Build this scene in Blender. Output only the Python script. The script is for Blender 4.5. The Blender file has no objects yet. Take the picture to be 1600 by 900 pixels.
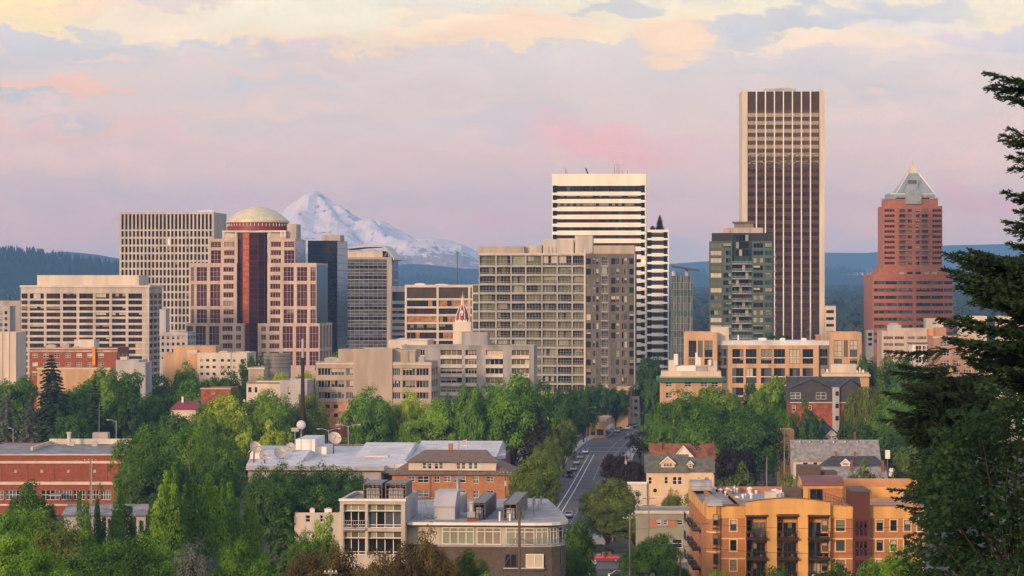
import bpy, bmesh, math, random
from mathutils import Vector, Matrix, noise
R = math.radians
scene = bpy.context.scene
col = scene.collection
# ------------------------------------------------------------------ camera
F, CZ, HY = 4500.0, 62.0, 455.0          # focal length in photo pixels, eye height, horizon row
cd = bpy.data.cameras.new('camera'); cam = bpy.data.objects.new('camera', cd); col.objects.link(cam)
cd.sensor_width = 36; cd.lens = 36*F/1600; cd.shift_y = 5/1600
cd.clip_start = 1; cd.clip_end = 90000
cam.location = (0, 0, CZ); cam.rotation_euler = (R(90), 0, 0)
scene.camera = cam
# ------------------------------------------------------------------ render, exposure
scene.render.engine = 'CYCLES'
cy = scene.cycles
cy.use_denoising = True; cy.denoiser = 'OPENIMAGEDENOISE'
cy.max_bounces = 6; cy.diffuse_bounces = 3; cy.glossy_bounces = 3; cy.transmission_bounces = 2
cy.volume_bounces = 3; cy.transparent_max_bounces = 6
cy.caustics_reflective = False; cy.caustics_refractive = False
vs = scene.view_settings
vs.view_transform = 'Standard'; vs.look = 'None'; vs.gamma = 1; vs.use_curve_mapping = False
vs.exposure = 0.2
# ------------------------------------------------------------------ sun (low in the west, behind the camera and to its left)
SUN_EL, SUN_AZ = R(13), R(212)           # azimuth clockwise from +Y
sl = bpy.data.lights.new('sun', 'SUN'); sun = bpy.data.objects.new('sun', sl); col.objects.link(sun)
sl.energy = 3.0; sl.angle = R(7); sl.color = (1.0, 0.64, 0.43)
sdir = Vector((math.sin(SUN_AZ)*math.cos(SUN_EL), math.cos(SUN_AZ)*math.cos(SUN_EL), math.sin(SUN_EL)))
sun.rotation_euler = sdir.to_track_quat('Z', 'Y').to_euler()
sun.location = sdir*500
# ------------------------------------------------------------------ world: Nishita sky + sunset cloud deck by direction
W = bpy.data.worlds.new('World'); scene.world = W; W.use_nodes = True
nt = W.node_tree; nt.nodes.clear()
def lin(c): return tuple(((v/255)/12.92 if v/255 <= .04045 else ((v/255+.055)/1.055)**2.4) for v in c)
class NG:
    """small node-graph helper"""
    def __init__(s, tree): s.t = tree
    def n(s, typ, **kw):
        nd = s.t.nodes.new(typ)
        for k, v in kw.items():
            setattr(nd, k, v)
        return nd
    def put(s, sock, v):
        if isinstance(v, bpy.types.NodeSocket): s.t.links.new(v, sock)
        else: sock.default_value = v
    def m(s, op, a, b=0.0, c=None, clamp=False):
        nd = s.n('ShaderNodeMath', operation=op, use_clamp=clamp)
        s.put(nd.inputs[0], a)
        s.put(nd.inputs[1], b)
        if c is not None: s.put(nd.inputs[2], c)
        return nd.outputs[0]
    def mix(s, f, a, b, mode='MIX'):
        nd = s.n('ShaderNodeMix', data_type='RGBA', blend_type=mode)
        s.put(nd.inputs[0], f)
        for q, v in ((6, a), (7, b)):
            if isinstance(v, tuple) and len(v) == 3: v = (*v, 1)
            s.put(nd.inputs[q], v)
        return nd.outputs[2]
    def noise(s, vec, scale, detail=3, rough=.5, dist=0.0):
        nd = s.n('ShaderNodeTexNoise'); s.put(nd.inputs['Vector'], vec)
        s.put(nd.inputs['Scale'], scale); s.put(nd.inputs['Detail'], detail)
        s.put(nd.inputs['Roughness'], rough); s.put(nd.inputs['Distortion'], dist)
        return nd.outputs['Fac']
    def ramp(s, f, stops, interp='LINEAR'):
        nd = s.n('ShaderNodeValToRGB'); nd.color_ramp.interpolation = interp
        e = nd.color_ramp.elements
        while len(e) < len(stops): e.new(.5)
        for el, (p, c) in zip(e, stops): el.position = p; el.color = (*c, 1) if len(c) == 3 else c
        s.put(nd.inputs[0], f); return nd.outputs[0]
    def smooth(s, v, a, b):
        nd = s.n('ShaderNodeMapRange', interpolation_type='SMOOTHSTEP')
        s.put(nd.inputs[0], v); s.put(nd.inputs[1], a); s.put(nd.inputs[2], b)
        return nd.outputs[0]
    def xyz(s, x, y, z):
        nd = s.n('ShaderNodeCombineXYZ')
        for q, v in enumerate((x, y, z)): s.put(nd.inputs[q], v)
        return nd.outputs[0]
g = NG(nt)
tc = g.n('ShaderNodeTexCoord').outputs['Generated']
sp = g.n('ShaderNodeSeparateXYZ'); g.put(sp.inputs[0], tc)
dx, dy, dz = sp.outputs
yy = g.m('MAXIMUM', g.m('ABSOLUTE', dy), .08)
u = g.m('DIVIDE', dx, yy); v = g.m('DIVIDE', dz, yy)          # tangent azimuth / elevation
# puffy warp
pn1 = g.noise(g.xyz(g.m('MULTIPLY', u, 24), 0.3, g.m('MULTIPLY', v, 56)), 2.0, 9, .56)
pn2 = g.noise(g.xyz(g.m('MULTIPLY', u, 9), 7.3, g.m('MULTIPLY', v, 55)), 1.3, 4, .5)
wu = g.m('ADD', u, g.m('MULTIPLY', g.m('SUBTRACT', pn2, .5), .05))
wv = g.m('ADD', v, g.m('MULTIPLY', g.m('SUBTRACT', pn1, .5), .026))
def E(py): return (HY-py)/F
# base: cloud deck colour by elevation
gr = g.m('MULTIPLY', wv, 1/.11, clamp=True)
deck = g.ramp(gr, [(0, lin((150, 164, 200))), (.10, lin((194, 176, 198))), (.22, lin((230, 187, 188))), (.40, lin((238, 195, 188))),
                   (.62, lin((228, 197, 191))), (.80, lin((212, 195, 195))), (1, lin((207, 196, 198)))])
skyc = g.ramp(g.m('MULTIPLY', g.m('SUBTRACT', v, .07), 1/.04, clamp=True),
              [(0, lin((252, 206, 172))), (.55, lin((248, 222, 184))), (1, lin((238, 226, 200)))])
edge = g.m('ADD', E(66), g.m('MULTIPLY', g.m('SUBTRACT', g.noise(g.xyz(g.m('MULTIPLY', u, 7), 3.1, 0.0), 2.0, 2), .5), .012))
pn3 = g.noise(g.xyz(g.m('MULTIPLY', u, 60), 4.4, g.m('MULTIPLY', v, 95)), 1.0, 6, .6)
puff = g.m('ADD', g.m('ADD', v, g.m('MULTIPLY', g.m('SUBTRACT', pn1, .5), .022)), g.m('MULTIPLY', g.m('ABSOLUTE', g.m('SUBTRACT', pn3, .5)), -.034))
clear = g.smooth(puff, g.m('SUBTRACT', edge, .0042), g.m('SUBTRACT', edge, .0026))
c = g.mix(clear, deck, skyc)
def blob(px, py, rx, ry, colr, amt, slant=0.0, soft=1.0, warp=True):
    global c
    U, V = (wu, wv) if warp else (u, v)
    a = g.m('MULTIPLY', g.m('SUBTRACT', U, (px-800)/F), F/rx)
    b = g.m('MULTIPLY', g.m('SUBTRACT', g.m('SUBTRACT', V, E(py)), g.m('MULTIPLY', g.m('SUBTRACT', U, (px-800)/F), slant)), F/ry)
    d = g.m('ADD', g.m('MULTIPLY', a, a), g.m('MULTIPLY', b, b))
    f = g.m('MULTIPLY', g.smooth(d, 1.0+.35*soft, 1.0-.95*soft), amt)
    f = g.m('MULTIPLY', f, g.m('GREATER_THAN', dy, 0.0))
    c = g.mix(f, c, lin(colr))
YE, PE, PK, GR, DG = (255, 226, 164), (255, 212, 172), (250, 172, 172), (198, 187, 194), (182, 172, 184)
for a in [(60, 30, 150, 46, YE, .95, 0, .8), (250, 60, 150, 40, (250, 224, 200), .6, 0, 1), (560, 18, 300, 40, (240, 230, 208), .6, 0, 1),
          (745, 42, 150, 34, PE, .95, .06, .8), (690, 30, 80, 22, (255, 226, 186), .8, 0, 1), (1050, 56, 85, 34, PE, .95, 0, .6),
          (870, 50, 60, 22, PE, .6, 0, .8),
          (1260, 32, 190, 20, DG, .85, .03, .6), (1150, 48, 60, 20, GR, .85, 0, .5), (1370, 18, 150, 18, GR, .8, 0, .7),
          (1530, 62, 120, 22, (190, 180, 205), .8, .02, .8), (1490, 52, 100, 14, (226, 190, 200), .6, 0, 1),
          (1330, 75, 170, 22, (250, 216, 196), .65, -.03, .9), (1420, 40, 130, 12, (232, 214, 208), .7, 0, .9),
          (930, 10, 80, 16, DG, .7, 0, .6), (265, -2, 110, 9, DG, .6, 0, .7), (40, 72, 70, 20, GR, .95, 0, .4), (130, 88, 160, 26, GR, .75, 0, .6),
          (135, 62, 26, 7, (205, 190, 195), .8, 0, .6), (150, 100, 80, 7, (248, 208, 192), .75, 0, .8), (330, 78, 60, 8, GR, .7, 0, .6),
          (70, 143, 160, 10, (255, 196, 168), .95, 0, .5), (150, 205, 190, 16, (250, 192, 180), .85, -.03, .8), (60, 185, 110, 20, (240, 204, 198), .6, 0, 1),
          (30, 156, 70, 6, (190, 182, 196), .8, 0, .6), (130, 190, 110, 6, (202, 190, 198), .6, 0, .7), (420, 133, 150, 10, (200, 196, 210), .5, 0, 1),
          (430, 235, 330, 30, (226, 190, 190), .5, 0, 1), (930, 222, 140, 40, (255, 178, 172), .95, -.22, 1), (1080, 245, 120, 24, (236, 190, 196), .6, -.2, 1),
          (870, 200, 50, 20, PK, .5, -.3, 1), (790, 345, 70, 16, (244, 178, 184), .6, -.15, 1), (820, 255, 40, 10, (240, 184, 188), .5, 0, 1),
          (1530, 310, 130, 20, PK, .7, -.08, 1), (1320, 318, 110, 14, (236, 184, 192), .6, 0, 1), (375, 322, 48, 26, (240, 186, 192), .75, -.5, .9),
          (425, 328, 30, 9, (244, 180, 184), .7, -.3, 1), (1345, 155, 90, 12, (248, 210, 196), .65, .05, .8), (1320, 180, 60, 26, (242, 206, 198), .6, 0, .9),
          (1120, 165, 90, 10, (238, 208, 202), .55, 0, 1), (1510, 145, 70, 10, (236, 206, 204), .5, 0, 1), (100, 300, 160, 22, (222, 186, 196), .5, 0, 1),
          (1180, 390, 300, 24, (174, 172, 208), .5, 0, 1), (650, 200, 400, 30, (204, 192, 206), .4, 0, 1)]:
    blob(*a)
# thin layered streaks: peach lit edges and grey-mauve undersides
sk = g.noise(g.xyz(g.m('MULTIPLY', wu, 9), 2.2, g.m('MULTIPLY', wv, 85)), 1.0, 7, .6); sk2 = g.noise(g.xyz(g.m('MULTIPLY', wu, 12), 8.2, g.m('MULTIPLY', wv, 70)), 1.0, 7, .62)
band = g.m('MULTIPLY', g.smooth(v, .02, .05), g.smooth(v, .2, .1))
c = g.mix(g.m('MULTIPLY', g.m('MULTIPLY', g.smooth(sk, .53, .70), band), .55), c, lin((250, 200, 182)))
c = g.mix(g.m('MULTIPLY', g.m('MULTIPLY', g.smooth(sk2, .52, .68), band), .50), c, lin((194, 182, 190)))
# fine light and dark in the clouds
fn = g.noise(g.xyz(g.m('MULTIPLY', wu, 18), 1.7, g.m('MULTIPLY', wv, 75)), 1.5, 6, .6)
c = g.mix(1.0, c, g.ramp(fn, [(.25, (.84, .85, .90)), (.75, (1.12, 1.09, 1.06))]), 'MULTIPLY')
# away from the view: western half glows warm, zenith soft blue-lavender
hs = g.n('ShaderNodeHueSaturation'); hs.inputs['Saturation'].default_value = 1.22; hs.inputs['Value'].default_value = 1.08; hs.inputs['Hue'].default_value = .502; g.put(hs.inputs['Color'], c); c = g.mix(1.0, hs.outputs[0], g.ramp(g.m('MULTIPLY', v, 10.0, clamp=True), [(.0, (1.85, 1.27, .64)), (.32, (1.42, 1.17, .73)), (.5, (1.16, .96, .72)), (.68, (.95, .84, .71)), (.9, (.98, .89, .78))]), 'MULTIPLY')  # light near the horizon is reddened
zen = g.smooth(dz, .10, .75)
c = g.mix(zen, c, lin((118, 146, 205)))
west = g.m('DOT', 0, 0) if False else None
vd = g.n('ShaderNodeVectorMath', operation='DOT_PRODUCT'); g.put(vd.inputs[0], tc); vd.inputs[1].default_value = Vector((sdir.x, sdir.y, .03)).normalized()
wg = vd.outputs['Value']
c = g.mix(g.smooth(wg, -.35, .55), c, (.84, .69, .54))
c = g.mix(g.m('MULTIPLY', g.smooth(wg, .62, 1.0), g.smooth(dz, .55, .0)), c, (3.2, 1.75, .72))
c = g.mix(g.smooth(dz, -.005, -.12), c, (.16, .14, .12))
SKY_K = 1.0
b2 = g.n('ShaderNodeBackground'); g.put(b2.inputs[0], c); b2.inputs[1].default_value = SKY_K
st = g.n('ShaderNodeTexSky', sky_type='NISHITA'); st.sun_disc = False; st.sun_elevation = SUN_EL; st.sun_rotation = SUN_AZ; st.altitude = 100
b1 = g.n('ShaderNodeBackground'); g.put(b1.inputs[0], st.outputs[0]); b1.inputs[1].default_value = .05
ad = g.n('ShaderNodeAddShader'); g.put(ad.inputs[0], b1.outputs[0]); g.put(ad.inputs[1], b2.outputs[0])
wo = g.n('ShaderNodeOutputWorld'); g.put(wo.inputs[0], ad.outputs[0])
W.cycles.sampling_method = 'MANUAL'; W.cycles.sample_map_resolution = 1024

# ------------------------------------------------------------------ helpers: pixels <-> metres, terrain, meshes, tags
def PX(px, Y): return (px-800)*Y/F
def PZ(py, Y): return CZ-(py-HY)*Y/F
GP = [(-400, 62), (0, 60.2), (60, 53), (120, 44), (250, 27), (370, 17), (440, 12.5), (560, 6), (640, 2.8), (760, .9), (900, 0), (1e6, 0)]
def ground(Y):
    for (a, za), (b, zb) in zip(GP, GP[1:]):
        if Y <= b:
            t = (Y-a)/(b-a); return za+(zb-za)*t
    return 0
def lerp_pts(P, x):
    if x <= P[0][0]: return P[0][1]
    for (a, za), (b, zb) in zip(P, P[1:]):
        if x <= b: return za+(zb-za)*(x-a)/(b-a)
    return P[-1][1]
class MB:
    """collects faces, builds ONE mesh object"""
    def __init__(s): s.v, s.f, s.mi, s.mats = [], [], [], []
    def m(s, mat):
        if mat not in s.mats: s.mats.append(mat)
        return s.mats.index(mat)
    def face(s, pts, mat):
        b = len(s.v); s.v += [tuple(p) for p in pts]; s.f.append(tuple(range(b, b+len(pts)))); s.mi.append(s.m(mat)); return s
    def box(s, x0, x1, y0, y1, z0, z1, mat, top=None, skip=''):
        b = len(s.v)
        s.v += [(x0, y0, z0), (x1, y0, z0), (x1, y1, z0), (x0, y1, z0), (x0, y0, z1), (x1, y0, z1), (x1, y1, z1), (x0, y1, z1)]
        k = s.m(mat); kt = s.m(top) if top else k
        for nm, q, mm in (('d', (3, 2, 1, 0), k), ('t', (4, 5, 6, 7), kt), ('f', (0, 1, 5, 4), k), ('r', (1, 2, 6, 5), k), ('b', (2, 3, 7, 6), k), ('l', (3, 0, 4, 7), k)):
            if nm in skip: continue
            s.f.append(tuple(b+i for i in q)); s.mi.append(mm)
        return s
    def prism(s, poly, z0, z1, mat, top=None):
        """poly counter-clockwise seen from above"""
        n = len(poly); b = len(s.v); k = s.m(mat); kt = s.m(top or mat)
        s.v += [(x, y, z0) for x, y in poly]+[(x, y, z1) for x, y in poly]
        s.f.append(tuple(b+i for i in reversed(range(n)))); s.mi.append(k)
        s.f.append(tuple(b+n+i for i in range(n))); s.mi.append(kt)
        for i in range(n):
            j = (i+1) % n; s.f.append((b+i, b+j, b+n+j, b+n+i)); s.mi.append(k)
        return s
    def prism_y(s, poly, y0, y1, mat):
        """poly in x,z (counter-clockwise seen from the front), pushed from y0 back to y1"""
        n = len(poly); b = len(s.v); k = s.m(mat)
        s.v += [(x, y0, z) for x, z in poly]+[(x, y1, z) for x, z in poly]
        s.f.append(tuple(b+i for i in range(n))); s.mi.append(k)
        s.f.append(tuple(b+n+i for i in reversed(range(n)))); s.mi.append(k)
        for i in range(n):
            j = (i+1) % n; s.f.append((b+j, b+i, b+n+i, b+n+j)); s.mi.append(k)
        return s
    def prism_x(s, poly, x0, x1, mat):
        """poly in y,z pushed from x0 to x1"""
        n = len(poly); b = len(s.v); k = s.m(mat)
        s.v += [(x0, y, z) for y, z in poly]+[(x1, y, z) for y, z in poly]
        s.f.append(tuple(b+i for i in reversed(range(n)))); s.mi.append(k)
        s.f.append(tuple(b+n+i for i in range(n))); s.mi.append(k)
        for i in range(n):
            j = (i+1) % n; s.f.append((b+i, b+j, b+n+j, b+n+i)); s.mi.append(k)
        return s
    def tube(s, pts, r, mat, n=6, r1=None, cap=True):
        pts = [Vector(p) for p in pts]; k = s.m(mat); rings = []
        for i, p in enumerate(pts):
            d = (pts[min(i+1, len(pts)-1)]-pts[max(i-1, 0)]).normalized()
            a = d.orthogonal().normalized(); b_ = d.cross(a)
            rr = r if r1 is None else r+(r1-r)*i/(len(pts)-1)
            o = len(s.v); rings.append(o)
            for q in range(n):
                t = 2*math.pi*q/n; s.v.append(tuple(p+(a*math.cos(t)+b_*math.sin(t))*rr))
        for o, w in zip(rings, rings[1:]):
            for q in range(n):
                s.f.append((o+q, o+(q+1) % n, w+(q+1) % n, w+q)); s.mi.append(k)
        if cap:
            s.f.append(tuple(rings[0]+q for q in reversed(range(n)))); s.mi.append(k)
            s.f.append(tuple(rings[-1]+q for q in range(n))); s.mi.append(k)
        return s
    def lathe(s, prof, mat, n=16, c=(0, 0, 0), a0=0, a1=2*math.pi):
        """prof list of (r,z)"""
        k = s.m(mat); full = abs(a1-a0-2*math.pi) < 1e-6; m_ = n if full else n+1; base = len(s.v)
        for r, z in prof:
            for q in range(m_):
                t = a0+(a1-a0)*q/n; s.v.append((c[0]+r*math.cos(t), c[1]+r*math.sin(t), c[2]+z))
        for i in range(len(prof)-1):
            for q in range(n):
                a, b_ = base+i*m_+q, base+i*m_+(q+1) % m_
                s.f.append((a, b_, b_+m_, a+m_)); s.mi.append(k)
        return s
    def mesh(s, name, smooth=False):
        me = bpy.data.meshes.new(name); me.from_pydata(s.v, [], s.f)
        for m in s.mats: me.materials.append(m)
        me.polygons.foreach_set('material_index', s.mi)
        if smooth: me.polygons.foreach_set('use_smooth', [True]*len(s.f))
        me.update(); return me
    def build(s, name, parent=None, smooth=False, loc=None):
        o = bpy.data.objects.new(name, s.mesh(name, smooth)); col.objects.link(o)
        if parent: o.parent = parent
        if loc: o.location = loc
        return o
def tag(o, label=None, cat=None, group=None, kind=None):
    for k, v_ in (('label', label), ('category', cat), ('group', group), ('kind', kind)):
        if v_: o[k] = v_
    return o
def empty(name, loc, rz=0.0, label=None, cat=None, group=None):
    o = bpy.data.objects.new(name, None); col.objects.link(o); o.location = loc; o.rotation_euler = (0, 0, rz)
    o.empty_display_size = .5
    return tag(o, label, cat, group)
def place(me, name, parent=None, loc=(0, 0, 0), rz=0.0, sc=None, mats=None):
    o = bpy.data.objects.new(name, me); col.objects.link(o)
    if parent: o.parent = parent
    o.location = loc; o.rotation_euler = (0, 0, rz)
    if sc: o.scale = sc if isinstance(sc, tuple) else (sc,)*3
    if mats:
        for sl_, m in zip(o.material_slots, mats): sl_.link = 'OBJECT'; sl_.material = m
    return o
def copy_thing(o, loc, rz=None, label=None, sc=None, parent=None):
    n = o.copy(); col.objects.link(n)
    if parent: n.parent = parent
    else:
        n.location = loc
        if rz is not None: n.rotation_euler = (0, 0, rz)
        if sc: n.scale = (sc,)*3
    if label: n['label'] = label
    for ch in list(o.children): copy_thing(ch, None, parent=n)
    return n
# ------------------------------------------------------------------ materials
M = {}
def mat(name, colr, rough=.7, var=.12, scale=.6, metal=0.0, bump=0.0, streak=False, spec=.5, colr2=None, detail=4, seam=0):
    """plain surface with soft procedural wear"""
    m = bpy.data.materials.new(name); m.use_nodes = True; M[name] = m
    q = NG(m.node_tree); p = m.node_tree.nodes['Principled BSDF']
    oc = q.n('ShaderNodeTexCoord').outputs['Object']
    if streak:
        mp = q.n('ShaderNodeMapping'); q.put(mp.inputs[0], oc); mp.inputs['Scale'].default_value = (1, 1, .12); oc2 = mp.outputs[0]
    else: oc2 = oc
    nz = q.noise(oc2, scale, detail, .6)
    f = q.smooth(nz, .3, .7)
    d = colr2 or tuple(x*(1-var*1.6) for x in colr)
    b = tuple(min(1, x*(1+var*.7)) for x in colr) if not colr2 else colr
    cc = q.mix(f, b, d)
    if seam:
        bt = q.n('ShaderNodeTexBrick'); q.put(bt.inputs['Vector'], oc); bt.inputs['Scale'].default_value = 1; bt.inputs['Brick Width'].default_value = seam*4; bt.inputs['Row Height'].default_value = seam; bt.inputs['Mortar Size'].default_value = .05
        bt.inputs['Color1'].default_value = (1, 1, 1, 1); bt.inputs['Color2'].default_value = (.90, .90, .91, 1); bt.inputs['Mortar'].default_value = (.62, .62, .62, 1)
        cc = q.mix(1.0, cc, bt.outputs[0], 'MULTIPLY')
        cc = q.mix(q.m('MULTIPLY', q.smooth(q.noise(oc, .13, 6, .65), .54, .66), .45), cc, tuple(x*.45 for x in colr))
    q.put(p.inputs['Base Color'], cc)
    p.inputs['Roughness'].default_value = rough; p.inputs['Metallic'].default_value = metal
    p.inputs['Specular IOR Level'].default_value = spec
    if bump:
        bn = q.n('ShaderNodeBump'); bn.inputs['Strength'].default_value = bump; q.put(bn.inputs['Height'], q.noise(oc, scale*8, 3)); q.put(p.inputs['Normal'], bn.outputs[0])
    return m
def glass(name, colr, rough=.06, ior=1.8, var=.5, wob=.02, spec=.5):
    """dark window pane: reflects the sky, slightly wavy, each pane a little different"""
    m = bpy.data.materials.new(name); m.use_nodes = True; M[name] = m
    q = NG(m.node_tree); p = m.node_tree.nodes['Principled BSDF']
    oi = q.n('ShaderNodeObjectInfo').outputs['Random']; ri = q.n('ShaderNodeNewGeometry').outputs['Random Per Island']
    rr = q.m('FRACT', q.m('ADD', oi, ri))
    oc = q.n('ShaderNodeTexCoord').outputs['Object']
    rr = q.m('ADD', q.m('MULTIPLY', rr, .7), q.m('MULTIPLY', q.noise(oc, .35, 2), .3))
    q.put(p.inputs['Base Color'], q.mix(rr, tuple(x*(1-var) for x in colr), tuple(min(1, x*(1+var)) for x in colr)))
    p.inputs['Roughness'].default_value = rough; p.inputs['IOR'].default_value = 1+(ior-1)*.8
    bn = q.n('ShaderNodeBump'); bn.inputs['Strength'].default_value = wob; bn.inputs['Distance'].default_value = 1
    q.put(bn.inputs['Height'], q.noise(oc, .8, 2)); q.put(p.inputs['Normal'], bn.outputs[0])
    return m
def brick(name, c1, c2, mortar, scale=1.0, bw=.6, rh=.22, patch=None):
    m = bpy.data.materials.new(name); m.use_nodes = True; M[name] = m
    q = NG(m.node_tree); p = m.node_tree.nodes['Principled BSDF']
    oc = q.n('ShaderNodeTexCoord').outputs['Object']
    s3 = q.n('ShaderNodeSeparateXYZ'); q.put(s3.inputs[0], oc)
    vec = q.xyz(q.m('ADD', s3.outputs[0], s3.outputs[1]), s3.outputs[2], 0.0)
    bt = q.n('ShaderNodeTexBrick'); q.put(bt.inputs['Vector'], vec)
    bt.inputs['Color1'].default_value = (*c1, 1); bt.inputs['Color2'].default_value = (*c2, 1); bt.inputs['Mortar'].default_value = (*mortar, 1)
    bt.inputs['Scale'].default_value = scale; bt.inputs['Brick Width'].default_value = bw; bt.inputs['Row Height'].default_value = rh
    bt.inputs['Mortar Size'].default_value = .012; bt.inputs['Bias'].default_value = -.1
    nz = q.smooth(q.noise(oc, .5, 5, .65), .3, .72)
    cc = q.mix(q.m('MULTIPLY', nz, .35), bt.outputs[0], tuple(x*.5 for x in c1))
    if patch: cc = q.mix(q.m('MULTIPLY', q.smooth(q.noise(oc, 1.1, 5, .7), .56, .66), .6), cc, patch)
    q.put(p.inputs['Base Color'], cc); p.inputs['Roughness'].default_value = .85
    return m
# ================================================================== LAND
mat('earth', (.045, .05, .028), .95, .5, .08)
mat('lot', (.16, .155, .15), .9, .3, .15)
g0 = MB()
xs = [-12400, -9000, -4000, -2000, -1000, -600, -300, -150, 0, 150, 300, 600, 1000, 2000, 4000, 9000, 12400]
ys = [-2500, -1500, -800, -350, -100, 0, 30, 60, 90, 120, 180, 250, 310, 370, 440, 500, 560, 600, 640, 700, 760, 830, 900, 1200, 1600, 2200, 2600, 3200, 3800, 4400, 5000, 6000, 8000, 11000, 15000, 19000, 22500]
PLAIN = [(2000, 0), (3200, 4), (5000, 22), (8300, 50), (9500, 48), (12000, 10), (1e6, 5)]
def land(x, y): return ground(y) if y < 1900 else lerp_pts(PLAIN, y)
for j, y in enumerate(ys):
    for x in xs: g0.v.append((x, y, land(x, y)))
n_ = len(xs)
for j in range(len(ys)-1):
    for i in range(n_-1):
        a = j*n_+i; g0.f.append((a, a+1, a+n_+1, a+n_)); g0.mi.append(g0.m(M['earth']))
tag(g0.build('ground'), kind='structure')
# ---- far hills: ridge lines given as (photo column, photo row) at a distance
def forest_mat(name, c1, c2, sc):
    m = bpy.data.materials.new(name); m.use_nodes = True; M[name] = m
    q = NG(m.node_tree); p = m.node_tree.nodes['Principled BSDF']
    oc = q.n('ShaderNodeTexCoord').outputs['Object']
    vo = q.n('ShaderNodeTexVoronoi'); q.put(vo.inputs['Vector'], oc); vo.inputs['Scale'].default_value = sc
    f = q.m('MULTIPLY', q.smooth(q.noise(oc, sc*.12, 4), .35, .65), 1.0)
    cc = q.mix(f, c1, c2); cc = q.mix(q.m('MULTIPLY', vo.outputs['Distance'], .8), cc, tuple(x*.4 for x in c1))
    q.put(p.inputs['Base Color'], cc); p.inputs['Roughness'].default_value = 1; p.inputs['Specular IOR Level'].default_value = 0
    return m
forest_mat('hill_forest', (.012, .024, .016), (.028, .045, .024), .05)
forest_mat('conifer_far', (.010, .020, .013), (.022, .036, .02), .06)
def hill(Y, pts, tree_h, seed, mname='hill_forest', where='at left', depth=None, tips=True, rows=9):
    rnd = random.Random(seed); depth = depth or Y*.18
    mb = MB(); k = mb.m(M[mname]); x0, x1 = pts[0][0], pts[-1][0]
    N = max(24, int((x1-x0)/9)); base = 0
    for j in range(rows+6):
        t = j/rows                                   # 1 at the crest, >1 falls behind it
        yy_ = Y-depth*(1-t)
        for i in range(N+1):
            px = x0+(x1-x0)*i/N; X = PX(px, Y)
            zc = PZ(lerp_pts(pts, px), Y)-tree_h*.8
            fall = math.sin(min(t, 1)*math.pi/2)**1.3 if t <= 1 else 1-.5*(t-1)
            nz = noise.noise(Vector((X*.0025, yy_*.0025, seed)))*.10*zc*(1-abs(1-t)) if t != 1 else 0
            mb.v.append((X, yy_, max(0, zc*fall+nz)))
    for j in range(rows+5):
        for i in range(N):
            a = base+j*(N+1)+i; mb.f.append((a, a+1, a+N+2, a+N+1)); mb.mi.append(k)
    o = tag(mb.build('hills', smooth=True), kind='structure')
    if tips:                                         # conifers along and below the crest: a far-off wood
        tb = MB(); kk = M['conifer_far']
        n = int((x1-x0)*2.6)
        for q in range(n):
            px = rnd.uniform(x0, x1); t = 1-abs(rnd.gauss(0, .35)); t = max(.15, t)
            yy_ = Y-depth*(1-t); zc = PZ(lerp_pts(pts, px), Y)-tree_h*.8
            z = zc*math.sin(t*math.pi/2)**1.3; X = PX(px, Y)
            h = tree_h*rnd.uniform(.55, 1.25); r = h*rnd.uniform(.16, .3)
            for lv in range(3):
                zz = z+h*(.1+.28*lv); rr = r*(1-.26*lv); hh = h*(.45 if lv < 2 else .34); pts5 = [(X+rr*math.cos(a+lv)*rnd.uniform(.7, 1.2), yy_+rr*math.sin(a+lv), zz+rnd.uniform(-.06, .06)*h) for a in (0, 1.26, 2.51, 3.77, 5.03)]
                for a, b in zip(pts5, pts5[1:]+pts5[:1]): tb.face((a, b, (X, yy_, zz+hh)), kk)
        tag(tb.build('forest'), 'dark blue conifer wood covering the far hill '+where, 'forest', kind='stuff')
hill(8000, [(-260, 372), (-120, 378), (0, 385), (40, 387), (75, 391), (110, 397), (150, 403), (190, 410), (260, 424), (330, 440), (400, 455)], 22, 1)
hill(13500, [(380, 470), (520, 440), (590, 424), (640, 419), (665, 419), (700, 424), (745, 433), (830, 446), (930, 452)], 24, 2, where='behind the courthouse tower, farther ridge')
hill(11000, [(480, 466), (560, 440), (610, 434), (660, 430), (720, 437), (780, 447), (840, 458)], 22, 3, where='behind the courthouse tower, nearer ridge')
hill(13000, [(1000, 446), (1040, 430), (1080, 420), (1110, 423), (1180, 430), (1240, 424), (1290, 416), (1320, 418), (1345, 425), (1362, 428), (1385, 421), (1420, 416), (1480, 424), (1520, 424), (1560, 414), (1620, 408), (1750, 400), (1850, 410)], 24, 4, where='at right behind the brick tower')
hill(14200, [(-300, 404), (-100, 398), (60, 393), (110, 389), (150, 393), (200, 402), (300, 408), (420, 400), (560, 398), (640, 400), (745, 408), (860, 420), (950, 440)], 18, 5, tips=False, depth=2000)
hill(18300, [(800, 440), (900, 418), (1000, 412), (1100, 405), (1230, 396), (1290, 391), (1350, 392), (1420, 386), (1475, 380), (1560, 378), (1640, 382), (1800, 390), (1900, 400)], 18, 6, tips=False, depth=2500)
# ---- the wooded ridge behind the camera, which the windows downtown reflect
mb = MB(); k = mb.m(M['hill_forest']); NXB, NYB = 60, 14
for j in range(NYB+1):
    for i in range(NXB+1):
        X = -3600+7200*i/NXB; Yy = -260-1900*j/NYB; t = j/NYB
        zz = 58+(205+34*noise.noise(Vector((X*.0011, Yy*.001, 4)))+20*noise.noise(Vector((X*.006, Yy*.004, 9))))*math.sin(min(1, t*1.9)*math.pi/2)*(1 if t < .8 else 1-(t-.8)*3)
        mb.v.append((X, Yy, zz if j else 40))
for j in range(NYB):
    for i in range(NXB):
        a = j*(NXB+1)+i; mb.f.append((a+1, a, a+NXB+1, a+NXB+2)); mb.mi.append(k)
tag(mb.build('hills', smooth=True), kind='structure')
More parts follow.
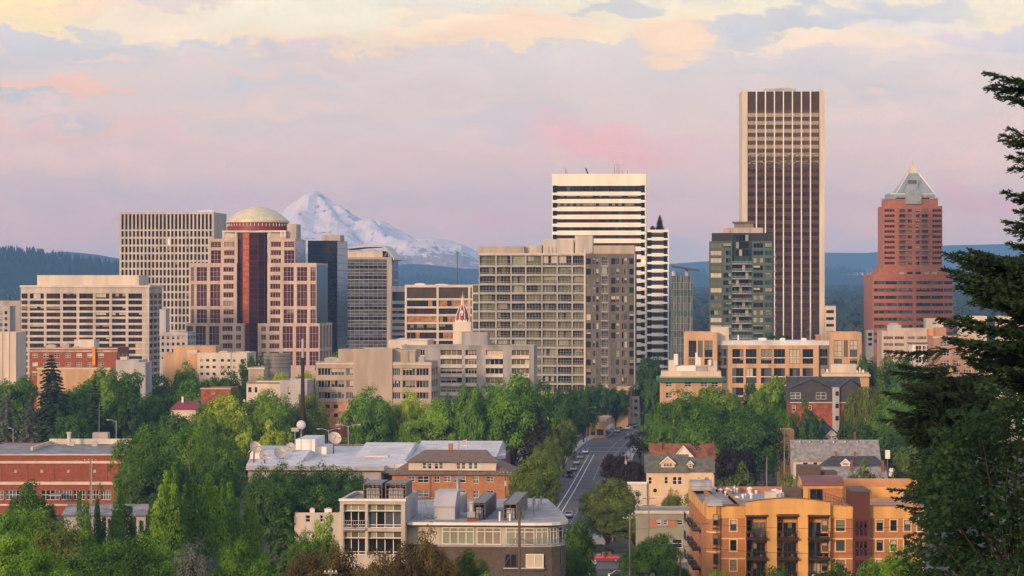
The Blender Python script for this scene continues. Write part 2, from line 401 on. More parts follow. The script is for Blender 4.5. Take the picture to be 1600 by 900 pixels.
# ---- snow mountain
m = bpy.data.materials.new('snow_rock'); m.use_nodes = True; M['snow_rock'] = m
q = NG(m.node_tree); p = m.node_tree.nodes['Principled BSDF']
oc = q.n('ShaderNodeTexCoord').outputs['Object']; ge = q.n('ShaderNodeNewGeometry')
s3 = q.n('ShaderNodeSeparateXYZ'); q.put(s3.inputs[0], ge.outputs['Normal']); s4 = q.n('ShaderNodeSeparateXYZ'); q.put(s4.inputs[0], oc)
mp = q.n('ShaderNodeMapping'); q.put(mp.inputs[0], oc); mp.inputs['Scale'].default_value = (1, 1, .35)
rk = q.noise(mp.outputs[0], .0175, 8, .68)
low = q.smooth(s4.outputs[2], 305, 175)
thr = q.m('SUBTRACT', .57, q.m('MULTIPLY', low, .17))
f = q.smooth(rk, thr, q.m('ADD', thr, .05))
f = q.m('MULTIPLY', f, .9)
q.put(p.inputs['Base Color'], q.mix(f, (.78, .70, .70), (.24, .20, .21)))
p.inputs['Roughness'].default_value = .8; p.inputs['Specular IOR Level'].default_value = .1
mb = MB(); k = mb.m(m); YM = 14500; sM = F/YM; XC = PX(495, YM)
RP = [(0, 0), (10, 4), (18, 11), (28, 17), (60, 38), (100, 56), (140, 68), (200, 85), (255, 98), (330, 120), (500, 160), (900, 175)]
LP = [(0, 0), (10, 3), (22, 9), (40, 26), (57, 40), (80, 52), (120, 70), (180, 92), (300, 130), (500, 160), (900, 175)]
NX, NY = 230, 120; PK_Z = PZ(298, YM)
for j in range(NY+1):
    for i in range(NX+1):
        X = (i/NX-.42)*4495; Yy = (j/NY-.5)*3045
        ang = math.atan2(Yy, X); r = math.hypot(X, Yy*.9)*sM
        wl = .5-.5*math.cos(ang)
        d = lerp_pts(RP, r)*(1-wl)+lerp_pts(LP, r)*wl
        rid = 0
        for o_, a_ in ((.0022, 1), (.005, .55), (.011, .3), (.025, .16)):
            rid += a_*(1-abs(noise.noise(Vector((X*o_+3, Yy*o_*.8, 2.2+o_)))*2))
        rad = .5+.5*math.sin(ang*9+noise.noise(Vector((X*.0011, Yy*.0011, 5)))*6)
        amp = min(1, r/26)*(18+20*min(1, r/90))
        z = PK_Z-d/sM+(rid-1.25)*amp+(rad-.5)*amp*1.1*min(1, r/40)
        mb.v.append((X, Yy, max(-.5, z)))
for j in range(NY):
    for i in range(NX):
        a = j*(NX+1)+i; mb.f.append((a, a+1, a+NX+2, a+NX+1)); mb.mi.append(k)
o = mb.build('mountain', smooth=False, loc=(XC, YM, 0)); tag(o, kind='structure')
# ---- haze: one closed box of thin even air round camera and scene
hz = MB(); hm = bpy.data.materials.new('haze_air'); hm.use_nodes = True
ht = hm.node_tree; ht.nodes.clear(); q = NG(ht)
pv = q.n('ShaderNodeVolumePrincipled'); pv.inputs['Color'].default_value = (.27, .56, 1.0, 1)
HAZE_K = 6.3e-5
pv.inputs['Density'].default_value = HAZE_K; pv.inputs['Anisotropy'].default_value = 0
q.put(q.n('ShaderNodeOutputMaterial').inputs['Volume'], pv.outputs[0])
hz.box(-12500, 12500, -2600, 22600, -1, 800, hm)
tag(hz.build('haze'), 'thin blue evening haze fading the far hills', 'haze', kind='stuff')
hm.cycles.homogeneous_volume = True if hasattr(hm.cycles, 'homogeneous_volume') else False
# ================================================================== BUILDING KIT
class Fr:
    """a facade plane: origin, direction along it, inward normal"""
    def __init__(s, ox, oy, ux, uy): s.o = (ox, oy); s.u = (ux, uy); s.n = (-uy, ux); s.rz = math.atan2(uy, ux)
    def P(s, a, z, d=0.0): return (s.o[0]+a*s.u[0]+d*s.n[0], s.o[1]+a*s.u[1]+d*s.n[1], z)
def wall(mb, fr, a0, a1, z0, z1, holes, t, m, reveal=None):
    """a wall with real openings, t deep"""
    us = sorted({a0, a1} | {min(max(q, a0), a1) for h in holes for q in h[:2]}); zs = sorted({z0, z1} | {min(max(q, z0), z1) for h in holes for q in h[2:4]})
    for c, d in zip(zs, zs[1:]):
        if d-c < 1e-4: continue
        zm = (c+d)/2; run = None
        hh = [h for h in holes if h[2] < zm < h[3]]
        for a, b in zip(us, us[1:]):
            um = (a+b)/2
            solid = not any(h[0] < um < h[1] for h in hh)
            if solid: run = (run[0], b) if run else (a, b)
            if (not solid or b == us[-1]) and run:
                mb.face([fr.P(run[0], c), fr.P(run[1], c), fr.P(run[1], d), fr.P(run[0], d)], m); run = None
    rv = reveal or m
    for h in holes:
        a, b, c, d = h[:4]
        mb.face([fr.P(a, c), fr.P(b, c), fr.P(b, c, t), fr.P(a, c, t)], rv)
        mb.face([fr.P(a, d, t), fr.P(b, d, t), fr.P(b, d), fr.P(a, d)], rv)
        mb.face([fr.P(a, c), fr.P(a, c, t), fr.P(a, d, t), fr.P(a, d)], rv)
        mb.face([fr.P(b, c, t), fr.P(b, c), fr.P(b, d), fr.P(b, d, t)], rv)
WCACHE = {}
# style: panes, frame material, frame width, columns, rows, chance of blind, blind material
def win_faces(mb, P, w, h, st, rnd):
    """P(a, z, d) maps pane coordinates into the mesh"""
    gl = rnd.choice(st['g']) if w*h > 12 or rnd.random() > .012 else M['lit_room']; fm = st.get('f'); fw = st.get('fw', .08); nc = st.get('c', 1); nr = st.get('r', 1)
    bl = 0
    if rnd.random() < st.get('b', 0): bl = rnd.choice((.25, .4, .55, .75, 1.0))
    bm = rnd.choice(st['bm']) if 'bm' in st else None
    def q(a, b, c, d, m, y): mb.face([P(a, c, y), P(b, c, y), P(b, d, y), P(a, d, y)], m)
    for i in range(nc):
        a, b = w*i/nc, w*(i+1)/nc
        if bl and bm and (nc < 3 or rnd.random() < .7):
            zb = h*(1-bl)
            if zb > .05: q(a, b, 0, zb, gl, 0)
            q(a, b, zb, h, bm, 0)
        else: q(a, b, 0, h, gl if rnd.random() < .75 else rnd.choice(st['g']), 0)
    if fm:
        y = -.07
        def bar(a, b, c, d): mb.box(0, 0, 0, 0, 0, 0, fm, skip='dtfrbl') if False else [mb.face([P(a, c, y), P(b, c, y), P(b, d, y), P(a, d, y)], fm), mb.face([P(a, c, 0), P(a, c, y), P(a, d, y), P(a, d, 0)], fm), mb.face([P(b, c, y), P(b, c, 0), P(b, d, 0), P(b, d, y)], fm), mb.face([P(a, c, 0), P(b, c, 0), P(b, c, y), P(a, c, y)], fm)]
        bar(0, w, 0, fw); bar(0, w, h-fw, h); bar(0, fw, fw, h-fw); bar(w-fw, w, fw, h-fw)
        for i in range(1, nc): bar(w*i/nc-fw/2, w*i/nc+fw/2, fw, h-fw)
        for zf in (st['rf'] if 'rf' in st else [j/nr for j in range(1, nr)]):
            bar(fw, w-fw, h*zf-fw/2+.001, h*zf+fw/2-.001)
class Bld:
    def __init__(s, name, label, cat, px0, px1, Y, rot=-4.5, group=None, g=None, seed=0):
        s.a = R(rot); s.ca, s.sa = math.cos(s.a), math.sin(s.a); s.Y = Y; s.X0 = PX(px0, Y); s.s = F/Y
        s.g = ground(Y) if g is None else g
        s.root = empty(name, (s.X0, Y, s.g), s.a, label, cat, group); s.W = s.U(px1); s.wins = []; s.rnd = random.Random(seed+int(px0*7+Y)); s.cache = {}
    def U(s, px, d=0.0):
        t = (px-800)/F; return (t*(s.Y+d*s.ca)-s.X0+d*s.sa)/(s.ca-t*s.sa)
    def H(s, py, d=0.0, u=0.0): return PZ(py, s.Y+u*s.sa+d*s.ca)-s.g
    def us(s, *px, d=0.0): return [(s.U(a, d), s.U(b, d)) for a, b in px]
    def zs(s, *py, d=0.0): return [(s.H(b, d), s.H(a, d)) for a, b in py]
    def fr(s, face, u0, u1, d0, d1): return {'f': Fr(u0, d0, 1, 0), 'r': Fr(u1, d0, 0, 1), 'l': Fr(u0, d1, 0, -1)}[face]
    def win(s, fr, a, b, c, d, t, st, name='window'): s.wins.append((fr, a, b, c, d, t, st, name))
    def block(s, name, u0, u1, d0, d1, z0, z1, wm, rm=None, f=(), r=(), l=(), t=.35, par=.9, st=None, rev=None, wname='window', stl=None, str_=None, pw=.35):
        """box with openings (in facade metres) in its front, right and left walls, roof behind a parapet"""
        mb = MB(); rm = rm or M['roof_grey']
        for face, hs, A in (('f', f, u1-u0), ('r', r, d1-d0), ('l', l, d1-d0)):
            fr = s.fr(face, u0, u1, d0, d1)
            hs = [h for h in hs if h[1] > .05 and h[0] < A-.05]
            wall(mb, fr, 0, A, z0, z1, hs, t, wm, rev)
            sty = {'f': st, 'r': str_ or st, 'l': stl or st}[face]
            if sty:
                for h in hs: s.win(fr, h[0], h[1], h[2], h[3], t, h[4] if len(h) > 4 else sty, wname)
        mb.face([(u1, d1, z0), (u0, d1, z0), (u0, d1, z1), (u1, d1, z1)], wm)
        if par > 0:
            zr = z1-par; i0, i1, j0, j1 = u0+pw, u1-pw, d0+pw, d1-pw
            mb.face([(i0, j0, zr), (i1, j0, zr), (i1, j1, zr), (i0, j1, zr)], rm)
            o = [(u0, d0), (u1, d0), (u1, d1), (u0, d1)]; ii = [(i0, j0), (i1, j0), (i1, j1), (i0, j1)]
            for k in range(4):
                j = (k+1) % 4
                mb.face([(*o[k], z1), (*o[j], z1), (*ii[j], z1), (*ii[k], z1)], wm)
                mb.face([(*ii[k], z1), (*ii[j], z1), (*ii[j], zr), (*ii[k], zr)], wm)
        else: mb.face([(u0, d0, z1), (u1, d0, z1), (u1, d1, z1), (u0, d1, z1)], rm)
        return mb.build(name, s.root)
    def rel(s, us_, zs_, u0): return [(a-u0, b-u0, c, d) for a, b in us_ for c, d in zs_]
    def side(s, D, n, zs_, m=.6, frac=.6):
        w = (D-2*m)/n; return [(m+w*(i+.5-frac/2), m+w*(i+.5+frac/2), c, d) for i in range(n) for c, d in zs_]
    def add(s, name, mb, parent=None, smooth=False): return mb.build(name, parent or s.root, smooth)
    def finish(s, cap=100):
        by = {}
        for w in s.wins: by.setdefault(w[7], []).append(w)
        for nm, L in by.items():
            L.sort(key=lambda w: -(w[2]-w[1])*(w[4]-w[3])*(1 if abs(w[0].u[0]) > .5 else .2))
            one, rest = (L, []) if len(L) <= cap else (L[:cap], L[cap:])
            for fr, a, b, c, d, t, st, _ in one:
                key = (round(b-a, 2), round(d-c, 2), id(st), s.rnd.randrange(5))
                if key not in WCACHE:
                    mb = MB(); win_faces(mb, lambda x, z, y: (x, y, z), b-a, d-c, st, random.Random(key[3]*13+len(WCACHE))); WCACHE[key] = mb.mesh(nm)
                place(WCACHE[key], nm, s.root, fr.P(a, c, t-.02), fr.rz)
            if rest:
                mb = MB()
                for fr, a, b, c, d, t, st, _ in rest:
                    win_faces(mb, lambda x, z, y: fr.P(a+x, c+z, t-.02+y), b-a, d-c, st, s.rnd)
                tag(mb.build(nm, s.root), kind='stuff')
        return s.root
BCACHE = {}
def balcony(b, fr, a, c, w, dep, d, style='bars', slab=.28, h=1.05, sm=None, rmt=None, key=None):
    """slab with a railing; a along the facade, c floor height, d inset of its front edge"""
    key = (round(w, 1), round(dep, 1), style, slab, h, sm.name, rmt.name)
    if key not in BCACHE:
        mb = MB(); mb.box(0, w, 0, dep, -slab, 0, sm); ms = mb.mesh('balcony')
        rb = MB(); rb.box(0, w, .02, .08, h-.07, h, rmt)
        if style == 'bars':
            n = max(4, int(w/.28))
            for i in range(n+1): rb.box(w*i/n-.02, w*i/n+.02, .03, .07, 0, h-.07, rmt)
            rb.box(0, w, .03, .07, .1, .15, rmt)
        elif style == 'glass':
            rb.face([(0, .05, .08), (w, .05, .08), (w, .05, h-.1), (0, .05, h-.1)], M['rail_glass'])
            for i in range(int(w/1.5)+1): rb.box(min(w-.05, i*1.5), min(w, i*1.5+.05), .02, .08, 0, h-.07, rmt)
        BCACHE[key] = (ms, rb.mesh('railing'))
    ms, mr = BCACHE[key]
    o = place(ms, 'balcony', b.root, fr.P(a, c, d), fr.rz); place(mr, 'railing', o)
    return o
def tint_glass(name, colr, alpha):
    m = bpy.data.materials.new(name); m.use_nodes = True; M[name] = m
    p = m.node_tree.nodes['Principled BSDF']; p.inputs['Base Color'].default_value = (*colr, 1); p.inputs['Roughness'].default_value = .08; p.inputs['Alpha'].default_value = alpha
# ---- materials of the city
mat('roof_grey', (.27, .27, .28), .9, .3, .25, seam=1.6); mat('roof_white', (.66, .66, .66), .8, .12, .2, seam=2.2); mat('roof_tan', (.38, .33, .27), .9, .25, .3, seam=1.8); mat('roof_dark', (.09, .088, .09), .9, .25, .4)
mat('cream', (.62, .55, .46), .75, 0.119, .2, streak=True); mat('white_stone', (.84, .79, .68), .7, 0.085, .15, streak=True); mat('pale_concrete', (.50, .455, .41), .8, 0.17, .2, streak=True)
mat('warm_concrete', (.42, .37, .325), .85, 0.204, .25, streak=True); mat('grey_concrete', (.33, .325, .33), .85, 0.204, .25, streak=True); mat('light_grey', (.43, .42, .43), .8, 0.17, .2, streak=True)
mat('pink_stone', (.53, .42, .355), .75, 0.136, .3, streak=True); mat('tan_stucco', (.54, .35, .20), .85, 0.17, .25, streak=True); mat('orange_stucco', (.60, .31, .12), .85, .1, .25, streak=True)
mat('apt_grey', (.45, .45, .41), .8, 0.17, .25, streak=True); mat('taupe', (.20, .185, .165), .8, 0.17, .25, streak=True); mat('dark_taupe', (.13, .12, .11), .8, 0.204, .25, streak=True)
mat('dark_metal', (.05, .05, .055), .5, .2, 1); mat('grey_metal', (.36, .37, .39), .45, .1, .5, metal=.6); mat('white_paint', (.8, .78, .74), .6, .05, .8); mat('black_metal', (.018, .018, .02), .5, .2, 1)
mat('steel', (.5, .5, .5), .35, .1, .6, metal=.9); mat('red_panel', (.22, .028, .03), .5, .1, .4); mat('gold_dome', (.62, .58, .42), .5, .08, .3, metal=.1); mat('zinc', (.34, .39, .42), .45, .12, .3, metal=.5)
mat('blue_black', (.012, .017, .030), .3, .2, .5); mat('green_cornice', (.025, .12, .075), .6, .15, .4); mat('orange_paint', (.72, .26, .03), .6, .08, .5); mat('beige', (.42, .35, .29), .85, 0.136, .2, streak=True)
mat('bronze_panel', (.055, .032, .022), .35, .2, .4, metal=.3); mat('red_brick_plain', (.30, .085, .045), .85, .25, .6)
brick('red_brick', (.31, .075, .030), (.24, .055, .028), (.26, .15, .10), 1.0, .9, .33, patch=(.40, .17, .10)); brick('orange_brick', (.46, .20, .09), (.36, .14, .06), (.45, .30, .18), 1.0, .9, .3); brick('koin_brick', (.45, .165, .10), (.38, .13, .075), (.40, .22, .14), .5, 1.2, .5)
brick('brown_brick', (.115, .088, .074), (.085, .066, .056), (.10, .09, .08), 1.0, .9, .3)
glass('glass_dark', (.018, .02, .024)); glass('glass_blue', (.05, .085, .14), ior=1.9); glass('glass_purple', (.075, .028, .045), ior=1.7); glass('glass_bronze', (.05, .024, .022), ior=1.75, rough=.05)
glass('glass_green', (.03, .075, .075), ior=1.8); glass('glass_olive', (.135, .145, .10), ior=1.7, var=.35); glass('glass_grey', (.085, .105, .135), ior=1.9); glass('glass_navy', (.008, .016, .038), ior=1.6, var=.3); glass('glass_mirror', (.12, .14, .17), ior=3.0, rough=.03, wob=.04)
glass('blind', (.48, .43, .34), rough=.35, ior=1.5, var=.2); glass('blind_dim', (.22, .20, .16), rough=.3, ior=1.5, var=.3); glass('blind_green', (.27, .30, .22), rough=.3, ior=1.5, var=.25)
m = bpy.data.materials.new('lit_room'); m.use_nodes = True; M['lit_room'] = m
m.node_tree.nodes['Principled BSDF'].inputs['Base Color'].default_value = (.5, .42, .3, 1); m.node_tree.nodes['Principled BSDF'].inputs['Emission Color'].default_value = (1, .72, .4, 1); m.node_tree.nodes['Principled BSDF'].inputs['Emission Strength'].default_value = .55
tint_glass('rail_glass', (.25, .3, .3), .35)
G = lambda *n: [M[x] for x in n]
S_GRID = dict(g=G('glass_dark', 'glass_dark', 'glass_bronze')); S_PURP = dict(g=G('glass_purple'), f=M['pink_stone'], fw=.12, c=3, r=2)
# ================================================================== SKYLINE TOWERS (left to right)
def rooftop_mast(b, u, d, z, h, r=.12, m='steel', name='antenna'):
    return b.add(name, MB().tube([(u, d, z), (u, d, z+h)], r, M[m], 5, r1=r*.5))
def rooftop_units(b, spots, z, m='light_grey'):
    for (u, d, w, dd, h) in spots: b.add('roof_unit', MB().box(u, u+w, d, d+dd, z, z+h, M[m]).box(u+w*.2, u+w*.8, d+dd*.2, d+dd*.8, z+h, z+h+.25, M['grey_metal']))

# --- pale hotel slab on the far left
b = Bld('hotel_tower', 'wide pale hotel slab with dark windows, behind the small red brick block', 'building', 32.4, 233, 1300, -6)
D = 26; zt = b.H(449)
rows = [(458.5, 466.6), (469.5, 475.6), (479, 485.2), (488.6, 494.8), (498.3, 504.4), (507.9, 514), (517.5, 523.6), (527.1, 533.2), (536.7, 542.8), (546.3, 552.4), (556, 562), (565.6, 571.6), (575.2, 581.2), (585, 591)]
cols = [(33.6, 43), (46.5, 68.5)] + [(72.5+25.6*i, 93.9+25.6*i) for i in range(6)]
st = dict(g=G('glass_dark', 'glass_dark', 'glass_bronze'), f=M['dark_metal'], fw=.10, c=4, b=.35, bm=G('blind_dim', 'blind'))
b.block('body', 0, b.W, 0, D, 0, zt, M['pale_concrete'], f=b.rel(b.us(*cols), b.zs(*rows), 0), r=b.side(D, 3, b.zs(*rows), .4, .86), st=st, t=.5)
for py in [r[1] for r in rows]:
    b.add('spandrel', MB().box(-.06, b.W+.1, -.12, -.003, b.H(py+2.2), b.H(py+.9), M['cream']))
b.add('cornice', MB().box(-.4, b.W+.5, -.45, D+.2, zt+.003, zt+.9, M['cream'], top=M['roof_grey']))
b.add('penthouse', MB().box(b.U(58, 3), b.U(217, 3), 3, D-4, zt+.9, b.H(430, 3), M['cream'], top=M['roof_grey']))
b.finish()

# --- grey grid tower
b = Bld('office_tower', 'tall grey office tower with a tight grid of narrow windows, left of the domed tower', 'building', 186.5, 334, 1500, -5.5)
D = 34; zt = b.H(332); p = 12.1
rows = [(334.8, 358.6)]+[(361+p*i, 370+p*i) for i in range(15)]
n = 24; w = (332-188.5)/n; cols = [(188.5+w*i+w*.2, 188.5+w*i+w*.8) for i in range(n)]
st = dict(g=G('glass_bronze', 'glass_dark', 'glass_dark'), b=.12, bm=G('blind_dim'))
b.block('body', 0, b.W, 0, D, 0, zt, M['pale_concrete'], f=b.rel(b.us(*cols), b.zs(*rows), 0), st=st, t=.7)
rooftop_mast(b, b.W-8, 5, zt, 4); rooftop_mast(b, b.W-1, 8, zt, 4.5); b.add('roof_rail', MB().box(b.W-9, b.W-1, 4, 4.2, zt+.6, zt+.9, M['steel']))
b.finish()

# --- domed pink stone tower
b = Bld('domed_tower', 'pink stone stepped tower with purple windows and a pale dome on a red drum', 'building', 292.5, 503, 1380, -4.5)
zL, zM, zU, zC = b.H(505), b.H(411), b.H(373), b.H(362)
fl = lambda a, c: (280+a/3, 280+c/3)
x3 = lambda a: 260+a/3
short = [fl(293, 318), fl(333, 357), fl(372, 397), fl(412, 435), fl(450, 475), fl(490, 515), fl(530, 555), fl(570, 595), fl(610, 635), fl(650, 674), fl(688, 712), fl(728, 753), fl(768, 793), fl(808, 832), fl(848, 870)]
tallU = [fl(293, 320), fl(333, 398)]; tall = [fl(412, 478), fl(492, 596), fl(610, 675)]; tallL = [fl(688, 792), fl(806, 872)]
SP3 = dict(g=G('glass_purple'), f=M['pink_stone'], fw=.13, c=3, r=3, b=.1, bm=G('blind_dim')); SP2 = dict(g=G('glass_purple'), f=M['pink_stone'], fw=.13, c=4, r=1, b=.25, bm=G('blind_dim'))
def hol(ux, zx, u0, st): return [(b.U(x3(a))-u0, b.U(x3(c))-u0, b.H(z1), b.H(z0), st) for a, c in ux for z0, z1 in zx]
PS = M['pink_stone']
D = 40
# wings: left and right, each lower, middle and upper step
uA, uB = b.U(x3(97)), b.U(x3(371)); 
b.block('lower_wing', uA, b.U(x3(371)), -3, D, 0, zL, PS, f=hol([(101, 130), (142, 190), (205, 252)], tallL, uA, SP3)+hol([(267, 315), (331, 355)], short[10:], uA, SP2), st=SP3, t=.5)
u0 = b.U(x3(433)); u1 = b.U(x3(722))
b.block('lower_wing', u0, u1, -3, D, 0, zL, PS, f=hol([(549, 597), (612, 660), (675, 718)], tallL, u0, SP3)+hol([(449, 472), (487, 534)], short[10:], u0, SP2), r=b.side(D+3, 4, b.zs(*tallL), .5, .6), st=SP3, t=.5)
u0 = b.U(x3(112)); b.block('middle_wing', u0, b.U(x3(330)), 0, D-2, zL, zM, PS, f=hol([(116, 130), (142, 190), (205, 252)], tall, u0, SP3)+hol([(267, 315)], short[3:10], u0, SP2), st=SP3, t=.5)
u0 = b.U(x3(473)); u1 = b.U(x3(703)); b.block('middle_wing', u0, u1, 0, D-2, zL, zM, PS, f=hol([(549, 597), (612, 660), (675, 700)], tall, u0, SP3)+hol([(487, 534)], short[3:10], u0, SP2), st=SP3, t=.5)
gm = MB(); gm.face([(u1+.03, .5, zL), (u1+.03, D-2.4, zL), (u1+.03, D-2.4, zM-.8), (u1+.03, .5, zM-.8)], M['glass_mirror']); b.add('curtain_wall', gm)
u0 = b.U(x3(195)); b.block('upper_wing', u0, b.U(x3(330)), 2, D-4, zM, zU, PS, f=[(h[0], h[1], h[2], h[3], h[4]) for h in hol([(205, 252)], tallU, u0, SP3)+hol([(267, 315)], short[:3], u0, SP2)], st=SP3, t=.5)
u0 = b.U(x3(473)); u1 = b.U(x3(600)); b.block('upper_wing', u0, u1, 2, D-4, zM, zU, PS, f=hol([(549, 597)], tallU, u0, SP3)+hol([(487, 534)], short[:3], u0, SP2), st=SP3, t=.5)
gm = MB(); gm.face([(u1+.03, 2.5, zM), (u1+.03, D-4.4, zM), (u1+.03, D-4.4, zU-1), (u1+.03, 2.5, zU-1)], M['glass_mirror']); b.add('curtain_wall', gm)
# crown block, cream portal, drum, dome
ua, ub = b.U(x3(256)), b.U(x3(556)); zP = b.H(360)
mb = MB(); 
for A, B_ in ((ua, b.U(x3(329))), (b.U(x3(474)), ub)):
    mb.box(A, B_, 3, D-6, zU+.003, b.H(366), PS, top=M['roof_grey'])
mb.box(ua, ub, 2.6, D-6, b.H(363), zP, M['cream'], top=M['roof_grey'])
for A in (258, 316, 474, 530, 545): mb.box(b.U(x3(A)), b.U(x3(A+10)), 2.7, 3.4, b.H(371), b.H(363), M['cream'])
b.add('crown', mb); b.add('stair_tower', MB().box(b.U(x3(556)), b.U(x3(600)), 6, 20, zU+.003, b.H(350), M['warm_concrete'], top=M['roof_grey']))
for A in (268, 488): b.add('lit_window', MB().face([(b.U(x3(A)), 2.98, b.H(371)), (b.U(x3(A+44)), 2.98, b.H(371)), (b.U(x3(A+44)), 2.98, b.H(364.5)), (b.U(x3(A)), 2.98, b.H(364.5))], M['blind']))
uc = (b.U(x3(284), 17)+b.U(x3(572), 17))/2; rd = (b.U(x3(572), 17)-b.U(x3(284), 17))/2; dc = 17
b.add('drum', MB().lathe([(rd*.985, zP+.003), (rd*.985, b.H(347.5, dc-rd))], M['red_panel'], 40, (uc, dc, 0)), smooth=True)
tk = MB()
for i in range(26):
    t = -math.pi+i*math.pi/25; x, y = uc+rd*.992*math.cos(t), dc+rd*.992*math.sin(t); tk.box(x-.12, x+.12, y-.12, y+.12, b.H(353), b.H(349), M['white_paint'])
b.add('drum_mark', tk)
zr = b.H(347.5, dc-rd); hd = b.H(323.5, dc)-zr-1.2
b.add('dome', MB().lathe([(rd*.985, zr), (rd*1.02, zr+.1), (rd*1.02, zr+.9), (rd*.985, zr+.95)]+[(rd*.985*(1-t/9)+.01, zr+1.2+hd*(1-(1-t/9)**2.1)) for t in range(10)], M['gold_dome'], 48, (uc, dc, 0)))
dr = MB()
for i in range(1, 9):
    r_ = rd*.987*(1-i/9)+.012; z_ = zr+1.2+hd*(1-(1-i/9)**2.1); dr.lathe([(r_, z_-.06), (r_+.10, z_-.06), (r_+.10, z_+.04), (r_-.02, z_+.05)], M['gold_dome'], 48, (uc, dc, 0))
b.add('dome_rib', dr)
# faceted dark atrium glass
pts = [(330, 3.6), (357, .6), (388, -1.2), (430, -1.2), (462, .8), (472, 3.6)]
at = MB(); zz0, zz1 = 0, b.H(364)
P_ = [(b.U(x3(a), d), d) for a, d in pts]
nf = 34; glass('atrium_glass', (.045, .012, .022), ior=1.7); mat('painted_sunset_glass', (.62, .17, .10), .22, .15, .3, metal=.85)  # orange metallic colour paints a sunset reflection onto one atrium facet
for q_, ((xa, ya), (xb, yb)) in enumerate(zip(P_, P_[1:])):
    for k in range(nf):
        za, zb = zz0+(zz1-zz0)*k/nf, zz0+(zz1-zz0)*(k+1)/nf
        at.face([(xa, ya, za), (xb, yb, za), (xb, yb, zb-.18), (xa, ya, zb-.18)], M['painted_sunset_glass' if q_ == 1 and k > 8 else 'atrium_glass']); at.face([(xa, ya, zb-.18), (xb, yb, zb-.18), (xb, yb, zb), (xa, ya, zb)], M['black_metal'])
for x, y in P_: at.tube([(x, y-.05, zz0), (x, y-.05, zz1)], .12, M['bronze_panel'], 4)
b.add('atrium', at)
b.finish()

# --- navy glass tower
b = Bld('glass_tower', 'dark navy glass tower with a beige penthouse, just right of the domed tower', 'building', 481, 527, 1470, -7)
D = 30; zt = b.H(376)
cw = MB(); uR = b.U(508); nf = 46
for k in range(nf):
    za, zb = zt*k/nf, zt*(k+1)/nf
    n = 7
    for i in range(n): cw.face([(uR*i/n, -.02, za+.1), (uR*(i+1)/n-.08, -.02, za+.1), (uR*(i+1)/n-.08, -.02, zb), (uR*i/n, -.02, zb)], M['glass_navy'])
    for i in range(5):
        a = uR+(b.W-uR)*i/5; e = uR+(b.W-uR)*(i+1)/5
        cw.face([(a, -.02, za+(zb-za)*.5), (e-.1, -.02, za+(zb-za)*.5), (e-.1, -.02, zb), (a, -.02, zb)], M['glass_dark']); cw.face([(a, -.02, za+.1), (e-.1, -.02, za+.1), (e-.1, -.02, za+(zb-za)*.46), (a, -.02, za+(zb-za)*.46)], M['glass_navy'])
b.block('body', 0, b.W, 0, D, 0, zt, M['blue_black'], par=.8)
b.add('curtain_wall', cw)
sw = MB()
for k in range(nf//2):
    za, zb = zt*k/(nf/2), zt*(k+1)/(nf/2)
    for i in range(8): sw.face([(b.W+.03, D*i/8, za+.2), (b.W+.03, D*(i+1)/8-.15, za+.2), (b.W+.03, D*(i+1)/8-.15, zb-.1), (b.W+.03, D*i/8, zb-.1)], M['glass_mirror'])
b.add('side_curtain_wall', sw)
b.add('penthouse', MB().box(b.U(500), b.U(529), 4, 16, zt-.5, b.H(367), M['warm_concrete'], top=M['roof_grey']))
b.finish()

# --- curved roof courthouse tower
b = Bld('courthouse_tower', 'blue grey glass tower with an overhanging curved metal roof, right of the navy glass tower', 'building', 540, 612, 1580, -4)
D = 34; zt = b.H(402)
b.block('body', 0, b.W, 0, D, 0, zt, M['warm_concrete'], par=.6)
for k in range(14):
    zb = b.H(405+16*k); za = b.H(405+16*k+15); u1 = b.U(604.5)
    cw = MB(); n = 9
    for i in range(n):
        for (lo, hi, gm) in ((0, .34, 'glass_dark'), (.38, .66, 'glass_grey'), (.70, .98, 'glass_grey')):
            cw.face([(u1*i/n+.06, -.03, za+(zb-za)*lo), (u1*(i+1)/n-.06, -.03, za+(zb-za)*lo), (u1*(i+1)/n-.06, -.03, za+(zb-za)*hi), (u1*i/n+.06, -.03, za+(zb-za)*hi)], M[gm])
    b.add('window_band', cw)
    b.add('floor_slab', MB().box(-.2, u1, -.5, -.035, za-.32, za-.05, M['light_grey']))
    b.add('side_window_band', MB().face([(b.W+.03, 4, za), (b.W+.03, D-1, za), (b.W+.03, D-1, zb-.5), (b.W+.03, 4, zb-.5)], M['glass_blue']).box(b.W+.03, b.W+2.2, 3, D-1, zb-.45, zb-.2, M['grey_metal']))
b.add('penthouse', MB().box(1, b.U(597), 2, D-6, zt-.2, b.H(392), M['cream'], top=M['roof_grey']))
for i in range(5): b.add('roof_strut', MB().tube([(b.U(598)+i*.1, 4+5*i, zt), (b.U(606), 4+5*i, b.H(390))], .15, M['white_paint'], 5))
prof = []
for i in range(15):
    t = i/14; px = 540+(616.5-540)*t
    py = 386.5-3.6*math.sin(min(1, t/.6)*math.pi/2) if t < .72 else 382.9+22*((t-.72)/.28)**2.1
    prof.append((b.U(px), b.H(py)))
rf = [(x, z) for x, z in prof]; under = [(x-.1, z-1.1) for x, z in reversed(prof)]
b.add('roof', MB().prism_y(list(reversed(rf+under)), -2, D-2, M['zinc']))
b.finish()

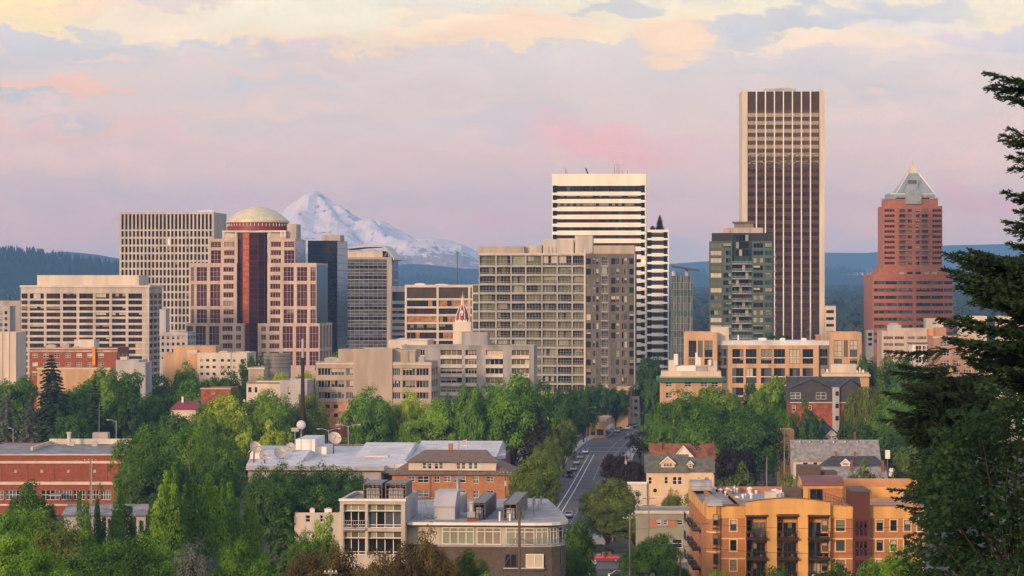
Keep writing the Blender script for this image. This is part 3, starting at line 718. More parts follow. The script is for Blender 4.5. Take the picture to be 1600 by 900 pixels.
# --- grey sliver office
b = Bld('office_block', 'narrow grey office block squeezed between the curved roof tower and the bronze windowed block', 'building', 611, 640, 1480, -4)
b.block('body', 0, b.W, 0, 25, 0, b.H(447), M['light_grey'], f=b.rel([(0.6, b.W-.6)], b.zs((456, 470), (475, 481), (485.5, 490), (495, 499.5), (505, 509.5), (515, 519.5), (524, 529), (534, 538)), 0), st=dict(g=G('glass_grey', 'glass_dark'), f=M['dark_metal'], fw=.1, c=5), t=.4)
b.finish()

# --- bronze windowed cream frame block
b = Bld('office_block', 'low cream framed office block with bronze windows, behind the red domed bell tower', 'building', 632.5, 752, 1420, -4.5)
D = 30; zt = b.H(445)
rows = [(449, 466), (469.3, 478.7), (481.8, 490.7), (494.2, 503.2), (506.5, 516), (519.4, 529), (532.5, 541), (545, 554)]
cols = [(635.7, 682), (685.5, 731.5), (735, 750)]
st = dict(g=G('glass_bronze', 'glass_dark'), f=M['bronze_panel'], fw=.12, c=9, b=.1, bm=G('blind_dim')); BRZ = dict(g=[M['bronze_panel']], f=M['bronze_panel'], fw=.2, c=14)
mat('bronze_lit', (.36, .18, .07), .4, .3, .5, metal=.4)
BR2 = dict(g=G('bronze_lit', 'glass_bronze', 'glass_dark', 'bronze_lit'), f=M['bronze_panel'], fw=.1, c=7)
hs = [(a, c, z0, z1, BRZ if i == 0 else (BR2 if i % 2 else st)) for a, c in b.us(*cols) for i, (z0, z1) in enumerate(b.zs(*rows))]
b.block('body', 0, b.W, 0, D, 0, zt, M['cream'], f=hs, st=st, t=.9)
rooftop_units(b, [(4, 8, 5, 4, 1.5), (14, 10, 6, 4, 1.2)], zt-.9, 'white_paint'); b.finish()
o = empty('roof_beacon', (PX(714.5, 1432), 1432, zt-.9), 0, 'dark pole with a square green beacon, on the roof of the bronze windowed block', 'beacon')
zz = PZ(395, 1432)-zt
MB().tube([(0, 0, 0), (0, 0, zz)], .22, M['dark_metal'], 6).box(-1.2, 1.2, -1.2, 1.2, 0, .8, M['dark_metal']).build('pole', o)
mat('beacon_green', (.01, .35, .10), .5, .2, 2)
MB().box(-.75, .75, -.25, .25, zz, zz+1.7, M['beacon_green']).box(-.2, .2, -.3, .3, zz+.6, zz+1.1, M['black_metal']).build('lamp_box', o)

# --- white banded tower
b = Bld('banded_tower', 'white tower with black ribbon windows and one conifer on its lower right wing', 'building', 862.5, 1009.5, 1450, -3)
D = 34; zt = b.H(272); p = 12.45
rows = [(290.5, 299.5), (305.7, 311)]+[(317.6+p*i, 323.0+p*i) for i in range(22)]
S_B = dict(g=G('glass_dark', 'glass_dark', 'glass_blue', 'glass_bronze'), f=M['black_metal'], fw=.1, c=26, b=.08, bm=G('blind_dim'))
S_BE = dict(g=G('glass_navy'))
def bands(bb, px0, px1, d0, Dp, zt_, rws, nm):
    u0, u1 = bb.U(px0, d0), bb.U(px1, d0); e = 2.6
    hs = []
    for z0, z1 in bb.zs(*rws):
        hs += [(.35, e, z0-.5, z1+.25, S_BE), (e+.001, u1-u0-e, z0, z1, S_B), (u1-u0-e+.001, u1-u0-.35, z0-.5, z1+.25, S_BE)]
    bb.block(nm, u0, u1, d0, d0+Dp, 0, zt_, M['white_stone'], f=hs, r=[(.5, Dp-.5, z0, z1, S_BE) for z0, z1 in bb.zs(*rws)], st=S_B, t=.6, wname='window_band')
bands(b, 862.5, 1009.5, 0, D, zt, rows, 'body')
zw = b.H(359); bands(b, 1010, 1045, 1.2, D-4, zw, [(363.5+p*i, 370.5+p*i) for i in range(18)], 'wing')
for px, h in ((883, 4), (885, 2.5), (960, 5.5), (964, 6.5), (967, 5), (972, 2.5), (980, 2.2)): rooftop_mast(b, b.U(px), 5, zt-.9, h+.9, .13, 'dark_metal')
b.add('davit', MB().tube([(b.U(919), 4, zt-.9), (b.U(917), 4, zt+1.5), (b.U(914.5), 4, zt+3.2)], .35, M['black_metal'], 5))
b.finish(); banded = (PX(1031, 1462), 1462, PZ(359, 1462))
# --- glass block with a cantilevered canopy
b = Bld('glass_block', 'green grey glass block with a thin slanted canopy beam on top', 'building', 1049, 1082, 1320, -4)
zt = b.H(431); cw = MB(); n = 12
b.block('body', 0, b.W, 0, 26, 0, zt, M['grey_metal'], par=.5)
for k in range(22):
    for i in range(n):
        za, zb = zt*k/22, zt*(k+1)/22; a, e = b.W*i/n, b.W*(i+1)/n
        cw.face([(a+.1, -.03-.25*(i % 2), za+.12), (e-.1, -.03-.25*(i % 2), za+.12), (e-.1, -.03-.25*(i % 2), zb), (a+.1, -.03-.25*(i % 2), zb)], M[('glass_green', 'glass_olive', 'glass_grey')[(i*5+k*3+i*k) % 3]])
b.add('curtain_wall', cw)
b.add('canopy', MB().prism_y([(b.U(1049), b.H(417.5)), (b.U(1092), b.H(424)), (b.U(1092), b.H(421)), (b.U(1049), b.H(414.5))], -1.5, 14, M['dark_metal']))
b.add('canopy_post', MB().box(b.U(1070), b.U(1075), 3, 6, zt-.4, b.H(420.5), M['grey_metal'])); b.add('tank', MB().lathe([(1.1, zt-.4), (1.1, b.H(425)), (.7, b.H(423.5)), (.05, b.H(423))], M['light_grey'], 14, (b.U(1053), 3, 0)))
b.finish()

# --- dark green residential tower
b = Bld('apartment_tower', 'dark green glass apartment tower standing in front of the tallest bronze tower', 'building', 1108, 1207, 1200, -6)
D = 22; p = 11.62
zt = b.H(377); zc = b.H(364)
mat('green_spandrel', (.050, .085, .090), .5, .15, .4, streak=True)
rows = [(380+p*i, 387.5+p*i) for i in range(19)]
S_G = dict(g=G('glass_olive', 'glass_green', 'glass_dark'), f=M['green_spandrel'], fw=.1, c=3, b=.5, bm=G('blind_green', 'blind_green', 'blind'))
uL, uM = b.U(1144), b.U(1175)
colsL = b.us((1110, 1127.5), (1130, 1142.5)); colsR = b.us((1177, 1192.5), (1195.5, 1206))
b.block('left_bay', 0, uL, 0, D, 0, zt, M['green_spandrel'], f=b.rel(colsL, b.zs(*rows), 0), st=S_G, t=.25, par=.6)
b.block('right_bay', uM, b.W, 0, D, 0, zt, M['green_spandrel'], f=b.rel(colsR, b.zs(*rows), uM), r=b.side(D, 4, b.zs(*rows), .8, .5), st=S_G, t=.25, par=.6)
b.block('core', b.U(1112, 1.6), b.U(1208.5, 1.6), 1.6, D-2, 0, zc, M['blue_black'], par=.5)
cw = MB()
for k in range(20):
    z1 = b.H(367+p*k, 1.6); z0 = b.H(376.5+p*k, 1.6); a0, a1 = (uL+.2, uM-.2)
    for i in range(6):
        a, e = a0+(a1-a0)*i/6, a0+(a1-a0)*(i+1)/6
        cw.face([(a+.05, 1.55, z0), (e-.05, 1.55, z0), (e-.05, 1.55, z1), (a+.05, 1.55, z1)], M[('glass_green', 'glass_navy', 'glass_dark', 'blind_green', 'glass_dark')[(i*7+k*5+i*k) % 5]])
b.add('center_glazing', cw)
for k in range(1, 17): balcony(b, b.fr('f', 0, b.W, 0, D), uL+.05, b.H(388.6+p*(k+1)), uM-uL-.1, 1.5, .05, 'glass', .3, 1.0, M['light_grey'], M['grey_metal'])
fr = b.fr('r', 0, b.W, 0, D)
for k in range(1, 17): balcony(b, fr, 1.5, b.H(388.6+p*k), 7, 1.3, -1.3, 'glass', .3, 1.0, M['light_grey'], M['grey_metal'])
for k in range(1, 17): balcony(b, fr, 12.5, b.H(388.6+p*k), 7, 1.3, -1.3, 'glass', .3, 1.0, M['light_grey'], M['grey_metal'])
b.add('penthouse', MB().box(b.U(1130, 4), b.U(1192, 4), 4, D-5, zc-.4, b.H(356, 4), M['warm_concrete'], top=M['roof_grey']))
b.add('roof_cap', MB().box(b.U(1147, 6), b.U(1177, 6), 6, 14, b.H(356, 4), b.H(348.5, 6), M['taupe']).box(b.U(1144, 5), b.U(1178, 5), 5, 15, b.H(348.5, 6), b.H(346.3, 6), M['dark_taupe']))
b.finish()

# --- tallest bronze tower
b = Bld('bronze_tower', 'tallest tower, dark bronze glass striped by thin white mullions between two pale side fins', 'building', 1159.5, 1288.5, 1450, -1.5)
D = 30; zt = b.H(141); uL, uR = b.U(1168), b.U(1280.5)
b.add('fin', MB().box(0, uL, 0, D, 0, zt, M['cream'], top=M['roof_grey'])); b.add('fin', MB().box(uR, b.W, 0, D, 0, zt, M['cream'], top=M['roof_grey']))
b.add('body', MB().box(uL+.003, uR-.003, 1.2, D-1, 0, zt-.6, M['bronze_panel'], top=M['roof_grey']))
n = 8; w = (uR-uL)/n
mat('bronze_spandrel', (.095, .052, .040), .3, .2, .3, metal=.4); glass('glass_brown', (.045, .024, .02), ior=2.9, rough=.03, wob=.006)
fl_ = [(142.5, 172, 'mech')]+[(176.5+12.4*k, 182.5+12.4*k, 'w') for k in range(30)]
for i in range(n):
    cw = MB(); u0 = uL+w*i+.3; u1 = uL+w*(i+1)-.3
    zz = b.H(176)
    cw.face([(u0, 1.15, 0), (u1, 1.15, 0), (u1, 1.15, zt-.8), (u0, 1.15, zt-.8)], M['bronze_spandrel'])
    for k, (t0, t1, kind) in enumerate(fl_):
        if kind == 'mech':
            for j in range(4): a = u0+(u1-u0)*j/4; cw.box(a+.1, a+(u1-u0)/4-.1, 1.0, 1.12, b.H(171.5), b.H(143), M['bronze_panel'])
        else:
            for j in range(3):
                a, e = u0+(u1-u0)*j/3, u0+(u1-u0)*(j+1)/3
                cw.face([(a+.04, 1.1, b.H(t1)), (e-.04, 1.1, b.H(t1)), (e-.04, 1.1, b.H(t0)), (a+.04, 1.1, b.H(t0))], M['glass_brown'])
                cw.face([(a+.04, 1.1, b.H(t1+5.8)), (e-.04, 1.1, b.H(t1+5.8)), (e-.04, 1.1, b.H(t1+.6)), (a+.04, 1.1, b.H(t1+.6))], M['bronze_spandrel'])
    b.add('window_bay', cw)
for i in range(1, n): b.add('mullion', MB().box(uL+w*i-.27, uL+w*i+.27, .1, 1.19, 0, zt-.3, M['white_stone']))
b.add('roof_rail', MB().box(b.U(1195), b.U(1245), 8, 9, zt-.6, b.H(137), M['light_grey']).box(b.U(1220), b.U(1237), 10, 14, zt-.6, b.H(135), M['light_grey']))
for px in (1160, 1163, 1168, 1222, 1233, 1244, 1281, 1287): rooftop_mast(b, b.U(px), 4, zt-.6, 2.2, .1, 'grey_metal')
b.finish()

# --- small white block beside it
b = Bld('office_block', 'small white block with four dark window strips, tight against the foot of the tallest tower', 'building', 1289.5, 1306, 1440, -4)
b.block('body', 0, b.W, 0, 20, 0, b.H(478), M['cream'], f=b.rel(b.us((1291, 1303)), b.zs((484.5, 489.5), (495.5, 500), (506, 510.5), (517, 521.5), (528, 532)), 0), st=dict(g=G('glass_dark', 'glass_bronze'), f=M['dark_metal'], fw=.1, c=3), t=.4)
b.finish()
b = Bld('office_block', 'tiny white block at the left foot of the brick tower with the pyramid roof', 'building', 1354.5, 1365, 1500, -4)
b.block('body', 0, b.W, 0, 12, 0, b.H(516), M['white_stone'], f=b.rel(b.us((1356.5, 1362.5)), b.zs((520, 525), (528, 532), (536, 540)), 0), st=dict(g=G('glass_dark')), t=.3)
b.finish()

# --- brick tower with the pyramid crown
b = Bld('brick_tower', 'orange brick tower with stepped shoulders and a blue grey pyramid roof ending in a spire', 'building', 1364.5, 1489, 1650, 0)
k3 = lambda x, y: (1300+x/3, 230+y/3)
KB = M['koin_brick']; D = 44
X = lambda x, d=0: b.U(1300+x/3, d); Z = lambda y, d=0: b.H(230+y/3, d)
S_K = dict(g=G('glass_dark', 'glass_grey'), f=M['dark_metal'], fw=.12, c=8, b=.15, bm=G('blind_dim'))
pr = [(628+34.2*i, 643+34.2*i) for i in range(9)]
def kr(xx, yy_, u0, d=0): return [(X(a, d)-u0, X(c, d)-u0, Z(y1, d), Z(y0, d)) for a, c in xx for y0, y1 in yy_]
b.block('base', X(193), X(568), 0, D, 0, Z(595), KB, f=kr([(197, 247), (250, 306), (309, 378), (395, 463), (466, 522), (525, 565)], pr, X(193)), st=S_K, t=.5, wname='window_band')
b.block('shoulder', X(222, 3), X(540, 3), 3, D-3, Z(595)+.003, Z(572, 3), KB, f=kr([(315, 338), (352, 378), (392, 417), (430, 454), (468, 492)], [(584, 595)], X(222, 3), 3), st=dict(g=G('glass_dark', 'blind')), t=.4)
b.block('shoulder', X(240, 5), X(520, 5), 5, D-5, Z(572, 3)+.003, Z(556, 5), KB, t=.4)
zs_ = [(290+24.7*i, 304+24.7*i) for i in range(11)]
S_K4 = dict(g=G('glass_dark'), f=KB, fw=.18, c=4); S_K2 = dict(g=G('glass_dark', 'glass_grey'), f=M['dark_metal'], fw=.1, c=2, b=.25, bm=G('blind', 'blind_dim'))
d0 = 8; u0 = X(243, d0); u1 = X(517, d0)
hs = [h+(S_K4,) for h in kr([(246, 295), (470, 514)], zs_, u0, d0)]+[h+(S_K2,) for h in kr([(355, 375), (392, 411)], zs_, u0, d0)]
hb = kr([(316, 344), (421, 449)], zs_, u0, d0)
b.block('shaft', u0, u1, d0, D-8, Z(556, 5)+.003, Z(275, d0), KB, f=hs+[h+(S_K2,) for h in hb], st=S_K2, t=.5)
fr = b.fr('f', u0, u1, d0, D)
for h in hb: balcony(b, fr, h[0]-.9, h[2]-.7, h[1]-h[0]+1.8, 1.2, -1.2, 'bars', .5, .9, KB, M['dark_metal'])
b.add('parapet', MB().box(X(259, 9), X(497, 9), 9, D-9, Z(275, d0)-.5, Z(243, 9), KB, top=M['roof_grey']))
zn = M['zinc']
b.add('crown', MB().box(X(259, 8.6), X(300, 8.6), 8.6, D-9, Z(243, 9)+.003, Z(236, 9), zn).box(X(457, 8.6), X(497, 8.6), 8.6, D-9, Z(243, 9)+.003, Z(236, 9), zn).box(X(274, 9), X(482, 9), 9, D-10, Z(236, 9)+.003, Z(216, 9), zn).box(X(343, 7.8), X(420, 7.8), 7.8, 8.95, Z(266, 8), Z(214, 8), zn)
      .box(X(274, 8.7), X(482, 8.7), 8.7, 8.98, Z(221, 9), Z(216, 9), M['white_paint']))
lw = MB()
for x in (352, 369, 387, 403): lw.box(X(x, 7.7), X(x+10, 7.7), 7.7, 7.78, Z(251, 8), Z(243, 8), M['blind'])
b.add('crown_window', lw)
cx_, cyy = (X(290, 22)+X(466, 22))/2, 22; hw = (X(466, 22)-X(290, 22))/2; zb, za = Z(214, 10), Z(122, 22); tw = hw*.26
def frust(mb, w0, w1, z0, z1, m):
    p0 = [(cx_-w0, cyy-w0, z0), (cx_+w0, cyy-w0, z0), (cx_+w0, cyy+w0, z0), (cx_-w0, cyy+w0, z0)]; p1 = [(cx_-w1, cyy-w1, z1), (cx_+w1, cyy-w1, z1), (cx_+w1, cyy+w1, z1), (cx_-w1, cyy+w1, z1)]
    for i in range(4): j = (i+1) % 4; mb.face([p0[i], p0[j], p1[j], p1[i]], m)
    mb.face(p1, m)
pm = MB(); frust(pm, hw, tw, zb, za, zn); b.add('pyramid_roof', pm)
rb = MB()
for sx in (-1, 1):
    for (w_, m_) in ((1.0, M['white_paint']), (.70, M['zinc'])): rb.tube([(cx_+sx*hw*w_, cyy-hw-.15, zb), (cx_+sx*tw*w_, cyy-tw-.15, za)], .32, m_, 4)
b.add('pyramid_rib', rb)
b.add('dormer', MB().box(X(353, 10), X(407, 10), cyy-hw*.86, cyy-tw, zb-1, Z(150, 15), zn).box(X(358, 10), X(400, 10), cyy-hw*.86-.06, cyy-hw*.86-.003, Z(172, 12), Z(153, 12), M['glass_grey']))
lm = MB(); lm.box(cx_-tw*.75, cx_+tw*.75, cyy-tw*.75, cyy+tw*.75, za+.003, Z(108, 22), M['gold_dome']).box(cx_-tw*.55, cx_+tw*.55, cyy-tw*.55, cyy+tw*.55, Z(108, 22), Z(92, 22), M['gold_dome']); b.add('lantern', lm)
b.add('spire', MB().tube([(cx_, cyy, Z(92, 22)), (cx_, cyy, Z(50, 22))], .35, M['gold_dome'], 5, r1=.08))
b.finish()

# --- the big grey balcony apartment block
b = Bld('apartment_block', 'wide grey apartment block of balconies with a dark taupe right half, at the center', 'building', 737, 992, 1340, -4.5)
D = 24; q4 = lambda x: 720+x/2.647
YY = lambda y: 250+y/2.647
zt = b.H(YY(388)); p = 37.4
slabs = [440, 477]+[515+p*i for i in range(18)]
S_A = dict(g=G('glass_olive', 'glass_olive', 'glass_dark'), f=M['apt_grey'], fw=.08, c=4, rf=[.62], b=.35, bm=G('blind_green', 'blind_dim')); S_AD = dict(g=G('glass_dark', 'glass_dark', 'glass_olive'), f=M['apt_grey'], fw=.08, c=5, rf=[.62], b=.25, bm=G('blind', 'blind_green'))
uT, uP, uE = b.U(q4(75)), b.U(q4(512)), b.W
bx = [75, 145, 207, 268, 335, 398, 460, 512]
hs = []; fr = b.fr('f', uT, uP, 0, D)
for i in range(7):
    for k in range(-1, 19):
        top = slabs[k]+3 if k >= 0 else 396; bot = slabs[k+1]-4 if k+1 < len(slabs) else None
        if bot is None: continue
        a, c = b.U(q4(bx[i]+3)), b.U(q4(bx[i+1]-2))
        hs.append((a-uT, c-uT, b.H(YY(bot)), b.H(YY(top)), S_AD if b.rnd.random() < .45 else S_A))
b.block('body', uT, uP, 0, D, 0, zt, M['apt_grey'], f=hs, st=S_A, t=1.3, rev=M['apt_grey'])
for h in hs: balcony(b, fr, h[0]-.2, h[2], h[1]-h[0]+.4, 1.0, -.25, 'bars', .34, 1.05, M['pale_concrete'], M['apt_grey'])
hs = []; zl = b.H(YY(515))
for k in range(2, 15): hs += [(b.U(q4(50)), b.U(q4(73)), b.H(YY(slabs[k+1]-4)), b.H(YY(slabs[k]+3)), dict(S_A))]
S_L = dict(g=G('glass_olive', 'glass_green'), f=M['taupe'], fw=.1, c=2, rf=[.5])
b.block('glazed_corner', 0, uT-.003, .6, D, 0, zl, M['pale_concrete'], f=[(h[0], h[1], h[2], h[3], S_L) for h in hs], st=S_L, t=.25)
b.add('pilaster', MB().box(uP-.35, uP+.5, -.7, 0, 0, b.H(YY(370)), M['cream']))
S_R1 = dict(g=G('glass_dark', 'glass_olive'), f=M['light_grey'], fw=.07, c=2, b=.3, bm=G('blind_green', 'blind')); S_R2 = dict(g=G('glass_dark', 'glass_dark', 'glass_olive'), f=M['dark_metal'], fw=.07, c=1, b=.2, bm=G('blind', 'blind_dim'))
hs = []
for k in range(-1, 19):
    top = slabs[k]+10 if k >= 0 else 407; bot = top+25
    z0, z1 = b.H(YY(bot)), b.H(YY(top))
    for (x0, x1, s_) in ((519, 538, S_R2), (546, 556, S_R1), (560, 570, S_R2), (622, 640, S_R2), (643, 655, S_R1), (666, 673, S_R2), (676, 687, S_R1), (697, 715, S_R2)):
        hs.append((b.U(q4(x0))-uP-.5, b.U(q4(x1))-uP-.5, z0, z1, s_))
    hs.append((b.U(q4(583))-uP-.5, b.U(q4(609))-uP-.5, b.H(YY(bot+6)), b.H(YY(top-6)), S_AD))
b.block('taupe_wing', uP+.5, uE, -.3, D, 0, zt, M['dark_taupe'], f=hs, r=b.side(D, 4, b.zs(*[(YY(slabs[k]+10), YY(slabs[k]+34)) for k in range(14)]), .6, .45), st=S_R2, t=.3)
fr = b.fr('f', uP+.5, uE, -.3, D)
for k in range(16): balcony(b, fr, b.U(q4(580))-uP-.5, b.H(YY(slabs[k]-2 if k < len(slabs) else 0)), b.U(q4(611))-b.U(q4(580)), 1.2, -.4, 'bars', .34, 1.1, M['apt_grey'], M['light_grey'])
b.add('edge_trim', MB().box(uE-.3, uE+.15, -.5, -.31, 0, zt, M['apt_grey']))
for (x0, x1, y0, dd, m_) in ((75, 262, 357, 2.5, 'beige'), (262, 335, 352, 6, 'pale_concrete'), (340, 466, 328, 4, 'pale_concrete'), (472, 545, 313, 5, 'pale_concrete'), (548, 718, 354, 3, 'beige')):
    b.add('penthouse', MB().box(b.U(q4(x0), dd), b.U(q4(x1), dd), dd, 15, zt-.9, b.H(YY(y0), dd), M[m_], top=M['roof_grey']))
for x in (362, 377, 392): rooftop_mast(b, b.U(q4(x)), 3.5, zt-.9, 4.5, .12, 'dark_metal', 'roof_pipe')
b.add('cornice', MB().box(uT-.2, uP-.36, -.5, .4, zt-.5, zt+.25, M['cream']))
b.finish()
# ================================================================== MID-DISTANCE AND LOW BUILDINGS
S_D = dict(g=G('glass_dark', 'glass_grey'), f=M['dark_metal'], fw=.1, c=2, b=.3, bm=G('blind', 'blind_dim')); S_W = dict(g=G('glass_dark', 'glass_grey'), f=M['white_paint'], fw=.1, c=2, rf=[.5], b=.35, bm=G('blind', 'blind_dim'))
S_W1 = dict(g=G('glass_dark', 'glass_grey'), f=M['white_paint'], fw=.1, c=1, rf=[.5], b=.35, bm=G('blind', 'blind_dim')); S_D1 = dict(g=G('glass_dark'), f=M['dark_metal'], fw=.08, c=1, rf=[.5], b=.3, bm=G('blind', 'blind_dim'))
S_RB = dict(g=G('glass_dark', 'glass_dark', 'glass_grey'), f=M['dark_metal'], fw=.09, c=8, b=.3, bm=G('blind_dim', 'blind'))
def simple(name, label, px0, px1, py, Y, wm, D=20, cols=(), rows=(), st=None, rot=-4.5, rm=None, par=.8, nside=0, t=.3, cat='building', seed=0):
    b = Bld(name, label, cat, px0, px1, Y, rot, seed=seed); zt = b.H(py)
    f = b.rel(b.us(*cols), b.zs(*rows), 0) if cols else ()
    b.block('body', 0, b.W, 0, D, 0, zt, M[wm], M[rm] if rm else None, f=f, r=b.side(D, nside, b.zs(*rows)) if nside else (), st=st, t=t, par=par)
    b.zt = zt; return b
def trim(b, py, h=.5, m='cream', out=.18, name='cornice', u0=0, u1=None, d=0):
    z = b.H(py); b.add(name, MB().box(u0-out, (b.W if u1 is None else u1)+out, d-out, d-.003, z-h, z, M[m]))
# far left
b = simple('office_block', 'tan windowless block cut off by the left frame edge, behind the pale hotel slab', -30, 31.5, 470, 1420, 'warm_concrete', 22); rooftop_mast(b, b.U(10), 3, b.zt-.8, 4); b.finish()
b = simple('office_block', 'light grey block with square windows at the left frame edge', -60, 15.5, 478, 1330, 'light_grey', 10, [(-50, -44), (-38, -32), (-26, -20), (-14, -8), (-1, 4), (7, 11.5)], [(486+9.5*i, 491+9.5*i) for i in range(6)], S_D); b.finish()
b = simple('parking_block', 'plain cream block with thin vertical ribs at the left frame edge below the grey one', -60, 24.5, 519, 1200, 'cream', 18)
for i in range(9): b.add('rib', MB().box(b.W*i/8-.25, b.W*i/8+.25, -.35, -.003, 0, b.zt+.3, M['cream']))
b.finish()
# red brick block in front of the hotel
b = simple('brick_block', 'flat roofed red brick block with small white windows, in front of the pale hotel slab', 46, 183, 543, 1120, 'red_brick', 22, [(50+i*17.2, 59+i*17.2) for i in range(7)], [(552, 558.5), (566, 572), (580, 586)], S_W, nside=3, t=.25)
trim(b, 547, .7, 'warm_concrete'); trim(b, 543.6, .35, 'cream', .3)
b.add('penthouse', MB().box(b.U(116, 6), b.U(147, 6), 6, 15, b.zt-.8, b.H(530.5, 6), M['cream'], top=M['roof_grey'])); rooftop_units(b, [(5, 6, 4, 3, 1.6), (11, 7, 3, 3, 2.2), (16, 5, 2, 2, 1.2)], b.zt-.8, 'warm_concrete')
b.finish()
tag(MB().box(PX(144.5, 1117), PX(149, 1117), 1116.6, 1117, PZ(571, 1117), PZ(541, 1117), M['orange_paint']).build('banner'), 'tall narrow orange banner on the corner of the red brick block', 'banner')
b = simple('low_block', 'low tan flat roofed hall below the red brick block', 58, 172, 574, 1100, 'tan_stucco', 30, rm='roof_tan', par=.4); trim(b, 575, .5, 'cream'); b.finish()
b = simple('concrete_block', 'blank pale grey concrete wall block at the right foot of the pale hotel slab', 181, 217, 562.5, 1085, 'light_grey', 16, par=.5); b.add('pier', MB().box(b.U(213), b.U(229), -2, 10, 0, b.H(566), M['light_grey'])); b.add('hood', MB().box(b.U(188), b.U(199), -.4, 3, b.zt+.003, b.zt+1.2, M['cream'])); b.finish()
# grey civic block + cream pair below the domed tower
b = simple('civic_block', 'grey stone block with three rows of small square windows, left foot of the domed tower', 249.5, 293, 519, 1250, 'light_grey', 20, [(252.5+i*8, 256.5+i*8) for i in range(5)], [(525.5, 530), (535, 540), (545, 550), (556, 561)], S_D1, nside=3); trim(b, 521, .8, 'light_grey', .3); b.add('roof_hut', MB().box(b.U(249, 4), b.U(259, 4), 4, 12, b.zt-.8, b.H(483, 4), M['light_grey'], top=M['red_panel'])); b.finish()
b = simple('low_block', 'tan stepped block without windows, below the domed tower', 255, 309, 552, 1180, 'tan_stucco', 24, par=.5); b.add('upper_box', MB().box(b.U(271, 3), b.U(337, 3), 3, 20, b.zt-.6, b.H(540, 3), M['tan_stucco'], top=M['roof_tan'])); b.add('roof_hut', MB().box(b.U(291), b.U(307), 1, 2.9, b.zt-.5, b.H(547), M['cream'])); b.finish()
b = simple('low_block', 'cream block with small square windows, below the domed tower beside the tan stepped block', 308.5, 386, 551, 1175, 'cream', 22, [(313, 317.5), (322, 327), (332, 337), (345, 350), (355, 360), (364, 368), (376, 381)], [(561, 565), (571.5, 575.5), (582, 586)], S_D1)
b.add('drain_pipe', MB().box(b.U(360), b.U(361.2), -.3, -.003, 0, b.zt, M['grey_metal'])); rooftop_units(b, [(8, 4, 4, 4, 1.2), (18, 6, 3, 3, 1)], b.zt-.8); b.finish()
# round tank
o = empty('water_tank', (PX(433, 1150), 1150, 0), 0, 'dark grey cylindrical tank in front of the domed tower', 'tank'); rr = 21.5*1150/F
MB().lathe([(rr, 0), (rr, PZ(552, 1150)), (rr*.97, PZ(552, 1150)), (rr*.97, PZ(554, 1150)), (.01, PZ(553, 1150))], M['taupe'], 36, (0, 0, 0)).build('shell', o, True)
for k in range(4): MB().lathe([(rr+.06, PZ(556+6*k, 1150)-.15), (rr+.06, PZ(556+6*k, 1150)+.15)], M['dark_taupe'], 36).build('band', o, True)
b = simple('low_block', 'small tan roofed shed in front of the grey tank', 388, 412, 574, 1090, 'beige', 10, rm='roof_tan', par=.2); trim(b, 575, .5, 'cream', .4); b.finish()
b = simple('low_block', 'cream low block with one dark window, in front of the dark radio mast', 385, 437, 597, 1000, 'cream', 16, [(388, 393), (398, 402)], [(605, 613)], S_D1); trim(b, 597.3, .35, 'dark_taupe', .25); b.finish()
b = simple('low_block', 'grey blank wall block just behind the dark radio mast', 437, 480, 594, 985, 'light_grey', 18, [(450, 454), (470, 474)], [(605, 616)], S_D1); b.finish()
b = simple('shed', 'small white roofed shed left of the beige office block', 480, 494, 603, 1040, 'white_paint', 8); b.finish()
b = simple('brick_block', 'low red brick shop among the trees, left of the cream low block', 314, 360, 606, 1010, 'red_brick_plain', 16, [(330, 336)], [(612, 616)], S_W1, rm='roof_grey', par=.3); trim(b, 606.5, .3, 'cream', .2); b.finish()
# beige office block
b = Bld('office_block', 'beige office block with a blank center panel and three window rows, above the leafy trees', 'building', 494, 674, 1000, -4.5)
BE = M['beige']; D = 22; u1, u2 = b.U(552.5), b.U(613); rows = [(575, 586.5), (594, 605.5), (612.5, 623)]
S_O = dict(g=G('glass_dark', 'glass_grey'), f=M['warm_concrete'], fw=.16, c=4, b=.4, bm=G('blind_dim', 'blind'))
b.block('left_wing', 0, u1, 0, D, b.H(628), b.H(565), BE, f=b.rel(b.us((497, 516.5), (517.5, 538), (541, 552)), b.zs(*rows), 0), st=S_O, t=.45)
b.block('center_panel', u1+.003, u2, -.5, D, 0, b.H(545), BE, par=.5)
b.block('right_wing', u2+.003, b.W, 0, D, 0, b.H(565), BE, f=b.rel(b.us((613.5, 625.5), (629, 649), (650.5, 670)), b.zs(*rows), u2), r=b.side(D, 3, b.zs(*rows), .6, .8), st=S_O, t=.45)
b.add('roof_box', MB().box(b.U(528.5, 3), u1-.01, 3, 16, b.H(565)-.9, b.H(545.5, 3), BE, top=M['roof_grey'])); b.add('roof_box', MB().box(u2+.02, b.U(650, 4), 4, 17, b.H(565)-.9, b.H(546, 4), BE, top=M['roof_grey']))
mat('mural', (.34, .14, .09), .8, .3, .35, colr2=(.55, .36, .24)); b.block('painted_base', .1, b.U(552.5)-.05, .3, D, 0, b.H(628)-.003, M['mural'], f=b.rel(b.us((508.5, 515), (521, 528)), b.zs((632, 638), (646, 652)), .1), st=S_D, t=.3, par=0)
b.add('ledge', MB().box(-.2, u1-.004, -.25, -.003, b.H(569.5), b.H(567.5), M['cream'])); b.add('ledge', MB().box(u2+.004, b.W+.2, -.25, -.003, b.H(569.5), b.H(567.5), M['cream']))
rooftop_units(b, [(b.W-5, 5, 2, 2, 2.5), (b.W-9, 8, 1.5, 1.5, 1.5), (2, 6, 5, 4, 2), (8, 9, 3, 3, 1.2)], b.H(565)-.9); b.add('roof_pipe', MB().tube([(u2+5, 3.6, b.H(565)-.9), (u2+5, 3.6, b.H(549)), (u2+7.5, 3.6, b.H(549)), (u2+7.5, 3.6, b.H(565)-.9)], .12, M['warm_concrete'], 5)); b.finish()
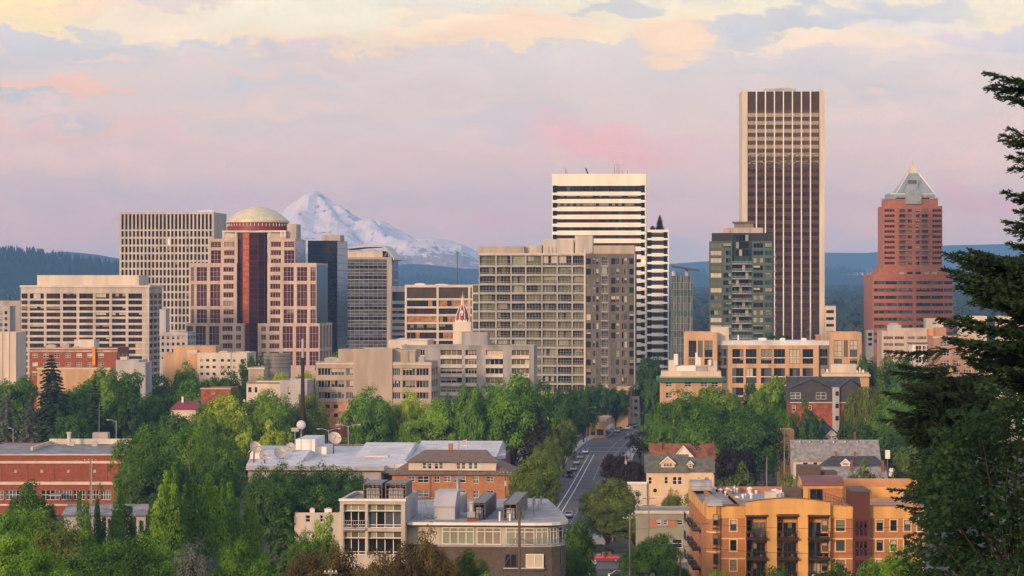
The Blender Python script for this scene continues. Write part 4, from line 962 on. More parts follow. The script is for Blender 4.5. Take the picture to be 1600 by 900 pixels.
# low roof between
b = simple('low_block', 'cream flat roofed block peeking over the beige office block roof', 607, 668, 531, 1110, 'cream', 22, par=.6); rooftop_units(b, [(3, 4, 4, 3, 1)], b.zt-.6); b.finish()
# grey and white apartment block
b = Bld('apartment_block', 'grey four storey apartment block with white balcony stacks, in front of the wide grey one', 'building', 628, 834, 1050, -4.5)
D = 18; zt = b.H(539); X4 = lambda x: b.U(720+x/2.647)
rows = [(250+(785+38*k)/2.647, 250+(808+38*k)/2.647) for k in range(5)]
S_AP = dict(g=G('glass_dark', 'glass_dark', 'glass_olive'), f=M['white_paint'], fw=.1, c=4, b=.5, bm=G('blind', 'blind_dim'))
cols = [(-186, -84), (-75, -60), (-40, 66), (103, 175), (211, 283)]; cols = [(720+a/2.647, 720+c/2.647) for a, c in ((-188, -150), (-84, 5), (18, 66), (103, 175), (211, 283))]
b.block('body', 0, b.W, 0, D, 0, zt, M['grey_concrete'], f=b.rel(b.us(*cols), b.zs(*rows), 0), st=S_AP, t=.9, rev=M['warm_concrete'])
fr = b.fr('f', 0, b.W, 0, D)
for a, c in b.us(*cols):
    for y0, y1 in rows: b.add('balcony', MB().box(a-.05, c+.05, -.35, -.003, b.H(y1+5.2), b.H(y1+.3), M['cream']))
b.add('roof_box', MB().box(X4(0), X4(108), 3, 12, zt-.9, b.H(519, 3), M['grey_concrete'], top=M['roof_grey']))
b.add('roof_box', MB().box(b.U(634), b.U(666), 4, 12, zt-.9, b.H(533, 4), M['cream'], top=M['roof_grey'])); b.add('cornice', MB().box(-.2, b.W+.2, -.2, -.003, zt-.6, zt, M['grey_concrete']))
rooftop_mast(b, b.U(757), 5, zt-.9, 6, .1); rooftop_mast(b, b.U(599+40), 5, zt-.9, 5, .1); b.finish()
# bell tower with a red painted dome
o = empty('bell_tower', (PX(723, 1120), 1120, 0), R(-4), 'cream bell tower with a pointed dark red dome and white scallops', 'tower')
s_ = 1120/F; Zb = lambda y: PZ(450+y/9, 1120); hw = 14*s_
MB().box(-hw, hw, -hw, hw, 0, Zb(475), M['cream']).box(-hw-.3, hw+.3, -hw-.3, hw+.3, Zb(612), Zb(600), M['cream']).build('shaft', o)
dp = [(11.5, 475), (11.3, 440), (10.6, 400), (9.5, 360), (8, 320), (6.2, 285), (4.2, 255), (2.6, 238)]
MB().lathe([(r*s_, Zb(z)) for r, z in dp], M['red_panel'], 28).build('dome', o, True)
for q in range(8):
    t = math.pi/8+q*math.pi/4; MB().tube([(r*s_*1.01*math.cos(t), r*s_*1.01*math.sin(t), Zb(z)) for r, z in dp], .16, M['white_paint'], 4).build('rib', o)
sc_ = MB()
for q in range(16):
    t0, t1 = 2*math.pi*q/16, 2*math.pi*(q+1)/16; tm = (t0+t1)/2; r = 11.75*s_
    sc_.face([(r*math.cos(t0), r*math.sin(t0), Zb(478)), (r*math.cos(t1), r*math.sin(t1), Zb(478)), (r*math.cos(tm)*.985, r*math.sin(tm)*.985, Zb(438))], M['white_paint'])
sc_.build('scallop_trim', o)
MB().lathe([(2.7*s_, Zb(240)), (2.4*s_, Zb(140)), (2.4*s_, Zb(135)), (.02, Zb(133))], M['cream'], 10).box(-2.4*s_, -2*s_, -2.4*s_, -2*s_, Zb(135), Zb(105), M['cream']).box(2*s_, 2.4*s_, -2.4*s_, -2*s_, Zb(135), Zb(105), M['cream']).build('lantern', o)
MB().tube([(0, 0, Zb(135)), (0, 0, Zb(48))], .16, M['cream'], 5, r1=.04).build('spire', o)
yd = -10.2*s_
MB().box(-1.4*s_, 1.4*s_, yd-.5, yd+1.2, Zb(385), Zb(340), M['white_paint']).prism_y([(-2.6*s_, Zb(345)), (2.6*s_, Zb(345)), (0, Zb(305))], yd-.6, yd+1.6, M['white_paint']).box(-.4*s_, .4*s_, yd-.56, yd-.503, Zb(378), Zb(352), M['black_metal']).build('dormer', o)
# tan and orange wide block
b = Bld('apartment_block', 'wide tan apartment block with two raised end towers, below the dark green tower', 'building', 1069, 1346, 1100, -3)
TS = M['tan_stucco']; D = 24; X5 = lambda x: b.U(1020+x/3); Z5 = lambda y: b.H(330+y/3)
S_T = dict(g=G('glass_dark', 'glass_dark', 'glass_grey'), f=M['dark_metal'], fw=.14, c=2, r=3, b=.35, bm=G('blind', 'blind_dim')); S_TB = dict(g=[M['dark_taupe']])
uA, uB = X5(302), X5(828); zt = b.H(519)
def th(L, u0, st): return [(X5(a)-u0, X5(c)-u0, Z5(y1), Z5(y0), st) for a, c, y0, y1 in L]
b.block('end_tower', 0, uA, -1, D, 0, zt, TS, f=th([(168, 204, 606, 684), (242, 280, 606, 684), (168, 204, 690, 720), (242, 280, 690, 720)], 0, S_T)+th([(212, 234, 606, 684)], 0, S_TB), st=S_T, t=.35)
b.block('end_tower', uB, b.W, -1, D, 0, b.H(519), TS, f=th([(848, 886, 604, 682), (923, 958, 604, 682), (848, 886, 690, 718), (923, 958, 690, 718)], uB, S_T)+th([(895, 914, 604, 682)], uB, S_TB), st=S_T, t=.35, nside=0) if False else b.block('end_tower', uB, b.W, -1, D, 0, b.H(519), TS, f=th([(848, 886, 604, 682), (923, 958, 604, 682), (848, 886, 690, 718), (923, 958, 690, 718)], uB, S_T)+th([(895, 914, 604, 682)], uB, S_TB), st=S_T, t=.35)
L = []
for a, c in ((373, 425), (436, 486), (507, 557), (568, 620), (640, 690), (702, 752)): L += [(a, c, 646, 715), (a, c, 735, 806), (a, c, 826, 890)]
L2 = [(a, c, y0, y1) for a, c in ((308, 346), (784, 820)) for y0, y1 in ((646, 680), (688, 722), (735, 806))]
u0 = X5(352); u1 = X5(778)
S_TM = dict(g=G('glass_dark', 'glass_dark', 'glass_grey'), f=M['dark_metal'], fw=.14, c=3, rf=[.45], b=.4, bm=G('blind', 'blind_dim'))
b.block('body', u0, u1, 0, D, 0, Z5(628), TS, f=th(L, u0, S_TM), st=S_TM, t=.5, par=.4)
for a, e in ((uA, u0), (u1, uB)): b.block('recess', a+.003, e-.003, 1.5, D, 0, Z5(628), M['taupe'], f=[h for h in th(L2, a, S_TM) if h[0] > 0 and h[1] < e-a], st=S_TM, t=.3, par=.4)
for (a, c, y0, y1) in L: b.add('balcony_rail', MB().box(X5(a), X5(c), -.12, -.06, Z5(y0+42), Z5(y0+38), M['white_paint']).box(X5(a), X5(c), -.1, -.08, Z5(y1-3), Z5(y0+42), M['dark_metal']) if b.rnd.random() < .55 else MB().box(X5(a), X5(c), -.12, -.06, Z5(y0+42), Z5(y0+39), M['white_paint']))
b.add('roof_parapet', MB().box(uA+.01, uB-.01, 2.4, D-1, Z5(628)-.4, Z5(607), M['roof_white']))
b.add('roof_box', MB().box(X5(274), X5(358), 5, 16, Z5(628), b.H(510.6, 5), M['cream'], top=M['roof_tan']))
b.add('chimney', MB().box(X5(768), X5(792), 6, 9, Z5(607), Z5(584), M['koin_brick']).box(X5(765), X5(795), 5.7, 9.3, Z5(584), Z5(580), M['zinc']))
rooftop_units(b, [(X5(400), 8, .5, .5, 2), (X5(500), 10, 3, 3, .8), (X5(600), 8, 2, 2, .8), (X5(700), 8, 2, 2, .8)], Z5(607), 'white_paint'); b.finish()
b = simple('low_block', 'cream flat roofed annex with a brown cornice, in front of the tan block', 1287, 1358, 582, 1055, 'tan_stucco', 18, par=.3); trim(b, 584.5, .9, 'cream', .5); trim(b, 587, .5, 'brown_brick', .4); b.add('roof_box', MB().box(b.U(1298), b.U(1338), 1, 10, b.zt-.3, b.H(569), M['cream'], top=M['roof_tan'])); rooftop_units(b, [(1, 1, .6, .6, 1.5), (14, 2, .8, .8, 1.2), (13, 2, .5, .5, 2), (11.5, 1, 1, 1, 1)], b.zt-.3, 'white_paint'); b.finish()
# tan block with green cornice
b = Bld('office_block', 'tan block with a green cornice and cream rooftop boxes, beside the end of the street', 'building', 1031, 1128, 1020, -3)
b.block('body', 0, b.W, 0, 20, 0, b.H(588), TS, f=b.rel(b.us((1040, 1050), (1070, 1080), (1095, 1105), (1112, 1122)), b.zs((597, 604.5), (613, 622), (632, 642)), 0), r=b.side(20, 2, b.zs((597, 604.5), (613, 622))), st=S_W, t=.3, par=.2)
b.add('cornice', MB().prism_y([(-1.3, b.H(590)), (b.W+1.3, b.H(590)), (b.W+1.3, b.H(594)), (b.W+.1, b.H(597)), (-.1, b.H(597)), (-1.3, b.H(594))][::-1], -1.3, 20, M['green_cornice']))
b.add('attic', MB().box(.4, b.W-.3, .4, 19, b.H(590)+.003, b.H(580), M['cream'], top=M['roof_tan']))
for (a, c, y, m_) in ((1044.5, 1056, 562.5, 'cream'), (1056.5, 1087, 571, 'white_paint'), (1106, 1120, 563, 'cream'), (1087.5, 1105, 574, 'light_grey')): b.add('roof_box', MB().box(b.U(a, 3), b.U(c, 3), 3, 9, b.H(580)-.3, b.H(y, 3), M[m_], top=M['roof_tan']))
for px, h in ((1055, 4), (1058, 4), (1088.5, 4.5), (1091, 3), (1094, 2.5), (1110, 2)): b.add('roof_duct', MB().lathe([(.45, b.H(571)), (.45, b.H(571)+h), (.01, b.H(571)+h+.1)], M['white_paint'], 8, (b.U(px), 2, 0)))
b.finish()
# right-hand group
b = Bld('office_block', 'cream office block with rows of dark windows, at the foot of the brick tower', 'building', 1378, 1450, 1240, -2)
rows = [(525.5, 530.5), (536, 541), (546.5, 551.5), (557, 562), (567.5, 572.5)]
b.block('body', 0, b.W, 0, 22, 0, b.H(517.5), M['pink_stone'], f=b.rel(b.us((1380.5, 1396), (1398, 1412.5), (1419, 1430), (1433, 1448)), b.zs(*rows), 0), st=dict(S_RB, f=M['pink_stone'], fw=.14, c=6), t=.3)
b.add('attic', MB().box(b.U(1402, 3), b.W-.3, 3, 20, b.H(517.5)-.9, b.H(512.5, 3), M['pink_stone'], top=M['roof_grey'])); rooftop_units(b, [(b.U(1388), 4, 6, 4, 3.6), (b.U(1392), 9, 4, 3, 4.2)], b.H(517.5)-.9); b.finish()
b = simple('office_block', 'plain cream block with two small windows, behind the orange walled terrace', 1447, 1474, 497.5, 1330, 'cream', 18, [(1457, 1463), (1466, 1471)], [(503, 506.5)], S_D); b.finish()
b = simple('terrace_block', 'bright orange wall block beside the black windowed penthouse', 1451, 1463.5, 515, 1200, 'orange_paint', 10, par=.2); b.finish()
b = Bld('penthouse_block', 'white framed block with black glazed upper floors, left of the pink brick apartments', 'building', 1425, 1459, 1170, -2)
rows = [(540, 553), (557, 567), (571, 581)]; b.block('body', 0, b.W, 0, 14, 0, b.H(537.5), M['white_paint'], f=b.rel(b.us((1430.5, 1440), (1441.5, 1447), (1448, 1456.5)), b.zs(*rows), 0), st=dict(g=G('glass_dark'), f=M['white_paint'], fw=.12, c=2, r=2), t=.3, par=.3); b.add('roof', MB().box(-.6, b.W+.5, -.8, 14.5, b.H(537.5)+.003, b.H(536), M['dark_taupe'])); b.finish()
b = Bld('apartment_block', 'pinkish brick apartment block with small balconies, partly hidden by the fir boughs', 'building', 1458.5, 1523, 1150, -2)
rows = [(533.5, 541.5), (548, 556), (562.5, 571), (577, 585.5)]; zt = b.H(525)
brick('pink_brick', (.46, .27, .19), (.40, .22, .15), (.42, .3, .22), 1, .9, .3)
b.block('body', 0, b.W, 0, 22, 0, zt, M['pink_brick'], f=b.rel(b.us((1469, 1483.5), (1489.5, 1498), (1505, 1518)), b.zs(*rows), 0), st=dict(S_W, c=3), t=.35); trim(b, 525.4, .8, 'pink_stone', .25); fr = b.fr('f', 0, b.W, 0, 22)
for z0, z1 in b.zs(*rows): balcony(b, fr, b.U(1489), z0-.3, b.U(1499)-b.U(1489), .9, -.9, 'bars', .3, 1.0, M['pink_stone'], M['red_panel'])
for a, c in ((1459.5, 1466), (1484.5, 1488.5), (1499, 1503)): b.add('pier', MB().box(b.U(a), b.U(c), -.2, -.003, 0, zt-.85, M['pink_brick']))
b.add('roof_box', MB().box(b.U(1463), b.U(1480), 3, 10, zt-.9, b.H(512), M['pink_brick'], top=M['roof_grey'])); b.finish()
b = simple('apartment_block', 'beige apartment wing with small punched windows, behind the fir at the right edge', 1523.5, 1640, 553, 1152, 'cream', 20, [(1534, 1539), (1545, 1556), (1566, 1571), (1577, 1588), (1598, 1603), (1610, 1621)], [(562, 567.5), (577, 583), (592, 598), (607, 613)], S_D1); b.finish()
b = simple('office_block', 'pale flat roofed office slab seen between the fir boughs', 1500, 1542, 494, 1420, 'cream', 18, [(1503, 1540)], [(503, 507), (513, 517)], S_RB); b.finish()
b = simple('office_block', 'long white office slab with black ribbon windows at the right frame edge', 1561, 1680, 494, 1380, 'cream', 22, [(1565, 1591), (1594, 1635)], [(508, 513.5), (520, 525), (532, 537)], S_RB); b.add('attic', MB().box(b.U(1588, 3), b.W, 3, 16, b.zt-.8, b.H(488, 3), M['cream'], top=M['roof_grey'])); b.finish()
# end of the street, left side
b = simple('shop', 'small corner shop with a yellow front, at the bend of the street', 921, 946, 656, 1215, 'tan_stucco', 40, [(923, 930), (933, 943)], [(671, 680)], S_D, rot=-6, rm='roof_tan', par=.4)
mat('yellow_paint', (.75, .42, .06), .6, .1, .5); b.add('fascia', MB().box(0, b.U(938), -.25, -.003, b.H(670), b.H(660), M['yellow_paint'])); trim(b, 657, .5, 'cream', .3)
for k in range(2): b.add('awning', MB().prism_x([(1.5+13*k, b.H(664)), (1.5+13*k, b.H(664)-.2), (1.5+13*k, b.H(664)-.2)][:0] or [(1+14*k, b.H(671)), (11+14*k, b.H(671)), (11+14*k, b.H(666))], b.W+.01, b.W+1.6, M['cream']))
for k in range(4): b.add('side_window', MB().box(b.W+.01, b.W+.08, 1+9*k, 8+9*k, .6, 3.2, M['glass_dark']))
b.finish()
b = simple('shop', 'low white and yellow shop half hidden by trees, left of the corner shop', 866, 893, 644, 1260, 'white_paint', 14, [(870, 876), (880, 888)], [(650, 655)], S_D, par=.4); b.add('fascia', MB().box(0, b.W, -.2, -.003, b.H(668), b.H(660), M['yellow_paint'])); b.finish()
b = simple('low_block', 'tan side street block behind the dark round street trees', 954, 981, 607, 1300, 'tan_stucco', 30, [(957, 963), (968, 975)], [(613, 617), (621, 626), (631, 637)], S_D, rot=-6, rm='roof_tan'); trim(b, 607.5, .6, 'cream', .4); b.finish()
b = simple('low_block', 'narrow grey building at the far end of the street', 981, 999, 619, 1325, 'light_grey', 24, [(984, 988), (991, 996)], [(624, 629), (634, 640), (645, 651)], S_D, rot=-6); b.finish()
b = simple('brick_block', 'dark red block with a white parapet at the far end of the street', 997, 1022, 608, 1340, 'red_panel', 20, rot=-6); trim(b, 609, 1.6, 'cream', .3); b.finish()
b = simple('low_block', 'grey brown flat roofed block above the dark red one at the street end', 997, 1029, 571, 1400, 'warm_concrete', 20, [(1001, 1007), (1012, 1018)], [(590, 596)], S_D, rot=-4); b.finish()
# TV station: wide folded white roof
b = Bld('studio_building', 'low wide studio building with a folded white roof carrying satellite dishes', 'building', 384, 625, 800, -3)
WR = M['roof_white']; zt = b.H(728); D = 105
def PT(px, py, zz):
    """point at height zz seen along that photo line"""
    Yw = (CZ-b.g-zz)*F/(py-HY) if False else None
def rl(px, d): return b.U(px, d)
mb = MB(); zr = zt; zk = zt+2.2
mb.prism([(rl(384, 0), 0), (rl(600, 0), 0), (rl(625, 45), 45), (rl(640, D), D), (rl(400, D), D)], zt-1.2, zt, WR)
mb.prism([(rl(600, 0)+.01, 6), (rl(690, 10), 10), (rl(790, 55), 55), (rl(790, D), D), (rl(641, D), D), (rl(626, 45), 45)], zt-.9, zt+.15, WR)
b.add('roof', mb)
mb = MB()
mb.prism_x([(20, zt+.004), (96, zt+.004), (62, zt+3.4)], rl(560, 40), rl(640, 40), WR); mb.prism_x([(45, zt+.16), (103, zt+.16), (80, zt+3.0)], rl(650, 60), rl(780, 60), WR)
mb.prism_x([(15, zt+.004), (60, zt+.004), (38, zt+2.4)], rl(410, 30), rl(480, 30), WR)
b.add('roof_fold', mb)
b.add('roof_box', MB().box(rl(462, 55), rl(492, 55), 55, 80, zt, zt+4.6, M['white_paint'], top=WR).box(rl(493, 58), rl(510, 58), 58, 76, zt, zt+2.2, M['white_paint'], top=WR))
b.add('roof_box', MB().box(rl(568, 30), rl(606, 30), 30, 44, zt, zt+1.2, M['cream'], top=WR))
b.block('body', rl(388, 2), rl(595, 2), 2, D-2, 0, zt-1.203, M['light_grey'], par=0)
b.block('right_wing', rl(600, 8), rl(770, 8), 12, D-2, 0, zt-.903, M['red_brick_plain'], f=[(2, 20, zt-6, zt-2.4, dict(S_RB))], st=S_RB, t=.4, par=0)
b.add('fascia', MB().box(rl(590, 5), rl(640, 5), 5.5, 8, zt-2.3, zt-1.0, M['cream']))
b.add('roof_rail', MB().box(rl(500, 92), rl(600, 92), 92, 92.1, zt+1, zt+1.15, M['steel']).box(rl(500, 92), rl(600, 92), 92, 92.1, zt+.4, zt+.5, M['steel']))
studio = b; stz = zt+b.g; b.finish()
# brown hip roofed brick apartments
b = Bld('brick_apartments', 'orange brick apartment house with a brown hipped roof and cream dormer floor, at center', 'building', 612.5, 797, 710, -3)
OB = M['orange_brick']; X6 = lambda x, d=0: b.U(520+x/4.21, d); Z6 = lambda y, d=0: b.H(690+y/4.21, d); D = 26
mat('shingle_brown', (.20, .135, .095), .95, .2, .8, bump=.3)
L = [(495, 540, 228, 264), (558, 632, 226, 270), (667, 702, 226, 268), (730, 776, 226, 264), (800, 874, 226, 270), (924, 960, 226, 274), (1013, 1058, 226, 264)]
hs = [(X6(a), X6(c), Z6(y1+92*k), Z6(y0+92*k)) for a, c, y0, y1 in L for k in range(3)]
zt = Z6(212); b.block('body', 0, b.W, 0, D, 0, zt, OB, f=hs, r=b.side(D, 4, sorted({(h[2], h[3]) for h in hs})[::5], .8, .3), st=dict(S_W, b=.6), t=.25, par=0)
ridge = b.H(703, 13)
rf = MB(); SB = M['shingle_brown']; e = .7
a0, a1, dd = -e, b.W+e, D+e
def hip(rf, u0, u1, d0, d1, z0, z1, inset, m):
    dm = (d0+d1)/2; p = [(u0, d0, z0), (u1, d0, z0), (u1, d1, z0), (u0, d1, z0)]; r0, r1 = (u0+inset, dm, z1), (u1-inset, dm, z1)
    rf.face([p[0], p[1], r1, r0], m); rf.face([p[1], p[2], r1], m); rf.face([p[2], p[3], r0, r1], m); rf.face([p[3], p[0], r0], m); rf.face(p[::-1], m)
hip(rf, a0, a1, -e, dd, zt+.004, ridge, 9, SB); b.add('roof', rf)
zD0, zD1 = Z6(190), Z6(131)
uu0, uu1 = X6(497), X6(1072)
b.block('dormer_floor', uu0, uu1, .8, 10, zD0, zD1, M['cream'], f=[(X6(a)-uu0, X6(c)-uu0, Z6(181), Z6(138)) for a, c in ((588, 614), (623, 649), (667, 693), (698, 724), (812, 838), (846, 872), (892, 918), (926, 952))], st=S_W1, t=.2, par=0)
b.add('dormer_roof', MB().face([(uu0-.5, .2, zD1+.05), (uu1+.5, .2, zD1+.05), (uu1-3, 13.5, ridge+.08), (uu0+3, 13.5, ridge+.08)], SB).box(uu0-.5, uu1+.5, .2, .5, zD1-.2, zD1+.045, M['dark_taupe']))
b.add('gutter', MB().box(-e, b.W+e, -e-.15, -e, zt-.25, zt+.1, M['dark_taupe'])); b.add('drain_pipe', MB().box(X6(640), X6(645), -.15, -.003, 0, zt, M['dark_taupe']))
b.add('chimney', MB().box(X6(762, 14), X6(790, 14), 13, 14.5, ridge-1, ridge+1.6, OB)); b.add('skylight', MB().face([(X6(622), 5.3, Z6(122, 5)), (X6(712), 5.3, Z6(122, 5)), (X6(712), 8.3, Z6(90, 8)+.1), (X6(622), 8.3, Z6(90, 8)+.1)], M['grey_concrete']))
for x in (545, 575, 760, 800, 990, 1025, 650, 870): b.add('roof_vent', MB().box(X6(x), X6(x)+.4, 9, 9.4, Z6(112, 9)-.4, Z6(112, 9)+.75, M['dark_taupe']))
b.finish()
# wide red brick hall at left
b = Bld('brick_hall', 'long two storey red brick hall with cream bands and a grey flat roof, lower left', 'building', -60, 192, 790, 0)
RB = M['red_brick']; X7 = lambda x: b.U(x/3.46); Z7 = lambda y: b.H(640+y/3.46); D = 62; zt = Z7(243)
S_H = dict(g=G('glass_dark', 'glass_dark', 'glass_grey'), f=M['white_paint'], fw=.11, c=4, r=2)
hs = [(X7(a), X7(c), Z7(488), Z7(434), S_H) for a, c in ((-190, -130), (-110, -50), (-38, 18), (30, 105), (118, 200), (222, 322), (330, 388), (397, 461), (470, 534), (545, 600))]
hs += [(X7(a), X7(a+18), Z7(341), Z7(324), dict(g=[M['blind']], f=M['cream'], fw=.12)) for a in (-214, -72, 71, 214, 357, 500)]
b.block('body', 0, b.W, 0, D, 0, zt, RB, f=hs, r=b.side(D, 6, [(h[2], h[3]) for h in hs[:1]]), st=S_H, t=.35, par=.25)
for y0, y1, o_ in ((240, 247, .35), (278, 291, .25), (390, 406, .3), (510, 520, .3)): b.add('band', MB().box(-.3, b.W+o_, -o_, -.003, Z7(y1), Z7(y0), M['cream']))
for x in (4, 147, 291, 434, 578): b.add('wall_joint', MB().box(X7(x)-.15, X7(x)+.15, -.12, -.003, Z7(390), Z7(291), M['red_brick_plain']))
b.add('roof_parapet', MB().box(X7(100), X7(578), D-9, D-8.4, zt, zt+1.6, M['cream']).box(X7(100), X7(100)+.6, 20, D-9, zt, zt+1.0, M['cream']))
b.add('roof_box', MB().box(X7(345), X7(432), D-8, D-3, zt, zt+3.3, M['warm_concrete'])); rooftop_mast(b, X7(378), D-6, zt+3.3, 9, .12)
b.add('chimney', MB().lathe([(.55, zt), (.55, zt+3.4), (.75, zt+3.4), (.75, zt+3.8), (.01, zt+3.9)], M['cream'], 10, (X7(228), D-14, 0))); rooftop_units(b, [(X7(375), D-20, 1.6, 1.6, 1.2), (X7(245), D-18, 1.2, 1.2, 1), (X7(520), D-20, 1.5, 1.5, .9)], zt)
b.add('canopy', MB().box(X7(285), X7(352), -7, -1, Z7(458), Z7(451), M['zinc'])); b.finish()
# pale building behind the poplars
b = simple('low_block', 'low pale roofed workshop half hidden behind the thin poplars, lower left', 100, 240, 806, 640, 'light_grey', 18, [(150, 160), (190, 200)], [(812, 818)], S_D, rot=0, rm='roof_white', par=.2)
b.add('roof', MB().face([(-.5, -1, b.zt+.1), (b.W+.5, -1, b.zt+.1), (b.W+.5, 9, b.zt+2.0), (-.5, 9, b.zt+2.0)], M['roof_grey']).face([(b.W+.5, 19, b.zt), (-.5, 19, b.zt), (-.5, 9, b.zt+2.0), (b.W+.5, 9, b.zt+2.0)], M['roof_grey'])); b.finish()
b = simple('low_block', 'peach walled low house with a flat dark roof, behind the drooping cedar', 460, 532, 801, 600, 'cream', 12, [(477.5, 485), (500, 505)], [(805, 816)], S_W1, rot=0, rm='roof_dark', par=.3); rooftop_units(b, [(3, 3, 1, 1, .9), (6, 4, 1.5, 1, .8)], b.zt-.3, 'white_paint'); b.finish()
# red roofs amid the trees
for (px0, px1, py, Y, lab, m_) in ((267, 310, 636, 930, 'small house with a red roof among the trees, left of the brick shop', 'red_panel'), (372, 388, 640, 960, 'tiny red walled house beside the dark radio mast trees', 'red_brick_plain')):
    b = simple('house', lab, px0, px1, py+4, Y, 'cream', 10, rm=m_, par=0); mb = MB(); hip(mb, -.5, b.W+.5, -.5, 10.5, b.zt+.004, b.zt+2.6, 2, M[m_]); b.add('roof', mb); b.add('chimney', MB().box(b.W*.3, b.W*.3+.6, 4, 4.6, b.zt+1, b.zt+4, M['white_paint'])); b.finish()
b = simple('brick_block', 'low brick building with an arched red entrance behind the white folded roof', 502, 535, 668, 985, 'red_brick_plain', 12, [(509, 529)], [(678, 690)], S_D, par=.3); trim(b, 668.5, .5, 'red_panel', .3); b.finish()
# houses on the right
def gable(rf, u0, u1, d0, d1, z0, z1, m, e=.5, wm=None):
    """ridge along u"""
    dm = (d0+d1)/2
    rf.face([(u0-e, d0-e, z0), (u1+e, d0-e, z0), (u1+e, dm, z1), (u0-e, dm, z1)], m); rf.face([(u1+e, d1+e, z0), (u0-e, d1+e, z0), (u0-e, dm, z1), (u1+e, dm, z1)], m)
    if wm:
        for u in (u0, u1): rf.face([(u, d0, z0), (u, d1, z0), (u, dm, z1-.1)], wm)
def dormer(b, uc, w, d0, z0, zw, zp, dl, wm, rm, st=None, name='dormer'):
    mb = MB(); u0, u1 = uc-w/2, uc+w/2
    mb.face([(u0, d0, z0), (u1, d0, z0), (u1, d0, zw), (uc, d0, zp-.12), (u0, d0, zw)], wm)
    mb.face([(u0, d0, z0), (u0, d0, zw), (u0, d0+dl, zw), (u0, d0+dl, z0)], wm); mb.face([(u1, d0, z0), (u1, d0+dl, z0), (u1, d0+dl, zw), (u1, d0, zw)], wm)
    o_ = b.add(name, mb); e = .35
    rb = MB().face([(u0-e, d0-.3, zw-.25), (uc, d0-.3, zp), (uc, d0+dl, zp), (u0-e, d0+dl, zw-.25)], rm).face([(uc, d0-.3, zp), (u1+e, d0-.3, zw-.25), (u1+e, d0+dl, zw-.25), (uc, d0+dl, zp)], rm); rb.build('roof', o_)
    MB().face([(u0-e, d0-.32, zw-.5), (u0-e, d0-.32, zw-.2), (uc, d0-.32, zp+.05), (uc, d0-.32, zp-.3)], M['white_paint']).face([(uc, d0-.32, zp-.3), (uc, d0-.32, zp+.05), (u1+e, d0-.32, zw-.2), (u1+e, d0-.32, zw-.5)], M['white_paint']).build('trim', o_)
    if st: b.win(Fr(0, d0-.05, 1, 0), uc-w*.34, uc+w*.34, z0+.25*(zw-z0), zw-.1, 0, st)
mat('shingle_olive', (.135, .135, .10), .95, .25, .8, bump=.3); mat('shingle_red', (.25, .10, .055), .95, .25, .8, bump=.3); mat('shingle_grey', (.26, .26, .25), .95, .25, .9, bump=.3); mat('shingle_dark', (.055, .057, .062), .95, .25, .8, bump=.3)
mat('peach_wood', (.70, .52, .33), .8, .06, .5)
b = Bld('victorian_house', 'peach wooden house with an olive shingle roof, small dormers and a porthole window', 'house', 1010.5, 1114, 760, -2)
X8 = lambda x, d=0: b.U(980+x/3.636, d); Z8 = lambda y, d=0: b.H(560+y/3.636, d); zt = Z8(648); D = 13; uS = X8(340)
hs = [(X8(a), X8(c), Z8(y1), Z8(y0)) for a, c, y0, y1 in ((120, 141, 673, 714), (211, 232, 672, 712), (258, 282, 672, 716), (287, 311, 672, 716), (395, 420, 672, 700), (438, 466, 672, 690))]
b.block('body', 0, b.W, 0, D, 0, zt, M['peach_wood'], f=hs, r=b.side(D, 2, [(zt-4, zt-1.5)]), st=S_W1, t=.15, par=0)
rf = MB(); gable(rf, 0, uS, 0, D, zt+.004, Z8(545, 6), M['shingle_olive'], .6, M['peach_wood']); gable(rf, uS+1.15, b.W, .5, D-1, zt+.004, Z8(560, 6), M['shingle_olive'], .6, M['peach_wood']); b.add('roof', rf)
b.add('trim', MB().box(-.6, b.W+.6, -.65, -.55, zt-.35, zt+.08, M['white_paint'])); dormer(b, X8(230, 2), X8(270)-X8(192), 1.4, Z8(622, 1.4), Z8(592, 1.4), Z8(556, 1.4), 5, M['peach_wood'], M['shingle_olive'], dict(S_W, c=3)); dormer(b, X8(358, 2), X8(372)-X8(346), 1.6, Z8(625, 1.6), Z8(596, 1.6), Z8(580, 1.6), 4, M['peach_wood'], M['shingle_olive'], S_W1)
b.add('porthole', MB().lathe([(.01, 0), (.55, 0), (.8, 0)], M['white_paint'], 16)); po = b.root.children[-1]; po.location = (X8(158), -.06, Z8(750)); po.rotation_euler = (R(90), 0, 0)
pg = MB().lathe([(.01, .03), (.52, .03)], M['glass_dark'], 16).build('pane', po)
b.add('porch', MB().box(-5, -.003, -1, 4, 0, Z8(712), M['cream'], top=M['roof_tan']).box(-5.2, -.003, -1.2, -1.05, Z8(712), Z8(700), M['white_paint'])); b.finish()
b = Bld('victorian_house', 'house with a rust red roof and white front gable, behind the peach house', 'house', 1018, 1116, 830, -2)
zt = b.H(727); D = 12; b.block('body', 0, b.W, 0, D, 0, zt, M['peach_wood'], par=0); rf = MB(); gable(rf, 0, b.W, 0, D, zt+.004, b.H(693, 6), M['shingle_red'], .5, M['peach_wood']); b.add('roof', rf)
dormer(b, b.U(1068, 1), b.U(1084)-b.U(1055), .2, b.H(718), b.H(713), b.H(696, 0), 5, M['white_paint'], M['shingle_red']); b.add('chimney', MB().box(b.U(1029, 5), b.U(1034, 5), 4, 5, zt, b.H(691, 5), M['shingle_red'])); b.add('chimney', MB().box(b.U(1113, 5), b.U(1116, 5), 5, 6, zt, b.H(689, 5), M['red_brick_plain'])); b.finish()
b = Bld('corner_building', 'olive flat roofed building with a salmon band of windows, left of the ochre apartments', 'building', 994, 1080, 620, -2)
zt = b.H(798); mat('olive_stucco', (.27, .27, .21), .85, .1, .3); mat('salmon', (.45, .20, .12), .85, .1, .3)
